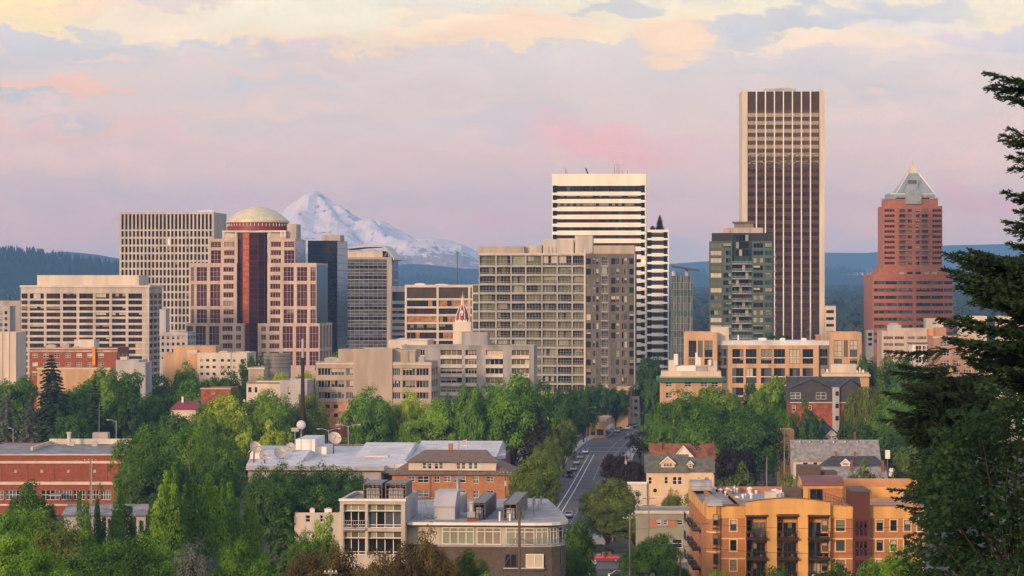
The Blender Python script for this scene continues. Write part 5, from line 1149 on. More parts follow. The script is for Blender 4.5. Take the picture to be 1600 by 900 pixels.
b.block('body', 0, b.W, 0, 14, 0, zt, M['olive_stucco'], f=b.rel(b.us((1026, 1033), (1036, 1043), (1057, 1067)), b.zs((812, 820)), 0)+b.rel(b.us((1050, 1066)), b.zs((842, 856)), 0), st=S_W1, t=.2, par=.3); trim(b, 798, .6, 'cream', .25)
b.add('band', MB().box(b.U(1015), b.U(1025.7), -.08, -.003, b.H(824), b.H(810), M['salmon']).box(b.U(1043.3), b.U(1056.7), -.08, -.003, b.H(824), b.H(810), M['salmon'])); b.finish()
b = Bld('row_house', 'long house with a pale grey shingle roof, right of the narrow ochre one', 'house', 1240, 1373, 800, -1)
zt = b.H(720); D = 12; b.block('body', 0, b.W, 0, D, 0, zt, M['cream'], f=b.rel(b.us((1255, 1262), (1271, 1277), (1290, 1297), (1330, 1337)), b.zs((722.5, 729)), 0), st=S_D1, t=.2, par=0); rf = MB(); gable(rf, 0, b.W, 0, D, zt+.004, b.H(687, 6), M['shingle_grey'], .6, M['cream']); b.add('roof', rf)
for px in (1250, 1266, 1284, 1303, 1321, 1340): b.add('roof_vent', MB().lathe([(.4, 0), (.4, .5), (.01, .7)], M['grey_metal'], 8, (b.U(px, 5), 5.2, b.H(689, 5)-.5)))
b.add('chimney', MB().box(b.U(1334, 7), b.U(1336.5, 7), 6, 7, zt, b.H(675, 6), M['red_brick_plain'])); b.finish()
b = Bld('row_house', 'house with a near black roof, one white dormer and brick chimneys', 'house', 1300, 1388, 745, -1)
zt = b.H(733); D = 11; b.block('body', 0, b.W, 0, D, 0, zt, M['dark_taupe'], par=0); rf = MB(); hip(rf, -3, b.W+.6, -.6, D+.6, zt+.004, b.H(712.5, 5), 3.5, M['shingle_dark']); b.add('roof', rf)
dormer(b, b.U(1321, 1), 2.2, .8, b.H(729), b.H(723), b.H(717), 4, M['white_paint'], M['shingle_dark'], S_W1)
for px, y in ((1306, 705), (1336, 706)): b.add('chimney', MB().box(b.U(px-1.5, 6), b.U(px+1.5, 6), 5, 6, zt, b.H(y, 5), M['red_brick_plain']))
b.finish()
b = Bld('row_house', 'low grey shingled house roof directly behind the ochre apartment roof', 'house', 1262, 1384, 690, -1)
zt = b.H(752); b.block('body', 0, b.W, 0, 10, 0, zt, M['light_grey'], par=0); rf = MB(); gable(rf, 0, b.W, 0, 10, zt+.004, b.H(729, 5), M['shingle_grey'], .5, M['light_grey']); b.add('roof', rf)
for px, y in ((1333, 720), (1381.5, 721)): b.add('chimney', MB().box(b.U(px-1.7), b.U(px+1.7), 3, 4, zt, b.H(y), M['red_brick_plain']))
b.finish()
b = Bld('narrow_house', 'narrow ochre orange building with two white trimmed windows beside the big dark tree', 'house', 1219, 1241, 830, -1)
b.block('body', 0, b.W, 0, 12, 0, b.H(672), M['orange_stucco'], f=b.rel(b.us((1228, 1234)), b.zs((685, 691), (703, 709), (722, 728)), 0), st=S_W, t=.15, par=.3); b.add('awning', MB().box(b.U(1217), b.U(1229), -.6, -.003, b.H(680), b.H(678.5), M['dark_taupe'])); b.finish()
b = Bld('victorian_house', 'white trimmed house with two small gables, above the pale grey shingle roof', 'house', 1241, 1308, 885, -1)
zt = b.H(679); D = 12; b.block('body', 0, b.W, 0, D, 0, zt, M['cream'], f=b.rel(b.us((1247, 1254), (1262, 1270), (1291, 1299), (1300, 1306)), b.zs((681, 687)), 0), st=S_W1, t=.15, par=0); rf = MB(); hip(rf, -.6, b.W+.6, -.6, D+.6, zt+.004, b.H(657, 6), 4, M['shingle_grey'] if False else M['shingle_dark']); b.add('roof', rf)
dormer(b, b.U(1270), b.U(1283)-b.U(1258), -.9, b.H(687), b.H(683), b.H(675), 5, M['white_paint'], M['shingle_dark']); dormer(b, b.U(1299), b.U(1307)-b.U(1291), -.8, b.H(687), b.H(680), b.H(671), 5, M['cream'], M['shingle_dark'], S_W); b.finish()
b = Bld('townhouse_block', 'townhouse block with charcoal upper floor over red brick and a pale stair shaft', 'building', 1235, 1348, 925, -1)
mat('charcoal', (.06, .06, .066), .9, .12, .4); X9 = lambda x: b.U(980+x/3.636); Z9 = lambda y: b.H(560+y/3.636); D = 20
zb_ = Z9(248); hsu = [(X9(a), X9(c), Z9(y1), Z9(y0)) for a, c, y0, y1 in ((928, 985, 194, 230), (1072, 1130, 192, 232))]
b.block('brick_floor', .3, b.W-.3, .3, D, 0, zb_, M['red_brick_plain'], f=[(X9(a)-.3, X9(c)-.3, Z9(y1), Z9(y0)) for a, c, y0, y1 in ((937, 957, 268, 300), (1031, 1048, 268, 292))], st=S_W1, t=.2, par=0)
b.block('upper_floor', 0, b.W, 0, D, zb_+.003, Z9(172), M['charcoal'], f=hsu, st=S_W, t=.2, par=0)
rf = MB(); zpk = Z9(118); 
for a, c in ((0, X9(1163)), (X9(1203), b.W)):
    m_ = (a+c)/2; rf.face([(a-.4, -.5, Z9(172)), (m_, -.5, zpk), (m_, D, zpk), (a-.4, D, Z9(172))], M['shingle_dark']); rf.face([(m_, -.5, zpk), (c+.4, -.5, Z9(172)), (c+.4, D, Z9(172)), (m_, D, zpk)], M['shingle_dark']); rf.face([(a, -.02, Z9(172)), (c, -.02, Z9(172)), (m_, -.02, zpk-.15)], M['charcoal'])
rf.face([(-.4, 8, Z9(172)), (b.W+.4, 8, Z9(172)), (b.W+.4, 14, Z9(110)), (-.4, 14, Z9(110))], M['shingle_dark'])
b.add('roof', rf); b.add('band', MB().box(-.05, b.W+.05, -.08, -.003, zb_-.3, zb_, M['cream']))
b.block('stair_shaft', X9(1165), X9(1203), -1.2, 3, 0, Z9(172)+.4, M['light_grey'], f=[(.9, 2.0, Z9(212+70*k), Z9(186+70*k)) for k in range(3)], st=S_D1, t=.2, par=.2); b.finish()
# ================================================================== FRONT BUILDINGS
# --- condominium with the caged roof plant
b = Bld('condominium', 'modern condominium with glass walled corner block, grey roofs and dark mesh plant cages, lower center', 'building', 531, 633, 365, -4)
XF = lambda x, d=0: b.U(520+x/4.21, d); ZF = lambda y, d=0, u=0: b.H(690+y/4.21, d, u)
mat('board_concrete', (.50, .46, .40), .85, .15, .8, streak=True); mat('pale_panel', (.42, .43, .46), .6, .06, .4, streak=True); mat('membrane', (.37, .36, .36), .85, .2, .4, seam=1.2); mat('mesh_metal', (.15, .15, .15), .5, .15, 2, metal=.5)
BC = M['board_concrete']; zt = ZF(378); D = 15
S_F = dict(g=G('glass_dark', 'glass_dark', 'glass_grey'), f=M['white_paint'], fw=.09, c=3, rf=[.18], b=0); S_FT = dict(g=G('blind_green', 'blind_green', 'glass_olive'), f=M['white_paint'], fw=.08, c=3)
hs = []
for y0, y1, y2 in ((412, 458, 568), (590, 636, 746)):
    for a, c in ((70, 213), (230, 450)): hs += [(XF(a), XF(c), ZF(y1)+.02, ZF(y0), dict(S_FT, c=3 if a < 100 else 4)), (XF(a), XF(c), ZF(y2), ZF(y1)-.02, dict(S_F, c=3 if a < 100 else 4))]
b.block('left_block', 0, b.W, 0, D, 0, zt, BC, M['membrane'], f=hs, st=S_F, t=.7, par=.5, pw=.4)
b.add('cornice', MB().box(-.12, b.W+.1, -.14, -.003, zt-.25, zt+.06, M['white_paint'])); b.add('side_panel', MB().box(b.W+.003, b.W+.08, .4, D, ZF(530), zt-.3, M['pale_panel']))
fr = b.fr('f', 0, b.W, 0, D)
balcony(b, fr, XF(62), ZF(570), XF(216)-XF(62), 1.1, -.5, 'bars', .2, 1.05, M['light_grey'], M['steel'])
o = b.add('terrace_chair', MB().box(XF(130), XF(150), -.3, .2, ZF(570), ZF(556), M['dark_metal']).box(XF(128), XF(132), -.3, .2, ZF(556), ZF(540), M['dark_metal']))
def cage(b, u0, u1, d0, d1, z0, h):
    """slatted plant screen: posts, slats and a mesh lid with units inside"""
    mb = MB(); m = M['mesh_metal']
    mb.box(u0, u1, d0, d1, z0+h-.06, z0+h, m)
    nu, nd = max(2, int((u1-u0)/.55)), max(2, int((d1-d0)/.55))
    for i in range(nu+1):
        u = u0+(u1-u0)*i/nu
        for d in (d0, d1): mb.box(u-.05, u+.05, d-.05, d+.05, z0, z0+h-.061, m)
    for i in range(1, nd):
        d = d0+(d1-d0)*i/nd
        for u in (u0, u1): mb.box(u-.05, u+.05, d-.05, d+.05, z0, z0+h-.061, m)
    ns = int(h/.3)
    for k in range(ns):
        z = z0+.15+k*.3
        mb.box(u0-.07, u1+.07, d1+.055, d1+.08, z, z+.2, m)
        for u in (u0-.08, u1+.055): mb.box(u, u+.025, d0, d1, z, z+.24, m)
        if k % 2 == 0: mb.box(u0, u1, d0-.08, d0-.055, z, z+.07, m)
    o = b.add('plant_cage', mb)
    MB().box(u0+.3, u1-.3, d0+.5, d0+(d1-d0)*.5, z0, z0+h*.7, M['grey_metal']).build('air_unit', o)
zr = zt-.5
cage(b, XF(203, 5), XF(322, 5), 5, 12, zr, 2.2); cage(b, XF(348, 5), XF(480, 5), 5, 12, zr, 2.2)
# right block: lower roof, curved right end
zR = ZF(545); d0 = 1.5; uA, uB = b.W+.09, XF(1545)
def cpt(x, d): return (XF(x, d), d)
edge = [cpt(490, d0), cpt(1000, d0), cpt(1330, d0), cpt(1440, d0+.5), cpt(1500, d0+1.5), cpt(1540, d0+3.2), cpt(1548, d0+5.2)]
back = [cpt(1500, 22), cpt(1412, 44), cpt(1180, 45), cpt(660, 42), cpt(490, 38)]
rp = MB()
poly = edge+back
rp.prism(poly, zR-.15, zR+.22, M['white_paint'], top=M['membrane'])
b.add('lower_roof', rp)
inner = [cpt(690, d0+1.2), cpt(1330, d0+1.2), cpt(1420, d0+1.7), cpt(1475, d0+2.7), cpt(1505, d0+4.2), cpt(1510, d0+6)]
zc0, zc1 = ZF(686), zR-.155
wl = MB(); 
walls_in = [cpt(492, d0+1.3)]+inner+[cpt(1488, 21), cpt(1400, 43), cpt(680, 41), cpt(492, 37)]
b.add('upper_floor', MB().prism(walls_in, zc0, zc1, BC))
nb_ = [cpt(690, d0), cpt(1330, d0), cpt(1440, d0+.5), cpt(1495, d0+1.5), cpt(1527, d0+3.2), cpt(1530, d0+6), cpt(1490, 21), cpt(1402, 43), cpt(690, 40)]
mat('brown_block', (.105, .085, .075), .85, .15, .6)
b.add('brick_floor', MB().prism(nb_, 0, zc0-.12, M['brown_brick'])); b.add('terrace_slab', MB().prism([(x, y-.1) for x, y in nb_[:6]]+nb_[6:], zc0-.118, zc0-.003, M['light_grey']))
S_C = dict(g=G('glass_dark', 'blind_green', 'blind_green', 'blind_dim'), f=M['white_paint'], fw=.1, c=3, rf=[.76])
for a, c in ((706, 918), (935, 1098), (1128, 1318)): b.win(Fr(0, d0+1.12, 1, 0), XF(a), XF(c), zc0+.05, zc1-.35, .03, dict(S_C, c=4 if a == 706 else 3))
def arc_win(p, q, z0, z1, st):
    dx_, dy_ = q[0]-p[0], q[1]-p[1]; L_ = math.hypot(dx_, dy_); b.win(Fr(p[0], p[1], dx_/L_, dy_/L_), .1, L_-.1, z0, z1, -.1, st)
arc_win(inner[1], inner[2], zc0+.05, zc1-.35, dict(S_C, c=2)); arc_win(inner[2], inner[3], zc0+.05, zc1-.35, dict(S_C, c=2)); arc_win(inner[3], inner[4], zc0+.05, zc1-.35, dict(S_C, c=1))
S_BB = dict(g=G('glass_dark'), f=M['dark_metal'], fw=.1, c=2); S_BW = dict(g=[M['blind']], f=M['white_paint'], fw=.1, c=2)
for y0, y1 in ((738, 828), (905, 990)):
    for (a, c, s_) in ((1125, 1205, S_BB), (1265, 1382, S_BW)): b.win(Fr(0, d0, 1, 0), XF(a), XF(c), ZF(y1), ZF(y0), -.03, s_)
    arc_win(nb_[3], nb_[5], ZF(y1-20), ZF(y0-20), S_BB)
b.add('sill', MB().box(XF(1118), XF(1388), d0-.4, d0-.003, ZF(836), ZF(829), M['light_grey'])); b.add('canopy', MB().box(XF(1010), XF(1385), d0-.5, d0-.003, ZF(890), ZF(874), M['brown_block']))
# terrace railing round the curve
rl_ = MB()
pl = [(x, y+.08) for x, y in nb_[:6]]
for (xa, ya), (xb, yb) in zip(pl, pl[1:]):
    if xa < XF(900): xa = XF(1128)
    rl_.tube([(xa, ya, zc0+1.0), (xb, yb, zc0+1.0)], .035, M['steel'], 4)
    n = max(1, int(math.hypot(xb-xa, yb-ya)/1.2))
    for i in range(n+1): rl_.tube([(xa+(xb-xa)*i/n, ya+(yb-ya)*i/n, zc0), (xa+(xb-xa)*i/n, ya+(yb-ya)*i/n, zc0+1.0)], .025, M['steel'], 4)
    rl_.face([(xa, ya, zc0+.1), (xb, yb, zc0+.1), (xb, yb, zc0+.9), (xa, ya, zc0+.9)], M['rail_glass'])
b.add('railing', rl_)
# roof plant
zr = zR+.22
b.add('lift_box', MB().prism_x([(6, zr), (14, zr), (14, zr+3.2), (9, zr+3.2), (6, zr+1.6)], XF(666, 6), XF(803, 6), M['pale_panel'])); b.add('lift_hood', MB().prism_x([(5.8, zr+1.65), (9, zr+3.25), (14.2, zr+3.25), (14.2, zr+3.4), (8.9, zr+3.4), (5.8, zr+1.85)], XF(662, 6), XF(806, 6), M['light_grey']))
b.add('flue', MB().lathe([(.32, zr), (.32, zr+4.6), (.5, zr+4.6), (.5, zr+4.75), (.05, zr+5.0)], M['steel'], 14, (XF(823, 14), 14, 0), ))
b.add('water_heater', MB().lathe([(.7, zr), (.7, zr+2.4), (.6, zr+2.6), (.02, zr+2.7)], M['light_grey'], 14, (XF(850, 19), 19, 0)))
b.add('vent_unit', MB().box(XF(870), XF(920), 3.4, 4.4, zr+.5, zr+1.2, M['light_grey']).box(XF(866), XF(924), 3.3, 4.5, zr, zr+.35, M['red_brick_plain']).lathe([(.25, zr+1.2), (.25, zr+2.2), (.4, zr+2.3), (.02, zr+2.5)], M['cream'], 10, (XF(895), 3.9, 0)))
cage(b, XF(925, 6), XF(1000, 6), 6, 25, zr, 2.2); cage(b, XF(1125, 6), XF(1208, 6), 6, 27, zr, 2.1)
st_ = MB()
for sx in (590, 650):
    st_.tube([(XF(sx, 5), 5, zr), (XF(580, 12), 12, zt+.3)], .05, M['steel'], 4)
for k in range(9): st_.box(XF(586), XF(652), 5+.75*k, 5.35+.75*k, zr+.3*k, zr+.3*k+.04, M['steel'])
b.add('roof_stair', st_)
rnd = random.Random(4)
for i in range(14):
    d = rnd.uniform(4, 36); u = XF(rnd.uniform(1235, 1400), d); b.add('roof_pipe', MB().lathe([(.07, zr), (.07, zr+rnd.uniform(.4, 1.1)), (.11, zr+1.1), (.01, zr+1.15)], M['steel'], 7, (u, d, 0)))
for px, d, h in ((1098, 4, 1.2), (1165, 4.2, .9)): b.add('roof_pipe', MB().lathe([(.12, zr), (.12, zr+h), (.01, zr+h+.05)], M['white_paint'], 8, (XF(px, d), d, 0)))
b.finish()

# --- ochre apartment building
b = Bld('ochre_apartments', 'ochre and brick apartment building with black balconies and a dark red stair tower', 'building', 1104, 1446, 435, 0)
XA = lambda x, d=0: b.U(1040+x/3.81, d); ZA = lambda y, d=0: b.H(700+y/3.81, d); D = 44
mat('ochre', (.68, .385, .12), .85, .14, .35, streak=True); mat('rust_metal', (.095, .024, .021), .5, .12, .6, streak=True); mat('rust_roof', (.19, .068, .052), .55, .12, .6); mat('ochre_trim', (.74, .50, .24), .85, .05, .5)
brick('apt_brick', (.45, .195, .08), (.37, .15, .06), (.48, .28, .14), 1, .5, .16)
OC, AB = M['ochre'], M['apt_brick']
S_Y = dict(g=G('glass_dark', 'glass_dark', 'glass_grey'), f=M['dark_metal'], fw=.07, c=1, rf=[.5], b=.45, bm=G('blind', 'blind_dim'))
S_YD = dict(g=G('glass_dark', 'glass_dark', 'glass_grey'), f=M['dark_metal'], fw=.08, c=3, b=.3, bm=G('blind', 'blind_dim'))
rows = [(430, 495), (549, 614), (668, 732), (787, 851)]
pf = lambda L, u0=0: [(XA(a)-u0, XA(c)-u0, ZA(y1), ZA(y0)) for a, c in L for y0, y1 in rows]
zband = ZA(425)
def body(nm, x0, x1, d0, cols, zt_, up=True):
    u0, u1 = XA(x0), XA(x1)
    b.block(nm, u0, u1, d0, D, 0, zt_, AB, M['membrane'], f=pf(cols, u0), st=S_Y, t=.22, par=.9)
    if up: b.add('stucco_band', MB().box(u0-.04, u1+.04, d0-.09, d0-.003, zband+.1, zt_+.06, OC)); 
    for y in (540, 659, 778): b.add('belt_course', MB().box(u0-.05, u1+.05, d0-.1, d0-.003, ZA(y+5), ZA(y-3), M['ochre_trim']))
    for h in pf(cols, 0):
        a, c, z0, z1 = h; mb = MB(); y_ = d0
        for q_ in ((a-.18, a, z0-.18, z1+.18), (c, c+.18, z0-.18, z1+.18), (a, c, z0-.18, z0), (a, c, z1, z1+.18)): mb.box(q_[0], q_[1], y_-.07, y_-.004, q_[2], q_[3], M['ochre_trim'])
        b.add('window_surround', mb)
body('left_part', 330, 475, .6, [(386, 424)], ZA(352))
body('right_part', 978, 1115, .4, [(1016, 1068)], ZA(352)); body('right_part', 1212, 1545, .4, [(1257, 1296), (1340, 1378), (1422, 1460), (1500, 1530)], ZA(352))
# center bay with the arched parapet
u0, u1 = XA(475), XA(978); ap = [(u0+(u1-u0)*i/16, ZA(322-24*math.sin(math.pi*i/16))) for i in range(17)]
zc = ZA(352)
col3 = [(475, 603), (660, 788), (845, 975)]
tops = [(400, 378), (386, 386), (378, 400)]
hs = []
for (a, c) in ((478, 602), (661, 787), (846, 973)): hs.append((XA(a)-u0, XA(c)-u0, 0, ZA(404)))
b.block('center_bay', u0, u1, -.6, 8, 0, zc, OC, f=hs, t=2.0, par=0, rev=M['ochre'])
b.add('arched_parapet', MB().prism_y([(u0, zc+.003), (u1, zc+.003)]+ap[::-1], -.62, -.2, OC)); b.add('parapet_cap', MB().prism_y(ap[::-1]+[(x, z+.12) for x, z in ap], -.7, -.15, M['rust_roof']))
for i, (a, c) in enumerate(((478, 602), (661, 787), (846, 973))):
    ua, uc_ = XA(a), XA(c); w = uc_-ua
    lz, rz_ = tops[i]
    mb = MB().face([(ua-.1, -1.0, ZA(404 if i == 0 else (392 if i == 1 else 396))+.0), (uc_+.1, -1.0, ZA(396 if i == 0 else (392 if i == 1 else 404))), (uc_+.1, 1.2, ZA(388)), (ua-.1, 1.2, ZA(388))], M['dark_metal']); mb.box(ua-.1, uc_+.1, -.95, -.62, ZA(406), ZA(397), M['dark_metal']); b.add('balcony_canopy', mb)
    for k, (y0, y1) in enumerate(((425, 530), (547, 650), (665, 770), (784, 890))):
        z0 = ZA(y1+2); z1 = ZA(y0)
        wmb = MB(); wmb.box(ua+.003, uc_-.003, 1.36, 1.4, z0, z1+.9, OC); b.add('balcony_wall', wmb)
        left = i < 2
        wa, wb = (ua+w*.36, uc_-.15) if left else (ua+.15, ua+w*.64); na, nb2 = (ua+.08, ua+w*.30) if left else (ua+w*.70, uc_-.08)
        b.win(Fr(0, 1.3, 1, 0), wa, wb, z0, z0+2.15, 0, S_YD, 'balcony_door'); b.win(Fr(0, 1.3, 1, 0), na, nb2, z0+.9, z0+2.5, 0, S_Y)
        balcony(b, b.fr('f', 0, 1, -.6, D), ua-.05, z0, w+.1, 2.0, -.7, 'bars', .32, 1.05, M['black_metal'], M['black_metal'])
        rr_ = b.rnd
        if rr_.random() < .8: b.add('balcony_chair', MB().box(ua+w*.2, ua+w*.2+.5, .2, .7, z0, z0+.45, M[rr_.choice(('white_paint', 'dark_metal', 'red_panel'))]).box(ua+w*.2, ua+w*.2+.5, .65, .72, z0+.45, z0+.95, M['dark_metal']))
        if rr_.random() < .7: b.add('plant_pot', MB().lathe([(.2, 0), (.26, .45), (.02, .46)], M['red_brick_plain'], 8, (ua+w*.75, .1, z0)))
# stair tower
u0, u1 = XA(1115), XA(1212); b.block('stair_tower', u0, u1, -.8, 9, 0, ZA(262), M['rust_metal'], f=[(.25, u1-u0-.25, ZA(y1), ZA(y0), dict(g=G('glass_dark'), f=M['rust_metal'], fw=.2, c=3, rf=[.5], b=.0)) for y0, y1 in ((428, 528), (547, 648), (665, 768), (785, 880))], st=S_Y, t=.3, par=.3)
b.add('stair_tower_cap', MB().box(u0-.15, u1+.15, -.95, 9.1, ZA(262)+.003, ZA(250), M['brown_brick']))
for y0 in (455, 575): 
    for s_ in (.3, .62): b.add('stair_light', MB().box(u0+(u1-u0)*s_, u0+(u1-u0)*s_+.5, -.52, -.48, ZA(y0+22), ZA(y0), M['blind']))
# corner turret with curved roof and the left side facade
rt = MB(); u0, u1 = XA(246), XA(330)
cor = [(u0, 1.2), (u0+.5, .1), (u0+1.4, -.3), (u1-.9, -.3), (u1-.1, .3), (u1, 1.0), (u1, 9), (u0, 9)]
b.add('corner_bay', MB().prism(cor, 0, zband, AB)); b.add('corner_bay_top', MB().prism([(x*1.0, y-.06) for x, y in cor], zband+.003, ZA(345), OC))
n8 = 10
arc = [(3.6-3.9*math.cos(math.pi/2*i/n8), ZA(345)+2.2*math.sin(math.pi/2*i/n8)) for i in range(n8+1)]
def barrel(nm, u0, u1, d0, dr, z0, h, m):
    mb = MB(); pr_ = [(d0+dr*(1-math.cos(math.pi/2*i/8)), z0+h*math.sin(math.pi/2*i/8)) for i in range(9)]
    for (y0, z0_), (y1, z1_) in zip(pr_, pr_[1:]): mb.face([(u0, y0, z0_), (u1, y0, z0_), (u1, y1, z1_), (u0, y1, z1_)], m)
    for u in (u0, u1): mb.face([(u, y, z) for y, z in pr_]+[(u, d0+dr, z0)], OC)
    mb.box(u0, u1, d0+dr, d0+dr+.2, z0-.5, z0+h, OC); return b.add(nm, mb)
barrel('curved_roof', u0-.1, u1+.2, -.4, 4.2, ZA(345)+.003, ZA(300)-ZA(345), M['membrane'])
for (x0, x1) in ((282, 313),):
    for y0, y1 in ((393, 460), (512, 576), (628, 692), (747, 811)): b.win(Fr(0, -.3, 1, 0), XA(x0), XA(x1), ZA(y1), ZA(y0), -.02, S_Y)
    for y in (500, 617): b.add('belt_course', MB().prism([(x, yy_-.12) for x, yy_ in cor[:6]]+[(u1, 1), (u0, 1.2)], ZA(y+6), ZA(y-3), M['ochre_trim']))
for y in (478, 596, 712): b.add('vent_grille', MB().box(XA(280), XA(310), -.37, -.303, ZA(y+6), ZA(y-6), M['dark_metal']))
# left side: long facade facing the street, receding
b.block('side_wing', XA(246)+.003, XA(475), 9.003, D, 0, ZA(345, 0)-.4, AB, M['membrane'], l=[(a, c, ZA(y1), ZA(y0)) for a, c in ((2, 4.5), (8, 9.6), (11, 13.5), (17, 19.5), (21.5, 23.2), (26, 28.5), (31, 33)) for y0, y1 in rows], st=S_Y, t=.25, par=.5)
frl = b.fr('l', XA(246), 0, 9.003, D)
b.add('stucco_band', MB().box(XA(246)-.09, XA(246), 9.1, D, zband+.1, ZA(345)-.38, OC))
for a in (6.8, 16.2, 25.2):
    for y0, y1 in rows[:3]: balcony(b, frl, a, ZA(y1+35), 5.2, 1.3, -1.3, 'bars', .3, 1.1, M['black_metal'], M['black_metal'])
barrel('curved_roof', XA(246)-.1, XA(246)+3.5, D-6, 4, ZA(345)-.35, 1.6, M['membrane'])
# roofs
zroof = ZA(352)-.9
b.add('roof_deck', MB().box(XA(480), XA(975), 8.01, D, zroof-.4, zroof+.02, M['membrane'])); b.add('rear_parapet', MB().box(XA(246), XA(860), D+.003, D+.35, zroof-2, zroof+1.0, M['salmon']))
mat('orange_roof', (.55, .28, .13), .85, .1, .4)
b.add('orange_terrace', MB().box(XA(985), XA(1540), 9.2, D, zroof+.025, zroof+.5, M['orange_roof'])); b.add('terrace_wall', MB().box(XA(1050, 26), XA(1500, 26), 26, 26.35, zroof+.5, zroof+2.2, OC)); b.add('rear_terrace_wall', MB().box(XA(1050, 40), XA(1500, 40), 40, 40.4, zroof+.5, zroof+2.6, M['orange_roof']))
b.add('side_parapet', MB().box(b.W-.5, b.W-.1, 10, 40, zroof+.5, zroof+1.2, M['cream']))
# penthouse
d_ = 14; p0, p1 = XA(822, d_), XA(1052, d_); zp = ZA(222, d_)
b.block('penthouse', p0, p1, d_, d_+10, zroof+.03, zp, AB, f=[(1.0, 3.0, zroof+.3, zp-.6)], st=dict(g=G('glass_dark'), f=M['dark_metal'], fw=.1, c=2), t=.25, par=0); b.add('penthouse_frame', MB().box(p0-.1, p1+.1, d_-.1, d_-.003, zp-.5, zp, OC).box(p0-.1, p0+.7, d_-.1, d_-.003, zroof, zp-.51, OC))
barrel('curved_roof', p0-.3, p1+.3, d_-.5, 6, zp+.003, ZA(176, d_)-zp, M['rust_roof'])
b.add('lift_box', MB().box(XA(806, 19), XA(932, 19), 21, 27, zroof, ZA(114, 19), M['brown_brick']).box(XA(930, 22), XA(1024, 22), 22.2, 27, zroof, ZA(140, 22), M['brown_brick']))
b.add('plant_screen', MB().box(XA(704, 14), XA(806, 14), 14, 17, zroof, ZA(242, 14), M['brown_brick'])); b.add('roof_hut', MB().box(XA(596, 12), XA(660, 12), 12, 15, zroof, ZA(265, 12), M['cream']))
sr = MB()
for k in range(12):
    t = k/11; sr.tube([(XA(935+170*t, 10), 10-1.5*t, zroof+.5), (XA(935+170*t, 10), 10-1.5*t, zroof+2.4-1.2*t)], .05, M['black_metal'], 4)
for h in (0, .5, 1.0): sr.tube([(XA(935, 10), 10, zroof+1.4+h), (XA(1105, 10), 8.5, zroof+.2+h)], .05, M['black_metal'], 4)
b.add('stair_rail', sr)
rnd = random.Random(9)
for (x, y) in ((237, 238), (272, 232), (288, 246), (325, 262), (362, 278), (385, 290), (405, 300), (424, 312), (340, 238), (365, 240), (388, 238), (410, 226), (425, 240), (460, 290), (478, 285), (510, 290), (500, 240), (538, 236), (540, 255), (650, 240), (668, 242), (600, 280), (688, 270), (1130, 226), (1188, 234), (1275, 235), (1330, 238)):
    Yr = (CZ-b.g-zroof)*F/(700+y/3.81+3-HY)-b.Y if True else 0
    d = min(max(Yr, 10), D-2); w = rnd.uniform(.18, .42); h = rnd.uniform(.5, 1.2) if y > 234 else 1.4
    b.add('roof_vent', MB().lathe([(w, 0), (w, h*.6), (w*1.6, h*.62), (w*1.5, h*.8), (.02, h)], M['white_paint'] if rnd.random() < .7 else M['steel'], 9, (XA(x, d), d, zroof+.02)))
for x, d in ((683, 12), (698, 12.5)): b.add('flue', MB().lathe([(.2, 0), (.2, 2.2), (.02, 2.3)], M['light_grey'], 9, (XA(x, d), d, zroof)))
b.add('roof_dish', MB().lathe([(.02, 0), (.3, .05), (.55, .2)], M['grey_metal'], 12, (XA(300, 2), 2, ZA(295))))
b.finish()
# ================================================================== STREET, CARS, POLES
mat('asphalt', (.078, .077, .080), .9, .25, .12, colr2=(.115, .112, .110), detail=8); mat('kerb', (.38, .37, .35), .9, .15, .5); mat('road_white', (.70, .69, .66), .8, .12, .6)
# centre of the main street as photo points on the ground: (column, row) -> world
def GPT(px, py):
    Y = 900.0
    for _ in range(40): Y = (CZ-ground(Y))*F/(py-HY)
    return Vector((PX(px, Y), Y, ground(Y)))
L1 = [(13.8-.059*(832-y), y) for y in (560, 640, 700, 760, 832)]+[(20.8, 950), (29.06, 1090), (36.5, 1177), (46, 1260), (58, 1340), (72, 1420), (90, 1520)]
def off(i, d):
    a, c = L1[max(0, i-1)], L1[min(len(L1)-1, i+1)]; dx_, dy_ = c[0]-a[0], c[1]-a[1]; l = math.hypot(dx_, dy_)
    return (L1[i][0]+d*dy_/l, L1[i][1]-d*dx_/l)
def strip(name, d0, d1, m, dz, sub=True, thick=0, i0=0, i1=None):
    mb = MB(); n = len(L1) if i1 is None else i1
    pts = []
    for i in range(i0, n):
        for t in ((0, .5) if i < n-1 else (0,)):
            def at(d):
                p = off(i, d)
                if t: q_ = off(i+1, d); p = ((p[0]+q_[0])/2, (p[1]+q_[1])/2)
                return p
            pts.append((at(d0), at(d1)))
    for (a, c), (e, f_) in zip(pts, pts[1:]):
        za, ze = ground(a[1])+dz, ground(e[1])+dz
        mb.face([(*a, za), (*c, za), (*f_, ze), (*e, ze)], m)
        if thick:
            mb.face([(*e, ze-thick), (*a, za-thick), (*a, za), (*e, ze)], m); mb.face([(*c, za-thick), (*f_, ze-thick), (*f_, ze), (*c, za)], m)
    return tag(mb.build(name), kind='structure')
strip('road', -6.5, 13.5, M['asphalt'], .03)
strip('road_marking', -.12, .16, M['road_white'], .036, i0=2, i1=7); strip('road_marking', 1.75, 2.03, M['road_white'], .036, i0=2, i1=7)
strip('pavement', -10.0, -6.5, M['kerb'], .16, thick=.16); strip('pavement', 13.5, 17.0, M['kerb'], .16, thick=.16)
dm = MB()
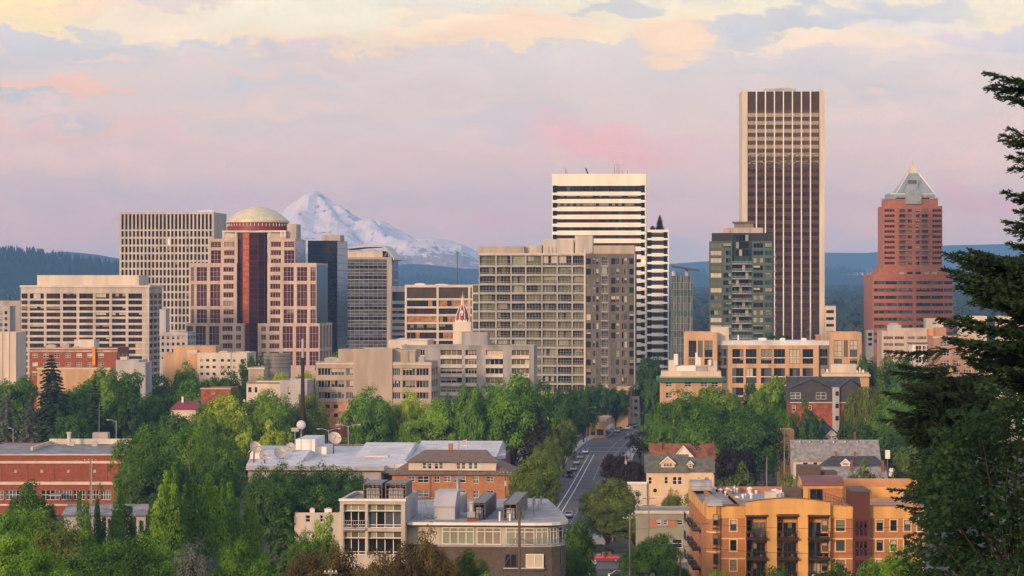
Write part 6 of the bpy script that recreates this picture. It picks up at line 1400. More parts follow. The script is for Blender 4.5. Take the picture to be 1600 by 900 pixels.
def along(s_):
    acc = 0
    for i in range(len(L1)-1):
        a, c = L1[i], L1[i+1]; l = math.hypot(c[0]-a[0], c[1]-a[1])
        if acc+l >= s_: t = (s_-acc)/l; d_ = ((c[0]-a[0])/l, (c[1]-a[1])/l); return (a[0]+(c[0]-a[0])*t, a[1]+(c[1]-a[1])*t), d_
        acc += l
    return L1[-1], (0, 1)
for k in range(110):
    s_ = 60+k*8.0; (x, y), (tx, ty) = along(s_)
    for dd in (6.0,) + ((9.8,) if 230 < s_ < 700 else ()):
        w = .11; 
        q_ = [(x+(dd-w)*ty+e*tx, y-(dd-w)*tx+e*ty) for e in (0, 3.0)]+[(x+(dd+w)*ty+e*tx, y-(dd+w)*tx+e*ty) for e in (3.0, 0)]
        q_ = [q_[0], q_[3], q_[2], q_[1]]; dm.face([(a, c, ground(c)+.036) for a, c in q_], M['road_white'])
for yc in (1112, 1140):
    i = min(range(len(L1)), key=lambda i: abs(L1[i][1]-yc)); dm.box(L1[i][0]-7+(yc-L1[i][1])*.08, L1[i][0]+13+(yc-L1[i][1])*.08, yc, yc+.6, .031, .036, M['road_white'])
tag(dm.build('road_marking'), kind='structure')
# cross streets and parking ground
cs = MB()
for (x0, x1, y0, y1) in ((-260, 22, 1116, 1134), (43, 300, 1116, 1134)):
    cs.face([(x0, y0, .026), (x1, y0, .026), (x1, y1, .026), (x0, y1, .026)], M['asphalt'])
for (x0, x1, y0, y1) in ((12.5, 90, 596, 652),):
    n = 8
    for k in range(n):
        a, c = y0+(y1-y0)*k/n, y0+(y1-y0)*(k+1)/n; cs.face([(x0, a, ground(a)+.026), (x1, a, ground(a)+.026), (x1, c, ground(c)+.026), (x0, c, ground(c)+.026)], M['asphalt'])
tag(cs.build('road'), kind='structure')
lot = MB(); lot.face([(-70, 930, .02), (0, 930, .02), (0, 1110, .02), (-70, 1110, .02)], M['lot']); lot.face([(60, 760, .95), (140, 760, .95), (140, 900, .03), (60, 900, .03)], M['lot']); tag(lot.build('parking_lot'), kind='structure')
# ---- cars
def car_paint(name, c):
    m = bpy.data.materials.new(name); m.use_nodes = True; p = m.node_tree.nodes['Principled BSDF']; p.inputs['Base Color'].default_value = (*c, 1); p.inputs['Roughness'].default_value = .3; p.inputs['Coat Weight'].default_value = .6; p.inputs['Coat Roughness'].default_value = .08; M[name] = m; return m
for n_, c_ in (('paint_silver', (.42, .43, .45)), ('paint_white', (.75, .75, .74)), ('paint_black', (.015, .015, .018)), ('paint_blue', (.03, .07, .16)), ('paint_red', (.42, .012, .012)), ('paint_grey', (.13, .135, .14)), ('paint_tan', (.34, .30, .23))): car_paint(n_, c_)
mat('tyre', (.012, .012, .012), .9, .1, 3); mat('tail_red', (.35, .01, .01), .3, .1, 2); mat('lamp_clear', (.75, .75, .7), .15, .05, 2)
def loft(mb, secs, m):
    """closed cross-sections (lists of points) joined along the length"""
    k = mb.m(m); n = len(secs[0]); base = []
    for s_ in secs: base.append(len(mb.v)); mb.v += [tuple(p) for p in s_]
    for a, c in zip(base, base[1:]):
        for i in range(n): j = (i+1) % n; mb.f.append((a+i, a+j, c+j, c+i)); mb.mi.append(k)
    mb.f.append(tuple(base[0]+i for i in reversed(range(n)))); mb.mi.append(k); mb.f.append(tuple(base[-1]+i for i in range(n))); mb.mi.append(k)
CAR_M = {}
def car_meshes(kind):
    if kind in CAR_M: return CAR_M[kind]
    P0 = M['paint_silver']; body = MB(); hw = .9
    # length along y: front at +y
    if kind == 'sedan': st_ = [(-2.25, .45, .78, .80), (-2.1, .3, .95, .86), (-1.3, .25, 1.0, .9), (0, .25, .98, .9), (1.1, .25, .95, .9), (2.0, .28, .78, .86), (2.25, .4, .62, .76)]; cab = [(-1.75, .96, .80, .75), (-1.0, 1.44, .66, .62), (.1, 1.46, .66, .62), (1.05, .98, .80, .76)]; L = 4.5
    elif kind == 'suv': st_ = [(-2.3, .5, 1.0, .84), (-2.2, .35, 1.05, .9), (0, .3, 1.08, .92), (1.2, .3, 1.05, .92), (2.15, .35, .9, .88), (2.35, .5, .72, .8)]; cab = [(-2.2, 1.06, .84, .8), (-1.95, 1.72, .72, .68), (.2, 1.76, .72, .68), (1.15, 1.08, .84, .8)]; L = 4.7
    else: st_ = [(-2.6, .5, .98, .86), (-2.55, .4, 1.02, .92), (0, .35, 1.02, .93), (1.2, .35, 1.02, .93), (2.4, .4, .92, .9), (2.6, .5, .75, .84)]; cab = [(-.55, 1.04, .84, .8), (-.45, 1.66, .74, .7), (.55, 1.70, .74, .7), (1.35, 1.04, .84, .8)]; L = 5.3
    def sec(y, z0, z1, w): return [(-w*.94, y, z0), (w*.94, y, z0), (w, y, (z0+z1)/2), (w*.93, y, z1), (-w*.93, y, z1), (-w, y, (z0+z1)/2)]
    loft(body, [sec(*s_) for s_ in st_], P0)
    if kind == 'pickup': body.box(-.72, .72, -2.45, -.7, 1.021, 1.03, M['black_metal'])
    roof = MB(); y0, z0, w0, _ = cab[0]; 
    glass_ = MB()
    base = [(-cab[0][2], cab[0][0], cab[0][1]), (cab[0][2], cab[0][0], cab[0][1]), (cab[3][2], cab[3][0], cab[3][1]), (-cab[3][2], cab[3][0], cab[3][1])]
    top = [(-cab[1][2], cab[1][0], cab[1][1]), (cab[1][2], cab[1][0], cab[1][1]), (cab[2][2], cab[2][0], cab[2][1]), (-cab[2][2], cab[2][0], cab[2][1])]
    for i in range(4): j = (i+1) % 4; glass_.face([base[i], base[j], top[j], top[i]], M['glass_dark'])
    roof.face(top, P0).face([(x, y, z-.05) for x, y, z in reversed(top)], P0)
    for i in range(4): j = (i+1) % 4; roof.face([(x*1.0, y, z-.05) for x, y, z in (top[i], top[j])]+[top[j], top[i]], P0)
    for i in range(4):
        a, c = Vector(base[i]), Vector(top[i]); roof.tube([a, c], .06, P0, 4)
    for sx in (-1, 1): roof.tube([(sx*(cab[0][2]+cab[1][2])/2*1.0+sx*.08, -.15, cab[0][1]-.02), (sx*cab[1][2], -.15, cab[1][1]-.02)], .05, P0, 4)
    wh = MB(); wh.lathe([(.02, -.1), (.2, -.11), (.33, -.1), (.33, .1), (.2, .11), (.02, .1)], M['tyre'], 14); rim = MB().lathe([(.01, .118), (.19, .118)], M['steel'], 10)
    hl = MB().box(-.17, .17, -.06, .06, -.07, .07, M['lamp_clear']); tl = MB().box(-.14, .14, -.05, .05, -.1, .1, M['tail_red']); bp = MB().box(-.8, .8, -.06, .06, -.1, .1, M['black_metal'])
    CAR_M[kind] = dict(body=body.mesh('body', False), roof=roof.mesh('roof'), glass=glass_.mesh('window'), wheel=wh.mesh('wheel', True), rim=rim.mesh('rim'), hl=hl.mesh('headlight'), tl=tl.mesh('tail_light'), bp=bp.mesh('bumper'), st=st_, L=L)
    return CAR_M[kind]
def car(kind, paint, loc, rz, label, group=None):
    c_ = car_meshes(kind); pm = M[paint]
    o = empty('parked_car' if kind != 'pickup' else 'pickup_truck', loc, rz, label, 'car' if kind != 'pickup' else 'truck', group)
    o.scale = (1.25,)*3
    for nm, key in (('body', 'body'), ('roof', 'roof'), ('window', 'glass')):
        q_ = place(c_[key], nm, o)
        if key != 'glass': q_.material_slots[0].link = 'OBJECT'; q_.material_slots[0].material = pm
    st_ = c_['st']; wy = (st_[-1][0]-.85, st_[0][0]+.85)
    for y in wy:
        for sx in (-1, 1):
            w = place(c_['wheel'], 'wheel', o, (sx*.8, y, .33)); w.rotation_euler = (0, R(90*sx), 0); place(c_['rim'], 'rim', w)
    for sx in (-1, 1): place(c_['hl'], 'headlight', o, (sx*.6, st_[-1][0]-.02, st_[-1][2]-.06)); place(c_['tl'], 'tail_light', o, (sx*.66, st_[0][0]+.03, st_[0][2]-.05))
    for y in (st_[-1][0], st_[0][0]): place(c_['bp'], 'bumper', o, (0, y, .42))
    return o
def street_car(kind, paint, px, py, label, group=None, flip=False, dz=.03):
    p_ = GPT(px, py); i = min(range(1, len(L1)), key=lambda i: abs(L1[i][1]-p_.y)); a, c = L1[i-1], L1[i]
    return car(kind, paint, (p_.x, p_.y, p_.z+dz), math.atan2(-(c[0]-a[0]), c[1]-a[1])+(math.pi if flip else 0), label, group)
kg = 'cars parked along the left kerb'
for kind, pt, px, py, lab in (('suv', 'paint_black', 890, 746, 'black car parked nearest in the line along the left kerb of the street'), ('sedan', 'paint_silver', 896, 736, 'silver car second in the line along the left kerb'), ('sedan', 'paint_silver', 901, 726, 'pale silver car third in the line along the left kerb'), ('suv', 'paint_grey', 907, 717, 'grey car fourth in the line along the left kerb'), ('sedan', 'paint_white', 914.5, 709, 'white car last in the line before the crossing')): street_car(kind, pt, px, py, lab, kg, True)
street_car('sedan', 'paint_white', 888.5, 809, 'white car with red tail lights beside the condominium roof corner', None)
kg = 'cars parked at the far end of the street'
for kind, pt, px, py, lab in (('suv', 'paint_silver', 964, 676, 'silver car parked beside the corner shop'), ('sedan', 'paint_blue', 969, 673, 'blue car just behind the silver one beside the corner shop'), ('sedan', 'paint_white', 981, 671.5, 'white car at the far end, nearer of two by the lamp'), ('suv', 'paint_grey', 986, 669.5, 'grey car at the far end, between two paler cars'), ('sedan', 'paint_silver', 991, 668, 'silver car at the far end of the street, farthest in line'), ('sedan', 'paint_tan', 997, 666.5, 'tan car at the far end beside the lamp post')): street_car(kind, pt, px, py, lab, kg, True)
p_ = GPT(946, 878); car('pickup', 'paint_red', (p_.x, p_.y, p_.z+.03), R(-92), 'red pickup truck seen from the side on the lower street between trees')
p_ = GPT(939, 866); car('suv', 'paint_black', (p_.x, p_.y, p_.z+.03), R(-80), 'black car just behind the red pickup truck')
p_ = GPT(972, 906); car('sedan', 'paint_black', (p_.x, p_.y, p_.z+.03), R(-85), 'black car at the bottom frame edge below the red pickup truck')
for px, py, pt, lab in ((596, 690, 'paint_black', 'dark car on the lot behind the white folded roof'), (612, 690.5, 'paint_silver', 'silver car on the lot behind the white folded roof')):
    p_ = GPT(px, py-1); car('sedan', pt, (p_.x, p_.y, p_.z+.02), R(88), lab)
p_ = GPT(1015, 772); car('sedan', 'paint_white', (p_.x-3, p_.y, p_.z+.03), R(80), 'white car behind the salmon banded building')
# ---- street lamps
def lamp(px, top, Y, arm, side, label, double=False, g=None):
    z0 = ground(Y) if g is None else g; h = PZ(top, Y)-z0; o = empty('street_lamp', (PX(px, Y), Y, z0), 0, label, 'lamp')
    MB().tube([(0, 0, 0), (0, 0, h*.5), (0, 0, h)], .16, M['light_grey'], 7, r1=.09).build('pole', o)
    for s_ in ((-1, 1) if double else (side,)):
        MB().tube([(0, 0, h-.6), (s_*arm*.3, 0, h-.05), (s_*arm*.7, 0, h+.25), (s_*arm, 0, h+.25)], .07, M['light_grey'], 5).build('arm', o)
        MB().box(s_*arm-.45, s_*arm+.45, -.18, .18, h+.12, h+.32, M['light_grey']).box(s_*arm-.35, s_*arm+.35, -.14, .14, h+.06, h+.119, M['lamp_clear']).build('lamp_head', o)
    return o
for a in ((181.5, 657, 860, 2.4, -1, 'single arm street lamp in front of dark trees, behind the red brick hall roof'), (916.5, 637, 1150, 3.5, 1, 'street lamp with a long arm over the street beside the corner shop'), (887, 682, 960, 3.5, 1, 'street lamp with a curved arm among the trees left of the street'), (1011, 646, 1230, 4.5, -1, 'tall street lamp leaning over the street from the right at its far end'), (1019, 630, 1330, 4, -1, 'small street lamp arching from the right beyond the tall one'), (565.5, 664, 960, 1.5, 1, 'thin single lamp beside the lot behind the white folded roof')): lamp(*a)
lamp(513.5, 671, 880, 3.2, 1, 'twin armed lamp in front of the small brick block with the red entrance', True); lamp(544, 664.5, 890, 3.4, 1, 'twin armed lamp just right of the small brick block with the red entrance', True)
lamp(20.5, 670, 900, 1.0, -1, 'short lamp post in front of the grey blue trees at far left')
lamp(143, 722, 700, 3.5, -1, 'grey lamp post standing in front of the red brick hall')
# ---- utility poles
mat('pole_wood', (.13, .085, .055), .9, .25, .8, streak=True); mat('pole_grey', (.24, .21, .18), .9, .2, .8, streak=True)
POLES = {}
def upole(key, px, top, Y, label, r=.16, arms=1, trans=0, m='pole_grey', armw=2.4):
    z0 = ground(Y); h = PZ(top, Y)-z0; o = empty('utility_pole', (PX(px, Y), Y, z0), R(8), label, 'pole'); POLES[key] = (PX(px, Y), Y, z0+h)
    MB().tube([(0, 0, 0), (0, 0, h)], r, M[m], 8, r1=r*.7).build('pole', o)
    for k in range(arms):
        z = h-.4-1.3*k; c_ = MB().box(-armw/2, armw/2, -.09, .02, z-.07, z+.07, M[m]).build('crossarm', o)
        for i in range(4): x = -armw/2+.12+(armw-.24)*i/3; MB().lathe([(.05, z+.07), (.07, z+.14), (.05, z+.2), (.02, z+.24)], M['white_paint'], 6, (x, -.03, 0)).build('insulator', c_)
    for k in range(trans):
        x = (k-(trans-1)/2)*.75; MB().lathe([(.02, h-3.0), (.3, h-2.95), (.3, h-2.0), (.22, h-1.9), (.02, h-1.85)], M['light_grey'], 12, (x, -.38, 0)).build('transformer', o)
    return o
upole('a', 811.5, 797, 318, 'thick brown wooden pole in front of the condominium', .2, 0, 0, 'pole_wood')
upole('b', 1013.5, 775, 520, 'tall grey pole with two crossarms among the trees below the peach house', .17, 2)
upole('c', 977.5, 709, 800, 'slim pole with one transformer beside the plum dark tree', .16, 1, 1)
upole('d', 957, 752, 690, 'pole carrying three pale transformers right of the street', .16, 1, 3)
upole('e', 984.5, 668, 1010, 'pole with a cluster of transformers near the far end of the street', .2, 1, 3)
upole('f', 1225.5, 668, 760, 'tall pale pole in front of the narrow ochre building', .19, 1)
upole('g', 1198, 714, 720, 'short plain pole in front of the big dark tree', .17, 0)
upole('h', 296.5, 686, 640, 'brown wooden pole rising from the big green trees at left', .18, 0, 0, 'pole_wood')
upole('i', 141, 716, 560, 'grey pole standing before the red brick hall, above the poplars', .15, 1)
upole('j', 790, 736, 560, 'pole with one transformer at the right end of the brown roofed brick apartments', .16, 1, 1, 'pole_wood')
upole('k', 984, 806, 480, 'short pole with a crossarm amid street trees, left of the tall grey pole', .15, 1)
upole('l', 1063, 860, 430, 'dark pole at the left corner of the ochre apartments', .15, 0, 0, 'pole_wood')
upole('m', 516.5, 888, 250, 'pole top with a white insulator at the bottom edge among the rust trees', .12, 1, 0, 'pole_grey', 1.2)
# wires
def wire(a, c, sag, label, offs=(0,), r=.025):
    a, c = Vector(a), Vector(c); mb = MB()
    for of in offs:
        pts = []
        for i in range(15):
            t = i/14; p_ = a.lerp(c, t); pts.append((p_.x+of, p_.y, p_.z-4*sag*t*(1-t)-abs(of)*.0))
        mb.tube(pts, r, M['black_metal'], 3, cap=False)
    return tag(mb.build('power_line'), label, 'wire')
P_ = POLES
wire(P_['d'], P_['b'], 3, 'sagging wire from the transformer pole to the tall grey pole'); wire(P_['c'], P_['d'], 3, 'wire running down the street from the slim pole to the transformer pole'); wire(P_['e'], P_['c'], 3, 'wire at the far end of the street between transformer poles')
wire((P_['b'][0], P_['b'][1], P_['b'][2]-1), (P_['k'][0], P_['k'][1], P_['k'][2]), 1, 'short wire from the tall grey pole to its lower neighbor')
a = P_['a']; wire((a[0], a[1], a[2]-2.3), (PX(700, 200), 200, PZ(930, 200)), 1.5, 'wires fanning down to the left from the thick brown pole', (0, .5)); wire((a[0], a[1], a[2]-3), (PX(860, 520), 520, PZ(810, 520)), 2, 'wire from the thick brown pole toward the street')
wire((PX(380, 400), 400, PZ(771, 400)), (PX(560, 420), 420, PZ(785, 420)), .8, 'wire pair crossing in front of the dark hedge trees', (0,)); wire((PX(840, 640), 640, PZ(779, 640)), (PX(1120, 560), 560, PZ(768, 560)), 2.5, 'long wire crossing the street above the salmon banded building', (0,)); wire((PX(870, 560), 560, PZ(815, 560)), (PX(1120, 540), 540, PZ(806, 540)), 2, 'lower long wire crossing the street above the lower trees')
o = wire((PX(1040, 330), 330, PZ(812, 330)), (PX(1480, 330), 330, PZ(818, 330)), .8, 'thin wire stretched across the ochre apartments front'); o = wire((PX(1040, 330), 330, PZ(850, 330)), (PX(1480, 330), 330, PZ(858, 330)), .8, 'lower thin wire stretched across the ochre apartments front')
# ---- radio mast, radome, dishes
Y = 930; o = empty('radio_mast', (PX(473, Y), Y, 0), 0, 'tall dark radio mast with a pale tip rising behind the white folded roof', 'mast'); h = PZ(530, Y)
mat('mast_brown', (.03, .02, .018), .8, .2, .5)
MB().tube([(0, 0, 0), (0, 0, h*.6), (0, 0, h*.86)], .85, M['mast_brown'], 10, r1=.5).build('pole', o); MB().lathe([(.62, h*.79), (.62, h*.86), (.3, h*.875)], M['mast_brown'], 10).build('collar', o); MB().lathe([(.3, h*.86), (.42, h*.875), (.42, h), (.02, h+.2)], M['light_grey'], 10).build('tip', o)
for x in (-1.6, 1.6): MB().tube([(x, 0, 0), (x*.1, 0, h*.22)], .3, M['mast_brown'], 6).build('leg', o)
studio_top = stz
def dish(px, py, Y, r, rz, tilt, label, m='cream', wire_=False):
    r *= .8; zc = PZ(py, Y); o = empty('satellite_dish', (PX(px, Y), Y, studio_top), rz, label, 'dish'); h = zc-studio_top
    d = MB().lathe([(r*t/8, r*.42*(t/8)**2) for t in range(9)], M[m], 26).lathe([(r*.99, r*.42), (r, r*.36), (r*.3, -.06)], M[m], 26).build('reflector', o, True); d.location = (0, 0, h); d.rotation_euler = (R(tilt), 0, 0)
    MB().tube([(0, 0, r*.02), (0, 0, r*.8)], .06, M['dark_metal'], 5).lathe([(.22, r*.75), (.22, r*.9)], M['light_grey'], 8).build('feed', d)
    for q_ in range(3): a_ = q_*2.094; MB().tube([(r*.95*math.cos(a_), r*.95*math.sin(a_), r*.4), (0, 0, r*.8)], .04, M['dark_metal'], 4).build('strut', d)
    MB().tube([(0, .5, 0), (0, .3, max(.2, h-.2))], .2, M['dark_metal'], 7).build('mount', o); return o
dish(522, 686, 860, 2.5, R(25), 62, 'big cream satellite dish tilted up at the back of the white folded roof')
dish(437, 708, 822, 2.1, R(10), 70, 'pale mesh satellite dish facing front, first of two on the white roof', 'light_grey'); dish(455, 700, 835, 1.9, R(-25), 75, 'smaller wire satellite dish facing right beside the pale mesh dish', 'light_grey'); dish(398, 700, 815, 2.2, R(35), 66, 'dish tilted left under the curved white horn', 'cream'); dish(413, 712, 812, 1.7, R(-10), 74, 'small grey dish low at the left end of the white roof', 'light_grey')
o = empty('horn_antenna', (PX(404, 822), 822, studio_top), R(10), 'curved white horn shaped cover with a black rim on the white roof', 'antenna'); k_ = 822/F
pr_ = [(-16, 0), (-15, 9), (-11, 14), (-5, 15.5), (1, 13), (7, 8), (14, 3), (26, 0)]
MB().prism_y([(x*k_, z*k_+ (PZ(717, 822)-studio_top)) for x, z in pr_][::-1], 0, 3, M['white_paint']).build('cover', o); MB().tube([(x*k_, -.05, z*k_+(PZ(717, 822)-studio_top)) for x, z in pr_[:6]], .25, M['black_metal'], 5).build('rim', o); MB().box(-2, 2, .5, 2.5, 0, PZ(717, 822)-studio_top, M['light_grey']).build('base', o)
o = empty('radome', (PX(470.5, 850), 850, studio_top), 0, 'white ball on a thin post beside the foot of the dark radio mast', 'radome'); hb_ = PZ(664, 850)-studio_top; rr = 7.2*850/F
MB().lathe([(rr*math.sin(math.pi*t/16)+.001, hb_-rr*math.cos(math.pi*t/16)) for t in range(17)], M['roof_white'], 24).build('ball', o, True); MB().tube([(0, 0, 0), (0, 0, hb_-rr)], .14, M['light_grey'], 6).build('post', o)
o = empty('sign_box', (PX(461, 848), 848, studio_top), 0, 'small beige box sign on a post beside the white ball', 'sign'); hb_ = PZ(671, 848)-studio_top; MB().box(-1.1, 1.1, -.2, .2, hb_-.6, hb_+.5, M['warm_concrete']).build('panel', o); MB().tube([(0, 0, 0), (0, 0, hb_-.6)], .1, M['light_grey'], 6).build('post', o)
# flag pole at the brown roof, thin mast over the condominium
o = empty('flag_pole', (PX(728.5, 760), 760, ground(760)), 0, 'small striped flag on a pole behind the brown hipped roof', 'flag'); zt_ = PZ(686, 760)-ground(760); MB().tube([(0, 0, 0), (0, 0, zt_)], .06, M['white_paint'], 5).build('pole', o)
fm = MB()
for i in range(6): fm.box(-.9, -.06, -.02, .02, zt_-1.7+i*.27, zt_-1.45+i*.27, M['red_panel'] if i % 2 else M['white_paint'])
fm.build('flag', o)
o = empty('antenna_mast', (PX(717, 560), 560, ground(560)), 0, 'thin grey mast rising in front of the brown hipped roof', 'mast'); MB().tube([(0, 0, 0), (0, 0, PZ(688, 560)-ground(560))], .13, M['pole_grey'], 6, r1=.06).build('pole', o)
# tower crane-like thin poles and white sign on the slope
for px, py, w, lab in ((1387, 710, 2.2, 'small white board with a pink top beside the dark roofed house'), (1394, 738, 3.0, 'pale grey van sized box at the lane beside the dark roofed house')):
    Y = 800; z0 = ground(Y); o = empty('sign_board', (PX(px, Y), Y, z0), 0, lab, 'sign'); zc = PZ(py, Y)-z0; MB().box(-w/2*.6, w/2*.6, 0, .3, zc-1.2, zc+1.2, M['white_paint']).build('panel', o); MB().tube([(0, .15, 0), (0, .15, zc-1.2)], .1, M['grey_metal'], 5).build('post', o)
# tiny houses far in the woods
hm_ = MB(); hm_.box(-6, 6, -4, 4, 0, 5, M['white_paint']); gable(hm_, -6, 6, -4, 4, 5.01, 8.5, M['shingle_red'], .6, M['white_paint']); hme = hm_.mesh('house')
for px, py, Y in ((1313, 503, 4600), (1322, 508, 4300), (1330, 499, 4800), (1338, 506, 4450), (1345, 496, 5000), (1352, 503, 4600), (1300, 497, 5000), (1318, 494, 5200), (1500, 490, 5100), (1532, 484, 5400), (1548, 492, 5000), (1072, 486, 5300), (1085, 492, 4900), (1332, 512, 4200)):
    o = place(hme, 'house', None, (PX(px, Y), Y, land(0, Y)+3), R(random.Random(px).uniform(-40, 40)), 1.5); tag(o, 'tiny pale house with a reddish roof far off in the blue green woods', 'house', 'houses scattered in the far woods')
rnd = random.Random(77)
for i in range(16):
    px = 1296+i*4.6; Y = 12500; zz = PZ(437-i*.55+rnd.uniform(-1, 1), Y)
    o = place(hme, 'house', None, (PX(px, Y), Y-120, zz), rnd.uniform(-.6, .6), 1.8); tag(o, 'speck of a pale house in a row climbing the far blue hill', 'house', 'houses on the far hill')
# ================================================================== TREES
def leaf_mat(name, c1, c2, trans=.25, var=.45):
    m = bpy.data.materials.new(name); m.use_nodes = True; M[name] = m; t = m.node_tree; t.nodes.clear(); q = NG(t)
    ge = q.n('ShaderNodeNewGeometry'); oi = q.n('ShaderNodeObjectInfo'); oc = q.n('ShaderNodeTexCoord').outputs['Object']
    f = q.m('ADD', q.m('MULTIPLY', q.smooth(q.noise(oc, .45, 3), .35, .65), .6), q.m('MULTIPLY', ge.outputs['Random Per Island'], .4))
    cc = q.mix(f, c1, c2)
    br = q.m('ADD', 1-var*.5, q.m('MULTIPLY', oi.outputs['Random'], var))
    cc = q.mix(1.0, cc, q.xyz(br, br, br), 'MULTIPLY')
    d = q.n('ShaderNodeBsdfDiffuse'); q.put(d.inputs[0], cc); tr = q.n('ShaderNodeBsdfTranslucent'); q.put(tr.inputs[0], q.mix(.5, cc, tuple(min(1, x*1.6) for x in c2)))
    gl = q.n('ShaderNodeBsdfGlossy'); gl.inputs['Roughness'].default_value = .5; gl.inputs[0].default_value = (.5, .5, .5, 1)
    mx = q.n('ShaderNodeMixShader'); mx.inputs[0].default_value = trans; q.put(mx.inputs[1], d.outputs[0]); q.put(mx.inputs[2], tr.outputs[0])
    m2 = q.n('ShaderNodeMixShader'); m2.inputs[0].default_value = .03; q.put(m2.inputs[1], mx.outputs[0]); q.put(m2.inputs[2], gl.outputs[0])
    q.put(q.n('ShaderNodeOutputMaterial').inputs[0], m2.outputs[0]); return m
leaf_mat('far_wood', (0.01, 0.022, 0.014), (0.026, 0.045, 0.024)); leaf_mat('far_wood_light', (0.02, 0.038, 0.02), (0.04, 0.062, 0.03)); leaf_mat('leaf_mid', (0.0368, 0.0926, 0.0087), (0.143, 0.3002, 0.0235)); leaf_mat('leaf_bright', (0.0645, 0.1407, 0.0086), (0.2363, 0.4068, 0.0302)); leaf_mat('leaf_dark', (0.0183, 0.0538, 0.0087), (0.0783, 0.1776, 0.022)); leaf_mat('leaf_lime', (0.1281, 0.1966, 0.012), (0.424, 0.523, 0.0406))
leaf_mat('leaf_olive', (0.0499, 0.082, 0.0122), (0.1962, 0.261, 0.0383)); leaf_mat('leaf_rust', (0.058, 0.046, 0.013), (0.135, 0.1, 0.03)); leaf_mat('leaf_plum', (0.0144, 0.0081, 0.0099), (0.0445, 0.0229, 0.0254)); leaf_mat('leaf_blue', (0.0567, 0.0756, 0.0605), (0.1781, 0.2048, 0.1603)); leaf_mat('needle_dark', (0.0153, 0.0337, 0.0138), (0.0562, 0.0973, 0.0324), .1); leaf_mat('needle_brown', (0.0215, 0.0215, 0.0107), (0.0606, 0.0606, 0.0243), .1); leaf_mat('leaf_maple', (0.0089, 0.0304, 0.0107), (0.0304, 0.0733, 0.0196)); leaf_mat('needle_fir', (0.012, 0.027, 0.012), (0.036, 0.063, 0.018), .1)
mat('bark', (.07, .052, .04), .95, .3, 1.5, streak=True)
def leaf_quad(mb, p, nrm, up, l, w, k):
    t = up.cross(nrm)
    if t.length < 1e-4: t = nrm.orthogonal()
    t.normalize(); a = nrm.cross(t).normalized()
    b = len(mb.v)
    mb.v += [tuple(p-a*l*.5), tuple(p+t*w*.5+nrm*w*.08), tuple(p+a*l*.5), tuple(p-t*w*.5+nrm*w*.08)]
    mb.f.append((b, b+1, b+2, b+3)); mb.mi.append(k)
def rvec(r):
    while True:
        v_ = Vector((r.uniform(-1, 1), r.uniform(-1, 1), r.uniform(-1, 1)))
        if .05 < v_.length < 1: return v_.normalized()
def broad(seed, w=12, h=14, nc=80, nl=110, leaf=.46, base=.10, top=1.0, power=1.0, squash=.8):
    """clumped broadleaf crown: returns trunk mesh, crown mesh"""
    r = random.Random(seed); mb = MB(); k = mb.m(M['leaf_mid']); lobes = []
    zc = h*(base+top)/2; rz = h*(top-base)/2
    for i in range(5): lobes.append((Vector((r.uniform(-.28, .28)*w, r.uniform(-.28, .28)*w, zc+r.uniform(-.35, .45)*rz)), r.uniform(.24, .34)*w))
    pts = []
    for i in range(nc):
        v_ = rvec(r); 
        if v_.z < -.5: v_.z *= -.6
        if i % 5 < 2:
            c_, lr = r.choice(lobes); p_ = c_+Vector((v_.x*lr, v_.y*lr, v_.z*lr*squash)); cr = w*r.uniform(.085, .125)
        else:
            s_ = r.uniform(.55, .95)**.6; pr_ = (1-max(0, v_.z)**2*(1-power)); p_ = Vector((v_.x*w*.43*s_*pr_, v_.y*w*.43*s_*pr_, zc+v_.z*rz*.88*s_)); cr = w*r.uniform(.09, .15)
        pts.append((p_, cr))
    for p_, cr in pts:
        out = Vector((p_.x, p_.y, (p_.z-zc)*.8+w*.12)); out = out.normalized() if out.length > .1 else Vector((0, 0, 1))
        n = int(nl*(cr/(w*.12))**2*r.uniform(.7, 1.2))
        for q_ in range(n):
            d = rvec(r)
            if d.dot(out) < -.2 and r.random() < .75: d = -d
            rr = cr*r.uniform(.55, 1.08); pp = p_+Vector((d.x*rr, d.y*rr, d.z*rr*.8))
            nn = (d*.85+out*.45+Vector((0, 0, .3))+rvec(r)*.38).normalized(); l = leaf*r.uniform(.7, 1.35)
            leaf_quad(mb, pp, nn, rvec(r), l, l*.72, k)
    for q_ in range(int(nc*nl*.1)):
        v_ = rvec(r)*r.uniform(.2, .8); leaf_quad(mb, Vector((v_.x*w*.42, v_.y*w*.42, zc+v_.z*rz*.85)), rvec(r), rvec(r), leaf*1.6, leaf*1.3, k)
    tb = MB(); tr = w*.028; fork = h*base*1.3
    tb.tube([(0, 0, 0), (r.uniform(-.1, .1), r.uniform(-.1, .1), fork), (r.uniform(-.4, .4), r.uniform(-.4, .4), h*.75)], tr, M['bark'], 8, r1=tr*.3)
    for p_, cr in pts[::5]:
        m_ = Vector((p_.x*.35, p_.y*.35, fork+(p_.z-fork)*.55)); tb.tube([(0, 0, fork*.85), m_, p_], tr*.42, M['bark'], 5, r1=tr*.1)
    return tb.mesh('trunk', True), mb.mesh('crown')
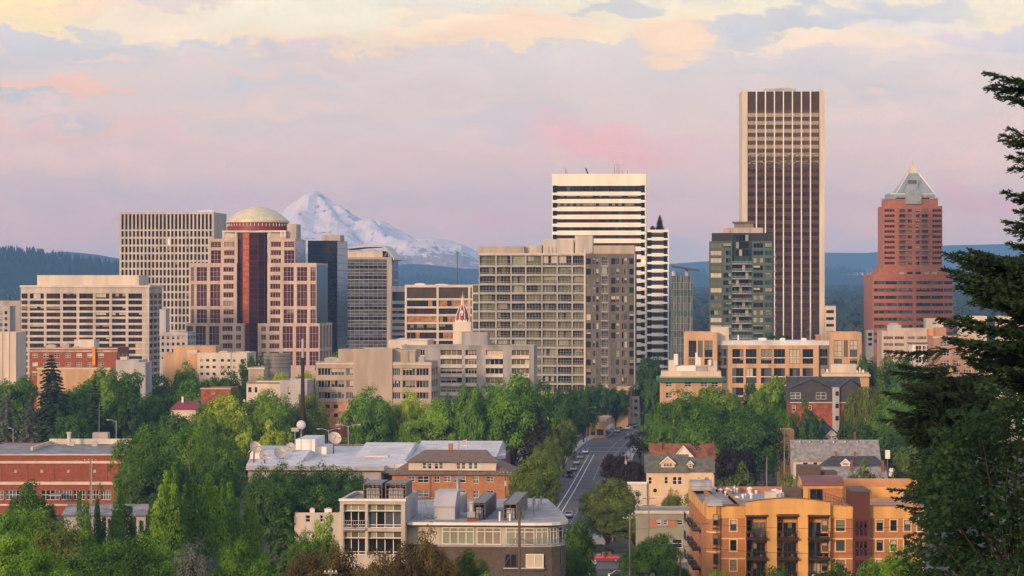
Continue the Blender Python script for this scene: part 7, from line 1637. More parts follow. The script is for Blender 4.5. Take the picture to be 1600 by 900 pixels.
def poplar(seed, w=4.6, h=15, leaf=.36):
    """several thin upright leaders of different heights"""
    r = random.Random(seed); mb = MB(); k = mb.m(M['leaf_mid']); tb = MB()
    for q_ in range(6):
        x0, y0 = r.uniform(-.36, .36)*w, r.uniform(-.3, .3)*w; hh = h*(1 if q_ == 0 else r.uniform(.55, .97)); rad = w*r.uniform(.27, .40)
        tb.tube([(x0*.3, y0*.3, 0), (x0*.8, y0*.8, hh*.4), (x0, y0, hh*.97)], .09, M['bark'], 5, r1=.015)
        for _ in range(int(1200*hh/h)):
            t = r.random()**.8; rr = rad*(.35+1.0*math.sin(min(1, t*1.25)*math.pi*.8))*(1.05-t*.75)*r.uniform(.4, 1.1); a = r.uniform(0, 6.283); kx = min(1, .3+t*1.3)
            p_ = Vector((x0*kx+math.cos(a)*rr, y0*kx+math.sin(a)*rr, hh*(.05+.95*t)))
            leaf_quad(mb, p_, (Vector((math.cos(a), math.sin(a), .4))+rvec(r)*.7).normalized(), Vector((r.uniform(-.4, .4), r.uniform(-.4, .4), 1)), leaf*r.uniform(.7, 1.4), leaf*.6, k)
    return tb.mesh('trunk', True), mb.mesh('crown')
def conifer(seed, w=8, h=24, tiers=22, droop=.25, leaf=.6, base=.06, dens=1.0, pw=.85, up=0.0):
    r = random.Random(seed); mb = MB(); k = mb.m(M['needle_dark']); tb = MB().tube([(0, 0, 0), (0, 0, h*.97)], w*.035, M['bark'], 7, r1=.03)
    for i in range(tiers):
        t = i/(tiers-1); z = h*(base+(1-base)*t*.98); R_ = w*.5*(1-t)**pw*r.uniform(.8, 1.12)+.12; nb = max(4, int((5+7*(1-t))))
        a0 = r.uniform(0, 6.28)
        for j in range(nb):
            a = a0+j*6.283/nb+r.uniform(-.3, .3); L_ = R_*r.uniform(.72, 1.12); d = Vector((math.cos(a), math.sin(a), 0)); sd = Vector((-d.y, d.x, 0))
            tip = Vector((0, 0, z))+d*L_+Vector((0, 0, -droop*L_+up*L_))
            if L_ > w*.14: tb.tube([(0, 0, z), tuple(Vector((0, 0, z)).lerp(tip, .6)+Vector((0, 0, .06*L_)))], .05, M['bark'], 4, r1=.02)
            n = max(4, int(L_/leaf*5.5*dens))
            for q_ in range(n):
                s_ = (q_+r.random())/n; c_ = Vector((0, 0, z))+d*L_*s_+Vector((0, 0, -droop*L_*s_**1.6+up*L_*s_*s_+.1*L_*math.sin(s_*3.14)))
                wd = L_*.34*(1-s_*.8)+.1; o_ = r.uniform(-1, 1); p_ = c_+sd*wd*o_+Vector((0, 0, -abs(o_)*wd*.35+r.uniform(-.12, .12)))
                nn = (Vector((0, 0, .8))+d*.5+sd*o_*.5+rvec(r)*.45).normalized(); l = leaf*r.uniform(.7, 1.35)
                leaf_quad(mb, p_, nn, (sd*(1.2*o_)+d*.7+Vector((0, 0, -.2))).cross(nn), l, l*.42, k)
    return tb.mesh('trunk', True), mb.mesh('crown')
def weeping(seed, w=11, h=15):
    r = random.Random(seed); tm, cm0 = broad(seed, w, h, 40, 40, .4, .3); mb = MB(); k = mb.m(M['leaf_mid'])
    for i in range(900):
        v_ = rvec(r); v_.z = abs(v_.z)*.9; p_ = Vector((v_.x*w*.47, v_.y*w*.47, h*.52+v_.z*h*.46)); L_ = r.uniform(.8, 3.6)
        for q_ in range(int(L_/.22)):
            pp = p_+Vector((v_.x*.15*q_*.2+r.uniform(-.12, .12), v_.y*.03*q_+r.uniform(-.12, .12), -.22*q_)); leaf_quad(mb, pp, (v_+rvec(r)*.6).normalized(), Vector((0, 0, 1)), .42, .2, k)
    for p in cm0.polygons:
        if r.random() < .9: b = len(mb.v); mb.v += [tuple(cm0.vertices[i].co) for i in p.vertices]; mb.f.append((b, b+1, b+2, b+3)); mb.mi.append(k)
    return tm, mb.mesh('crown')
PROTO = {'round': [broad(s_) for s_ in (1, 2, 3, 4)], 'fine': [broad(s_, 12, 14, 120, 125, .34) for s_ in (11, 12, 13)], 'tall': [broad(s_, 9, 16, 64, 100, .42, .12, 1.0, .35) for s_ in (21, 22)], 'bush': [broad(s_, 8, 6, 40, 110, .34, .02) for s_ in (31, 32)],
         'poplar': [poplar(s_) for s_ in (41, 42, 43)], 'conifer': [conifer(s_, 8, 24, 34, .3, .8, .03, 3.2, .62) for s_ in (51, 52)], 'spruce': [conifer(53, 11, 20, 26, .38, .8, .03, 2.0, .6)], 'cedar': [conifer(54, 13, 15, 11, .42, .7, .10, 2.6, .55)], 'weep': [weeping(61)], 'light': [broad(71, 9, 13, 34, 60, .4, .2)]}
PW = {'round': (12, 14), 'fine': (12, 14), 'tall': (9, 16), 'bush': (8, 6), 'poplar': (4.6, 15), 'conifer': (8, 24), 'spruce': (11, 20), 'cedar': (13, 15), 'weep': (11, 15), 'light': (9, 13)}
TR = random.Random(2024); NAMES = {'bush': 'bush', 'poplar': 'poplar_tree', 'conifer': 'conifer_tree', 'spruce': 'spruce_tree', 'cedar': 'cedar_tree'}
def tree(kind, px, top, w, Y, m, label, group=None, z0=None, cat=None):
    tm, cm = TR.choice(PROTO[kind]); W0, H0 = PW[kind]; zb_ = ground(Y) if z0 is None else z0
    hh = PZ(top, Y)-zb_; ww = w*Y/F
    o = empty(NAMES.get(kind, 'tree'), (PX(px, Y), Y, zb_-.1), TR.uniform(0, 6.28), label, cat or ('bush' if kind == 'bush' else 'tree'), group)
    sx = ww/W0*1.04; sz = hh/H0
    for me, nm in ((tm, 'trunk'), (cm, 'crown')):
        q_ = place(me, nm, o); q_.scale = (sx, sx, sz)
        if nm == 'crown': q_.material_slots[0].link = 'OBJECT'; q_.material_slots[0].material = M[m]
    return o
T = tree
gA = 'mixed green trees in the left middle distance'
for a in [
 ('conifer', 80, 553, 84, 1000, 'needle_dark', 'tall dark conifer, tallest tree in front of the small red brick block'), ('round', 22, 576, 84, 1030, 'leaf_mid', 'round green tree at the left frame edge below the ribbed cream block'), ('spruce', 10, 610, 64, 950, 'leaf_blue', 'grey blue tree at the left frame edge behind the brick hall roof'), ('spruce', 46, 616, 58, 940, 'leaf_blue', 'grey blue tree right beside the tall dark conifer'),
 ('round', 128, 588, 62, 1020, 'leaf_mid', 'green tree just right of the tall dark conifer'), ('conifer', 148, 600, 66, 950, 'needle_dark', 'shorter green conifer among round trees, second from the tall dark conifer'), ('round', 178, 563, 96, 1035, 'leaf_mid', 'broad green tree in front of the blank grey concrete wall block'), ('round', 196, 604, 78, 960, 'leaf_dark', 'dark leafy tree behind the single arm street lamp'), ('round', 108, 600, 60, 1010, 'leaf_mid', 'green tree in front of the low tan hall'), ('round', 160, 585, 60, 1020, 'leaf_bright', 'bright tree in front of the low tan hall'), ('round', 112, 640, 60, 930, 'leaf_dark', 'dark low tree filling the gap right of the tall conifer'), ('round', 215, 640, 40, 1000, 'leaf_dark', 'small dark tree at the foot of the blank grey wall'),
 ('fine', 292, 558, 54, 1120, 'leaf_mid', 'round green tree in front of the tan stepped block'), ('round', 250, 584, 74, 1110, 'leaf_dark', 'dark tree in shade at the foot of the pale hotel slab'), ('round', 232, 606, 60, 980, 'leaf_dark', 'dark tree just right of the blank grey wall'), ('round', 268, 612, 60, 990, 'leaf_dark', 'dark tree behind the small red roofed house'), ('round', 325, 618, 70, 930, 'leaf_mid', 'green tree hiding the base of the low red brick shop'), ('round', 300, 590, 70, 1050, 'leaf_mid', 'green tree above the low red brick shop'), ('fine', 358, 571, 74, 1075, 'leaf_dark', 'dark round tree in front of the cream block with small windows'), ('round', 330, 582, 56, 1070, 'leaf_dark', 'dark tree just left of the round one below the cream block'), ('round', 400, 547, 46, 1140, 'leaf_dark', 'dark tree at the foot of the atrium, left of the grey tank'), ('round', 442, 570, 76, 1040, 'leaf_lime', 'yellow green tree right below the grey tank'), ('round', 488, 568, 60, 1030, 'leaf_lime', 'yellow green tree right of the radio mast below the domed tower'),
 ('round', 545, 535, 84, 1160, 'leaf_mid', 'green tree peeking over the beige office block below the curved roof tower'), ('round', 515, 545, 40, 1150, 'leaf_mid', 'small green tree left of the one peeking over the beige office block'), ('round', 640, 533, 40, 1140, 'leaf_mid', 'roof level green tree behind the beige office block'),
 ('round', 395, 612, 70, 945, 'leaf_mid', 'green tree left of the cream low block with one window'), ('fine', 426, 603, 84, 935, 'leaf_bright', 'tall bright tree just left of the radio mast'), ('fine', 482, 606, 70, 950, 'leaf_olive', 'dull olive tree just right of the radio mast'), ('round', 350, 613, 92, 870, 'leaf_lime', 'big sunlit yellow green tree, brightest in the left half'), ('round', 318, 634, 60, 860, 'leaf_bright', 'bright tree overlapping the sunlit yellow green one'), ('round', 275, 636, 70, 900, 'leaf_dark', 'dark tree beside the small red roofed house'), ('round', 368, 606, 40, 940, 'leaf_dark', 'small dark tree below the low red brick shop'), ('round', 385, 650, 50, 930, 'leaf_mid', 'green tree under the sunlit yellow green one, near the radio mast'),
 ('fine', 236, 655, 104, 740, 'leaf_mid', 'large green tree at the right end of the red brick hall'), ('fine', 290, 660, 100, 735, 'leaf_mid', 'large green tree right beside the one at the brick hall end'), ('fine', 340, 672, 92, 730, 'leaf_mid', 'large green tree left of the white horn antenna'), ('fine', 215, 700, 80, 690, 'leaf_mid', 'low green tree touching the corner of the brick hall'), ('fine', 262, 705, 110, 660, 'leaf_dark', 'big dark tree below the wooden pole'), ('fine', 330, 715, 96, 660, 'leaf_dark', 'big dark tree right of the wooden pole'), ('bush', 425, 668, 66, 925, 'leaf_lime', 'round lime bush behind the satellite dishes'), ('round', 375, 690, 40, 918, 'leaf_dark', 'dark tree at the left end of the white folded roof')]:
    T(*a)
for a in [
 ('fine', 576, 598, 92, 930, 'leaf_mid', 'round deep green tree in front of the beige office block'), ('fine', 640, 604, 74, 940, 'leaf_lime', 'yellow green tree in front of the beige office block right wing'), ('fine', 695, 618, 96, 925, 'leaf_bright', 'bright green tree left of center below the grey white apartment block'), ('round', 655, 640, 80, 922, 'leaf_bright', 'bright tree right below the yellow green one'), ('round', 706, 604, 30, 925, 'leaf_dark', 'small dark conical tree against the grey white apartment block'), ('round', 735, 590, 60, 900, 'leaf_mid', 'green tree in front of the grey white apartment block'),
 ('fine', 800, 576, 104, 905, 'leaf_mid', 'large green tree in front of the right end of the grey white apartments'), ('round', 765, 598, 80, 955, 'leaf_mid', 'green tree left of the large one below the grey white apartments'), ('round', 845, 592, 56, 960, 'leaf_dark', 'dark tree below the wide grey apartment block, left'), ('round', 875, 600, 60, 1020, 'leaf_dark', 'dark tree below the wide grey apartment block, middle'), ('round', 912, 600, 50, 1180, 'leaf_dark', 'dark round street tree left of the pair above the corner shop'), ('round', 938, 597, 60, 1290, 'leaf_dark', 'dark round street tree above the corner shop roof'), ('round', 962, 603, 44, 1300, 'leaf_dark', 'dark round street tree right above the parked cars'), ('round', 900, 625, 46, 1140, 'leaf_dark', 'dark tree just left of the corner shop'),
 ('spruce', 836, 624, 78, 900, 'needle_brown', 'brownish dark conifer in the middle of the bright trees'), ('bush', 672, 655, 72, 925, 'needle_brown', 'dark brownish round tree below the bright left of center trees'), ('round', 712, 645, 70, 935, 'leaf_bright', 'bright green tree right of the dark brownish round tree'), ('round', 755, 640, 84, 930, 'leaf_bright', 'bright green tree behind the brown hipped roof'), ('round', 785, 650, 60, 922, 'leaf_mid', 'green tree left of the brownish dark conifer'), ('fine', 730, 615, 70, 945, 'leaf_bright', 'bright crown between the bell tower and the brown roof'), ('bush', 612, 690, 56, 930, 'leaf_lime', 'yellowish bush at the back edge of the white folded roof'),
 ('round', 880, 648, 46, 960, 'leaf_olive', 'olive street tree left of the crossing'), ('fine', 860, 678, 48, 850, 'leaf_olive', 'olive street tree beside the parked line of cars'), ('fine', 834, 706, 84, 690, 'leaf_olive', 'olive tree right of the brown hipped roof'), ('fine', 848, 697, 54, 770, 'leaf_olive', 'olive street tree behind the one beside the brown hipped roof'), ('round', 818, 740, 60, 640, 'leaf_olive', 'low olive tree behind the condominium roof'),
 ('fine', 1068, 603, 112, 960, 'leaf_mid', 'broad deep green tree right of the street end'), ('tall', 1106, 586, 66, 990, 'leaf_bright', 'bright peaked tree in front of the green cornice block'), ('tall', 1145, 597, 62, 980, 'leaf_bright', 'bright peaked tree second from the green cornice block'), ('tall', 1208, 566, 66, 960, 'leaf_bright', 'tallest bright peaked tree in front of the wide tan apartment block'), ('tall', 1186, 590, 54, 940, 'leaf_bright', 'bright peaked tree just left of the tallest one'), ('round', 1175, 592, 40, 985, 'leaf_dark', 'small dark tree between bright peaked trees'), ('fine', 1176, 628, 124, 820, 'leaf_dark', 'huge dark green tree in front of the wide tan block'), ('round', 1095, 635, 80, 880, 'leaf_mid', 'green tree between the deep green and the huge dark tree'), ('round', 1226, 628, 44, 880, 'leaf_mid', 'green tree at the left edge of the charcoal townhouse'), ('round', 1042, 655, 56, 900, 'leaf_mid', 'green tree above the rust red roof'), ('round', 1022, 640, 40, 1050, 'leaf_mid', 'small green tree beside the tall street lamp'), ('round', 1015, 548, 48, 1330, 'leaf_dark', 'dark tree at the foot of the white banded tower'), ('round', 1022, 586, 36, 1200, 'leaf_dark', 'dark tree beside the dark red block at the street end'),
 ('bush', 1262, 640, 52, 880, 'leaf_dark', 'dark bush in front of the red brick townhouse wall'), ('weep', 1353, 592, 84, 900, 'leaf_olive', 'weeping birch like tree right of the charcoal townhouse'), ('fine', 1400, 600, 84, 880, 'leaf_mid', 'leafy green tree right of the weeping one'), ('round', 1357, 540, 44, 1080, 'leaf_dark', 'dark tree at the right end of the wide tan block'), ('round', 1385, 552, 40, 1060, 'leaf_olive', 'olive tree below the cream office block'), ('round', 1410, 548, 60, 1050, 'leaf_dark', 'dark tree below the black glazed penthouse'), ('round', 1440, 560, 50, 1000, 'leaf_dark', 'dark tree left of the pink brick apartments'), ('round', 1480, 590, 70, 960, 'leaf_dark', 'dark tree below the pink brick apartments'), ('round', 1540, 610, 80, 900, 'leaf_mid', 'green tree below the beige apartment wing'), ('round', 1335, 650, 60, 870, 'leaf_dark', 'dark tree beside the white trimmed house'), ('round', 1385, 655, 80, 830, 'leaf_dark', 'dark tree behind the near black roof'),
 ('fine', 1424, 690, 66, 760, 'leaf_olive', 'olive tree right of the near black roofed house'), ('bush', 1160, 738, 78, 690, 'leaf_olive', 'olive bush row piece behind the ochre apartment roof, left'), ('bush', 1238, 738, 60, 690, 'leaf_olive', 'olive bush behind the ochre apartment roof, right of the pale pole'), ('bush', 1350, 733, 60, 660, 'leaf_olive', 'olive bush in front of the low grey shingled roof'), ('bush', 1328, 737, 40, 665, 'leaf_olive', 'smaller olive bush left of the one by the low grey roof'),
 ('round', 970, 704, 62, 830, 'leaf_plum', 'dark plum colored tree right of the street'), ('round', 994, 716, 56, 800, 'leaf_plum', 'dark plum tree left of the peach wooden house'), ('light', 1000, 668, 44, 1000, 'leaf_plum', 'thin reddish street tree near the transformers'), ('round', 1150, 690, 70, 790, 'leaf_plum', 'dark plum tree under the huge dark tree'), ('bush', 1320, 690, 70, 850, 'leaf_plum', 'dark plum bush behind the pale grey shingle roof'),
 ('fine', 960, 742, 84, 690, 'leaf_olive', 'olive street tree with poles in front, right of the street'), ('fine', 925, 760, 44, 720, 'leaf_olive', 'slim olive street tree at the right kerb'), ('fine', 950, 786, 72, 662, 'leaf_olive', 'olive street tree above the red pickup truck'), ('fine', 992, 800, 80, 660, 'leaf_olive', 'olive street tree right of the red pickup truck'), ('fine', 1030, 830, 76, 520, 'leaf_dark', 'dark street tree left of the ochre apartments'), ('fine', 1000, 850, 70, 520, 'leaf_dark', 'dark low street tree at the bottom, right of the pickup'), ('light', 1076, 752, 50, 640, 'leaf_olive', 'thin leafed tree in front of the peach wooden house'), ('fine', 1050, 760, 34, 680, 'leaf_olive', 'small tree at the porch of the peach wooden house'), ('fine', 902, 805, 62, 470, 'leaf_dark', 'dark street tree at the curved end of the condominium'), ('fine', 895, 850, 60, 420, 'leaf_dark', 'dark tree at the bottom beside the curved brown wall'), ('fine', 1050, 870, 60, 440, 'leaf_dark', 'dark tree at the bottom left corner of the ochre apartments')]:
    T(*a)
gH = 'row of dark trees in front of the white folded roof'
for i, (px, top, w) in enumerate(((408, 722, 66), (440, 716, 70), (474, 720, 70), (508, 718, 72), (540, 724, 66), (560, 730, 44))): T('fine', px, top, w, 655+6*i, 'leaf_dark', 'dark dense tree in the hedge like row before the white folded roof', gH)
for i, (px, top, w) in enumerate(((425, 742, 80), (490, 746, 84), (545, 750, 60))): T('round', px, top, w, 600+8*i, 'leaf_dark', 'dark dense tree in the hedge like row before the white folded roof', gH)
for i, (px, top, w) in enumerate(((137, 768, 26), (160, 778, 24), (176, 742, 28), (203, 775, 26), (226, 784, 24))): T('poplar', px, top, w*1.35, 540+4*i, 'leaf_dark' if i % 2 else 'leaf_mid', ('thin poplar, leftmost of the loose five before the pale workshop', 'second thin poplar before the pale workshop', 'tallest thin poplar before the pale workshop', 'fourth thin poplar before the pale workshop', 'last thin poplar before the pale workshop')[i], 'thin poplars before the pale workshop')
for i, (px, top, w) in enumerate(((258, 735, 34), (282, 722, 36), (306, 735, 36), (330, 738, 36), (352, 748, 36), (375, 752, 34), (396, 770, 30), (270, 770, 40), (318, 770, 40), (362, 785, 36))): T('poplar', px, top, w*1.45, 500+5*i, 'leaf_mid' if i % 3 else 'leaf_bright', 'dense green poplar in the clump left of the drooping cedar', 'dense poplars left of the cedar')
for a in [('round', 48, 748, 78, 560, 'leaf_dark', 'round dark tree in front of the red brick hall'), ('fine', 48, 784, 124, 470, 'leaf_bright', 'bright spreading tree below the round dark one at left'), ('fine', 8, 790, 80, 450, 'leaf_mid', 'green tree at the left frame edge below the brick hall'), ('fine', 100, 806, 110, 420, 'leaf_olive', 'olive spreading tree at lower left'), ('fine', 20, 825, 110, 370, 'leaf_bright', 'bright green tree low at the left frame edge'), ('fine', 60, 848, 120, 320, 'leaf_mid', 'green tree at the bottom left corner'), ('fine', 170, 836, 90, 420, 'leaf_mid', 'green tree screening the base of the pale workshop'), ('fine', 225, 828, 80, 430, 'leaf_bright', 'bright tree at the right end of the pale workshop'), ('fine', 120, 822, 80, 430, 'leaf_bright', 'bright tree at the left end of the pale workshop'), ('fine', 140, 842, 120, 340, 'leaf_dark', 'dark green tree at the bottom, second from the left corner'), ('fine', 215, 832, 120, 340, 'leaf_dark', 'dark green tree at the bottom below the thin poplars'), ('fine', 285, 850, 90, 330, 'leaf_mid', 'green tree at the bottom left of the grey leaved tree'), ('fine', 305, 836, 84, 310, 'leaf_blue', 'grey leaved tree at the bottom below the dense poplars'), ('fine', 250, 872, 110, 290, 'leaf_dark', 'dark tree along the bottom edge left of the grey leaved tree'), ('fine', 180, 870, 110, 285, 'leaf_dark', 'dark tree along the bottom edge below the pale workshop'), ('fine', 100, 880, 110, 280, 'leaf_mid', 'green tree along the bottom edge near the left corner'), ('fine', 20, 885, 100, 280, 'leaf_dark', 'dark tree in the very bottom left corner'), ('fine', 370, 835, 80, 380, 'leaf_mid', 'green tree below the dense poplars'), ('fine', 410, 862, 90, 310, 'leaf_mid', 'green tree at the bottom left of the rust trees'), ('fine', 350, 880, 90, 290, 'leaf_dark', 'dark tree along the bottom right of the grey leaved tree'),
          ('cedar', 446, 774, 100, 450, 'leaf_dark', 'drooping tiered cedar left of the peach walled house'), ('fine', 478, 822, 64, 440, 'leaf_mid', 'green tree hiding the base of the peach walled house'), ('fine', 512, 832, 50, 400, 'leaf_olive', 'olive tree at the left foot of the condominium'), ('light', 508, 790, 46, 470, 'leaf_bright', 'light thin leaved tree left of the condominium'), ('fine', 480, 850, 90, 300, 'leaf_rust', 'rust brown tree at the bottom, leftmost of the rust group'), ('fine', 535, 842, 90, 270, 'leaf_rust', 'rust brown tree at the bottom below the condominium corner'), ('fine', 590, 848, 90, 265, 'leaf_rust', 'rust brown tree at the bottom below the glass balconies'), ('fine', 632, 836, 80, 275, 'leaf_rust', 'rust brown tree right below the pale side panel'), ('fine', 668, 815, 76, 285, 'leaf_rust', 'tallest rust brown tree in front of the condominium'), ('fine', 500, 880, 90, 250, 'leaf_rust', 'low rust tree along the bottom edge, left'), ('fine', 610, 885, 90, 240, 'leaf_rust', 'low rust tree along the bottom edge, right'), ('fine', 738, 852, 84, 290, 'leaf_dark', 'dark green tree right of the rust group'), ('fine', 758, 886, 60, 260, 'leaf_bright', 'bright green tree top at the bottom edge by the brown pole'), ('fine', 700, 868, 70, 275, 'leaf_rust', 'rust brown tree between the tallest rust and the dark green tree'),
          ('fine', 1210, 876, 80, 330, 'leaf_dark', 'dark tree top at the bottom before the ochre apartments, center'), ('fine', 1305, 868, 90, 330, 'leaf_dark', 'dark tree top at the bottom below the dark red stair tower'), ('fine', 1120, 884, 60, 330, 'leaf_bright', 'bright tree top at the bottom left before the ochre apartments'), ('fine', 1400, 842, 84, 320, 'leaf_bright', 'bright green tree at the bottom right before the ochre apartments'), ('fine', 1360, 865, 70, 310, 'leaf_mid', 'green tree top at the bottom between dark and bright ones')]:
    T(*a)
o = tree('conifer', 1031, 335, 15, 1462, 'needle_dark', 'single dark conifer growing on the roof of the lower white wing', None, banded[2]-.9); tree('bush', 1020, 353, 8, 1460, 'needle_dark', 'small shrub beside the rooftop conifer', None, banded[2]-.9); MB
for px, w in ((1205, 18), (1218, 20), (1228, 16)): tree('bush', px, 523.5, w, 1120, 'leaf_dark', 'clipped green shrub on the tan block roof below the bronze tower', 'roof shrubs of the tan block', PZ(530.5, 1120))
# ---- far wood on the plain (reads as one mass)
r = random.Random(5); fb = MB(); ks = [fb.m(M[x]) for x in ('far_wood', 'far_wood_light', 'far_wood', 'far_wood_light')]
def far_tree(X, Y, z, h, w, k, con):
    n = 34
    for q_ in range(n):
        v_ = rvec(r)
        if con: t = r.random(); p_ = Vector((X+v_.x*w*.5*(1-t), Y+v_.y*w*.5*(1-t), z+h*t)); l = w*.34*(1.15-t*.8)
        else: v_.z = v_.z*.8+.2; p_ = Vector((X+v_.x*w*.45, Y+v_.y*w*.45, z+h*.6+v_.z*h*.38)); l = w*.34
        leaf_quad(fb, p_, (v_+Vector((0, -.4, .4))).normalized(), rvec(r), l*1.2, l, k)
for (p0, p1, n) in ((600, 660, 120), (1035, 1115, 420), (1285, 1370, 520), (1485, 1640, 560), (-20, 60, 80), (-400, 600, 500), (660, 1035, 250), (1115, 1285, 150), (1640, 2100, 420)):
    for i in range(n):
        Y = r.uniform(3000, 8600); X = PX(r.uniform(p0, p1), Y); con = r.random() < .4; h = r.uniform(16, 34); far_tree(X, Y, land(X, Y), h, h*(.4 if con else .85), r.choice(ks[2:3] if con else (ks[0], ks[1], ks[3])), con)
tag(fb.build('forest'), 'blue green far woods filling the plain beyond the towers', 'forest', kind='stuff')
# ================================================================== NEAR FIR AND MAPLE AT THE RIGHT
r = random.Random(17)
TX, TY = PX(1690, 84), 84.0; g0z = ground(TY)
o = empty('fir_tree', (TX, TY, g0z), 0, 'near fir with long dark boughs reaching in from the right frame edge', 'tree')
tb = MB().tube([(0, 0, 0), (.1, 0, 9), (0, .1, 22)], .42, M['bark'], 10, r1=.12); 
def join(a, b_, z):
    n = len(a.v); a.v += b_.v; a.f += [tuple(i+n for i in f_) for f_ in b_.f]; a.mi += b_.mi
def bough(mb, P0, P1, wmax, k, lift=.0, dens=1.0):
    P0, P1 = Vector(P0), Vector(P1); ax = P1-P0; L_ = ax.length; d = ax.normalized(); sd = d.cross(Vector((0, 0, 1))).normalized(); upv = sd.cross(d)
    def at(t): return P0+ax*t+Vector((0, 0, -lift*L_*math.sin(t*math.pi)))
    n = int(L_/.055*dens); stem = [tuple(at(t/8)) for t in range(9)]
    stems.tube(stem, .035, M['bark'], 5, r1=.008)
    for i in range(n):
        t = .12+.88*(i+r.random())/n; c_ = at(t); side = 1 if i % 2 else -1
        tl = wmax*(1-t)**.75*r.uniform(.55, 1.1)+.12
        td = (d*r.uniform(.45, .8)+sd*side*r.uniform(.5, 1.0)+upv*r.uniform(-.45, .3)).normalized()
        hang = r.uniform(.0, .45)
        m_ = max(4, int(tl/.05))
        for q_ in range(m_):
            s_ = (q_+.5)/m_; p_ = c_+td*tl*s_+Vector((0, 0, -hang*tl*s_*s_))
            for e in (-1, 1):
                nd = (td*.8+td.cross(upv)*e*r.uniform(.5, 1.1)+upv*r.uniform(-.3, .6)+rvec(r)*.2).normalized()
                l = r.uniform(.10, .17)*(1.15-.4*s_)
                b_ = len(mb.v); w_ = nd.orthogonal().normalized()*.032; q0 = p_+nd*.005
                mb.v += [tuple(q0-w_*.6), tuple(q0+w_*.6), tuple(q0+nd*l+w_*.5), tuple(q0+nd*l-w_*.5)]; mb.f.append((b_, b_+1, b_+2, b_+3)); mb.mi.append(k)
stems = MB()
# (tip column, tip row, depth shift of tip, width, lift) the trunk end is set from the tip
BO = [(1541, 112, -2, .55, .05), (1560, 150, 1, .5, .06), (1578, 128, -1, .5, .0), (1566, 212, -1, .5, .03), (1578, 245, 1, .5, .05), (1570, 300, -2, .45, .05), (1572, 345, 0, .5, .05), (1578, 380, 1, .6, .05), (1590, 330, -1, .5, 0), (1588, 420, -2, .7, .05),
      (1479, 396, -3, .8, .06), (1498, 408, -1, .8, .07), (1520, 392, 1, .7, .08), (1476, 420, -4, .8, .03), (1505, 440, 0, .8, .06), (1530, 455, -3, .8, .05), (1546, 415, 0, .7, .05), (1560, 470, -4, .8, .02), (1545, 500, -2, .7, .0), (1512, 455, 2, .7, .04), (1566, 440, 1, .7, .0),
      (1468, 498, -5, .6, .03), (1480, 528, -3, .7, .04), (1498, 545, 0, .8, .05), (1530, 540, -2, .8, .05), (1550, 575, -4, .9, .03), (1520, 565, 2, .8, .05), (1570, 560, 0, .8, .0), (1584, 600, -3, .8, 0)]
mb = MB(); k = mb.m(M['needle_fir'])
for px, py, dy_, w, lf in BO:
    tip = Vector((PX(px, TY+dy_), TY+dy_, PZ(py, TY+dy_))); zr_ = tip.z+r.uniform(-.55, .1)*(1690-px)/210
    bough(mb, (TX, TY, zr_), tip, w*1.25, k, lf)
    for _ in range(2):
        t2 = tip+Vector((r.uniform(.1, .8), r.uniform(-1, 1), r.uniform(-.55, .25))); bough(mb, (TX, TY, zr_+r.uniform(-.3, .3)), t2, w*1.2, k, lf)
for i in range(16):            # the far side and crown of the same fir, outside the frame
    a = r.uniform(-1.2, 1.9); z = g0z+r.uniform(6, 21); L_ = 3.2*(1-(z-g0z)/26)+.6; bough(mb, (TX, TY, z), (TX+math.cos(a)*L_, TY+math.sin(a)*L_, z-.1), .7, k, .04, .5)
for b_ in (mb, stems): b_.v = [(x-TX, y-TY, z-g0z) for x, y, z in b_.v]
mb.build('crown', o); join(tb, stems, 0); tb.build('trunk', o)
# second, farther dark fir below it
T2X, T2Y = PX(1500, 150), 150.0; g2 = ground(T2Y); o2 = empty('fir_tree', (T2X, T2Y, g2), 0, 'dark fir with spreading boughs below the pink brick apartments', 'tree')
tb = MB().tube([(0, 0, 0), (0, 0, PZ(590, T2Y)-g2)], .3, M['bark'], 9, r1=.05)
mb = MB(); k = mb.m(M['needle_fir']); stems = MB()
B2 = [(1384, 548, 0), (1392, 580, 2), (1405, 570, -2), (1380, 612, 1), (1390, 640, -2), (1412, 600, 0), (1430, 585, 1), (1452, 600, -1), (1400, 664, 2), (1420, 690, -1), (1376, 655, 0), (1470, 610, 1), (1530, 590, 2), (1560, 585, -1), (1590, 600, 1), (1600, 630, 0), (1580, 660, 2), (1610, 700, 0), (1430, 640, -3), (1450, 660, -3), (1480, 650, -3), (1520, 630, -3), (1550, 650, -3), (1440, 700, -2), (1470, 710, -2), (1530, 700, -2), (1420, 625, -3), (1500, 680, -3), (1460, 630, -2), (1545, 615, -2)]
for px, py, dy_ in B2:
    tip = Vector((PX(px, T2Y+dy_), T2Y+dy_, PZ(py, T2Y+dy_))); bough(mb, (T2X, T2Y, tip.z+r.uniform(-.3, .5)), tip, 1.4, k, .05, 1.0)
for px, py, dy_ in [(1480+r.uniform(-80, 90), r.uniform(595, 700), r.uniform(-3, 3)) for _ in range(70)]:
    tip = Vector((PX(px, T2Y+dy_), T2Y+dy_, PZ(py, T2Y+dy_))); bough(mb, (T2X, T2Y, tip.z+r.uniform(0, .5)), tip, 1.4, k, .05, .9)
for b_ in (mb, stems): b_.v = [(x-T2X, y-T2Y, z-g2) for x, y, z in b_.v]
mb.build('crown', o2); join(tb, stems, 0); tb.build('trunk', o2)
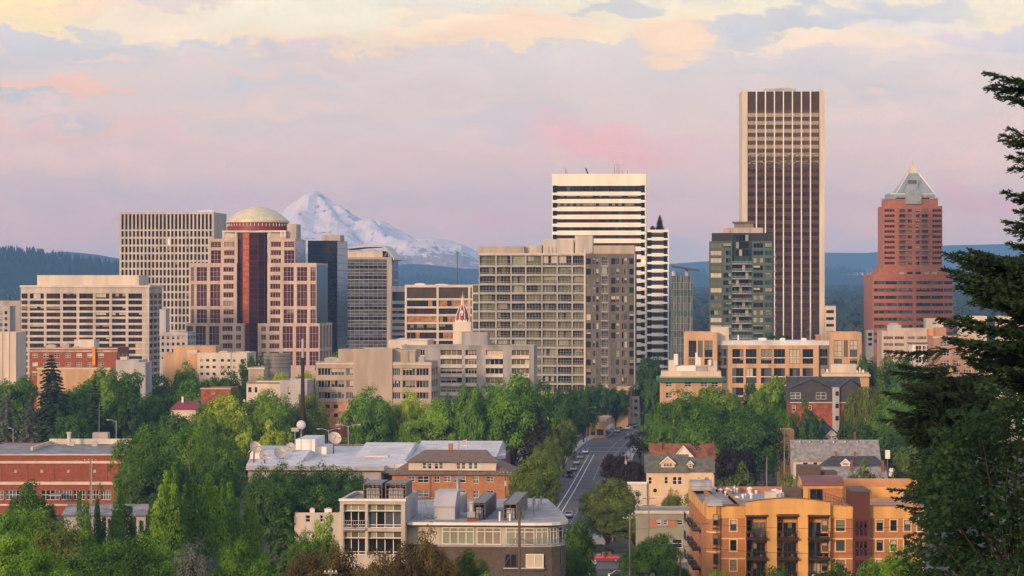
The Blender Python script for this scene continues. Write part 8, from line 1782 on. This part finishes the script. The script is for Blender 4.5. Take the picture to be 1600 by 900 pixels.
# small dark fir with the bough in front of the ochre apartments
T3X, T3Y = PX(1545, 120), 120.0; g3 = ground(T3Y); o3 = empty('fir_tree', (T3X, T3Y, g3), 0, 'small dark fir whose bough tips cross the right end of the ochre apartments', 'tree')
tb = MB().tube([(0, 0, 0), (0, 0, PZ(735, T3Y)-g3)], .2, M['bark'], 8, r1=.04); mb = MB(); k = mb.m(M['needle_fir']); stems = MB()
for px, py in ((1390, 765), (1405, 790), (1398, 778), (1420, 760), (1432, 815), (1440, 780), (1425, 800), (1450, 840), (1445, 745), (1470, 735), (1460, 800), (1440, 870), (1470, 860), (1500, 740), (1480, 770), (1415, 775)):
    dy_ = r.uniform(-2, 2); tip = Vector((PX(px, T3Y+dy_), T3Y+dy_, PZ(py, T3Y+dy_))); bough(mb, (T3X, T3Y, tip.z+.1), tip, .8, k, .04)
for b_ in (mb, stems): b_.v = [(x-T3X, y-T3Y, z-g3) for x, y, z in b_.v]
mb.build('crown', o3); join(tb, stems, 0); tb.build('trunk', o3)
# maple
MX, MY = PX(1590, 96), 96.0; gm_ = ground(MY); om = empty('maple_tree', (MX, MY, gm_), 0, 'near maple with broad lobed leaves filling the lower right corner', 'tree')
mb = MB(); k = mb.m(M['leaf_maple']); tb = MB(); base_ = Vector((MX, MY, gm_))
LOBE = []
for i in range(5):
    a = math.pi/2+(i-2)*.95; LOBE += [(1.0 if i == 2 else (.92 if i in (1, 3) else .62), a), (.42, a+.475)]
LOBE = LOBE[:-1]
def maple_leaf(p_, nrm, s_, roll):
    t = nrm.orthogonal().normalized(); u_ = nrm.cross(t); ca, sa = math.cos(roll), math.sin(roll); X_, Y_ = t*ca+u_*sa, u_*ca-t*sa
    b_ = len(mb.v); mb.v.append(tuple(p_-Y_*s_*.28)); 
    for rr, a in LOBE: mb.v.append(tuple(p_+(X_*math.cos(a)*rr+Y_*(math.sin(a)*rr-.25))*s_*.55-nrm*s_*.16*rr*abs(math.cos(a))))
    mb.f.append(tuple([b_]+[b_+1+i for i in range(len(LOBE))])); mb.mi.append(k)
SPR = []   # leafy sprays: outline as photo points
for px, py, w, h in ((1460, 715, 50, 26), (1440, 745, 40, 30), (1490, 690, 54, 30), (1530, 660, 60, 30), (1575, 640, 60, 32), (1560, 610, 46, 24), (1595, 615, 40, 30), (1610, 660, 50, 40), (1500, 740, 60, 34), (1545, 715, 60, 36), (1590, 700, 60, 36), (1470, 780, 56, 36), (1520, 790, 66, 40), (1570, 770, 66, 40), (1610, 760, 50, 50), (1455, 830, 46, 36), (1490, 845, 60, 40), (1545, 850, 70, 44), (1600, 840, 60, 50), (1470, 885, 60, 40), (1530, 900, 70, 40), (1590, 905, 70, 40), (1430, 885, 40, 34), (1480, 925, 60, 30), (1560, 810, 50, 40), (1630, 600, 50, 40), (1630, 720, 50, 50), (1640, 850, 60, 60)):
    dy_ = r.uniform(-2.2, 2.2)-max(0, (py-700)*.006); SPR.append((Vector((PX(px, MY+dy_), MY+dy_, PZ(py, MY+dy_))), w*MY/F, h*MY/F))
for c_, w, h in SPR:
    fork = Vector((MX+r.uniform(-.3, .3), MY, gm_+2.5+max(0, (c_.z-gm_-3)*.35))); tb.tube([tuple(fork), tuple(fork.lerp(c_, .6)+Vector((0, 0, -.3))), tuple(c_)], .05, M['bark'], 5, r1=.012)
    out = Vector((c_.x-MX-1, c_.y-MY-1.5, .8)).normalized()
    for lay in range(4):
        lc = c_+Vector((r.uniform(-.3, .3)*w, r.uniform(-.4, .6), (lay-1.5)*h*.42)); 
        for q_ in range(int(62*w*1.0)):
            a = r.uniform(0, 6.283); q2 = math.sqrt(r.random()); p_ = lc+Vector((math.cos(a)*q2*w*.62, math.sin(a)*q2*w*.8, r.uniform(-.12, .12)-q2*q2*h*.25))
            maple_leaf(p_, (Vector((0, -.45, .9))+Vector((math.cos(a), math.sin(a), 0))*.35*q2+rvec(r)*.5).normalized(), r.uniform(.16, .30), r.uniform(0, 6.28))
for i in range(4200):           # inner and far-side leaves
    v_ = rvec(r); p_ = Vector((MX+.8+v_.x*3.6, MY+1.6+v_.y*2.4, PZ(790, MY)+v_.z*3.4)); maple_leaf(p_, (Vector((0, -.2, .8))+rvec(r)*.7).normalized(), r.uniform(.18, .30), r.uniform(0, 6.28))
tb.tube([(MX, MY, gm_), (MX+.05, MY, gm_+2.5), (MX+.3, MY+.2, gm_+7)], .2, M['bark'], 8, r1=.06)
for b_ in (mb, tb): b_.v = [(x-MX, y-MY, z-gm_) for x, y, z in b_.v]
mb.build('crown', om); tb.build('trunk', om)
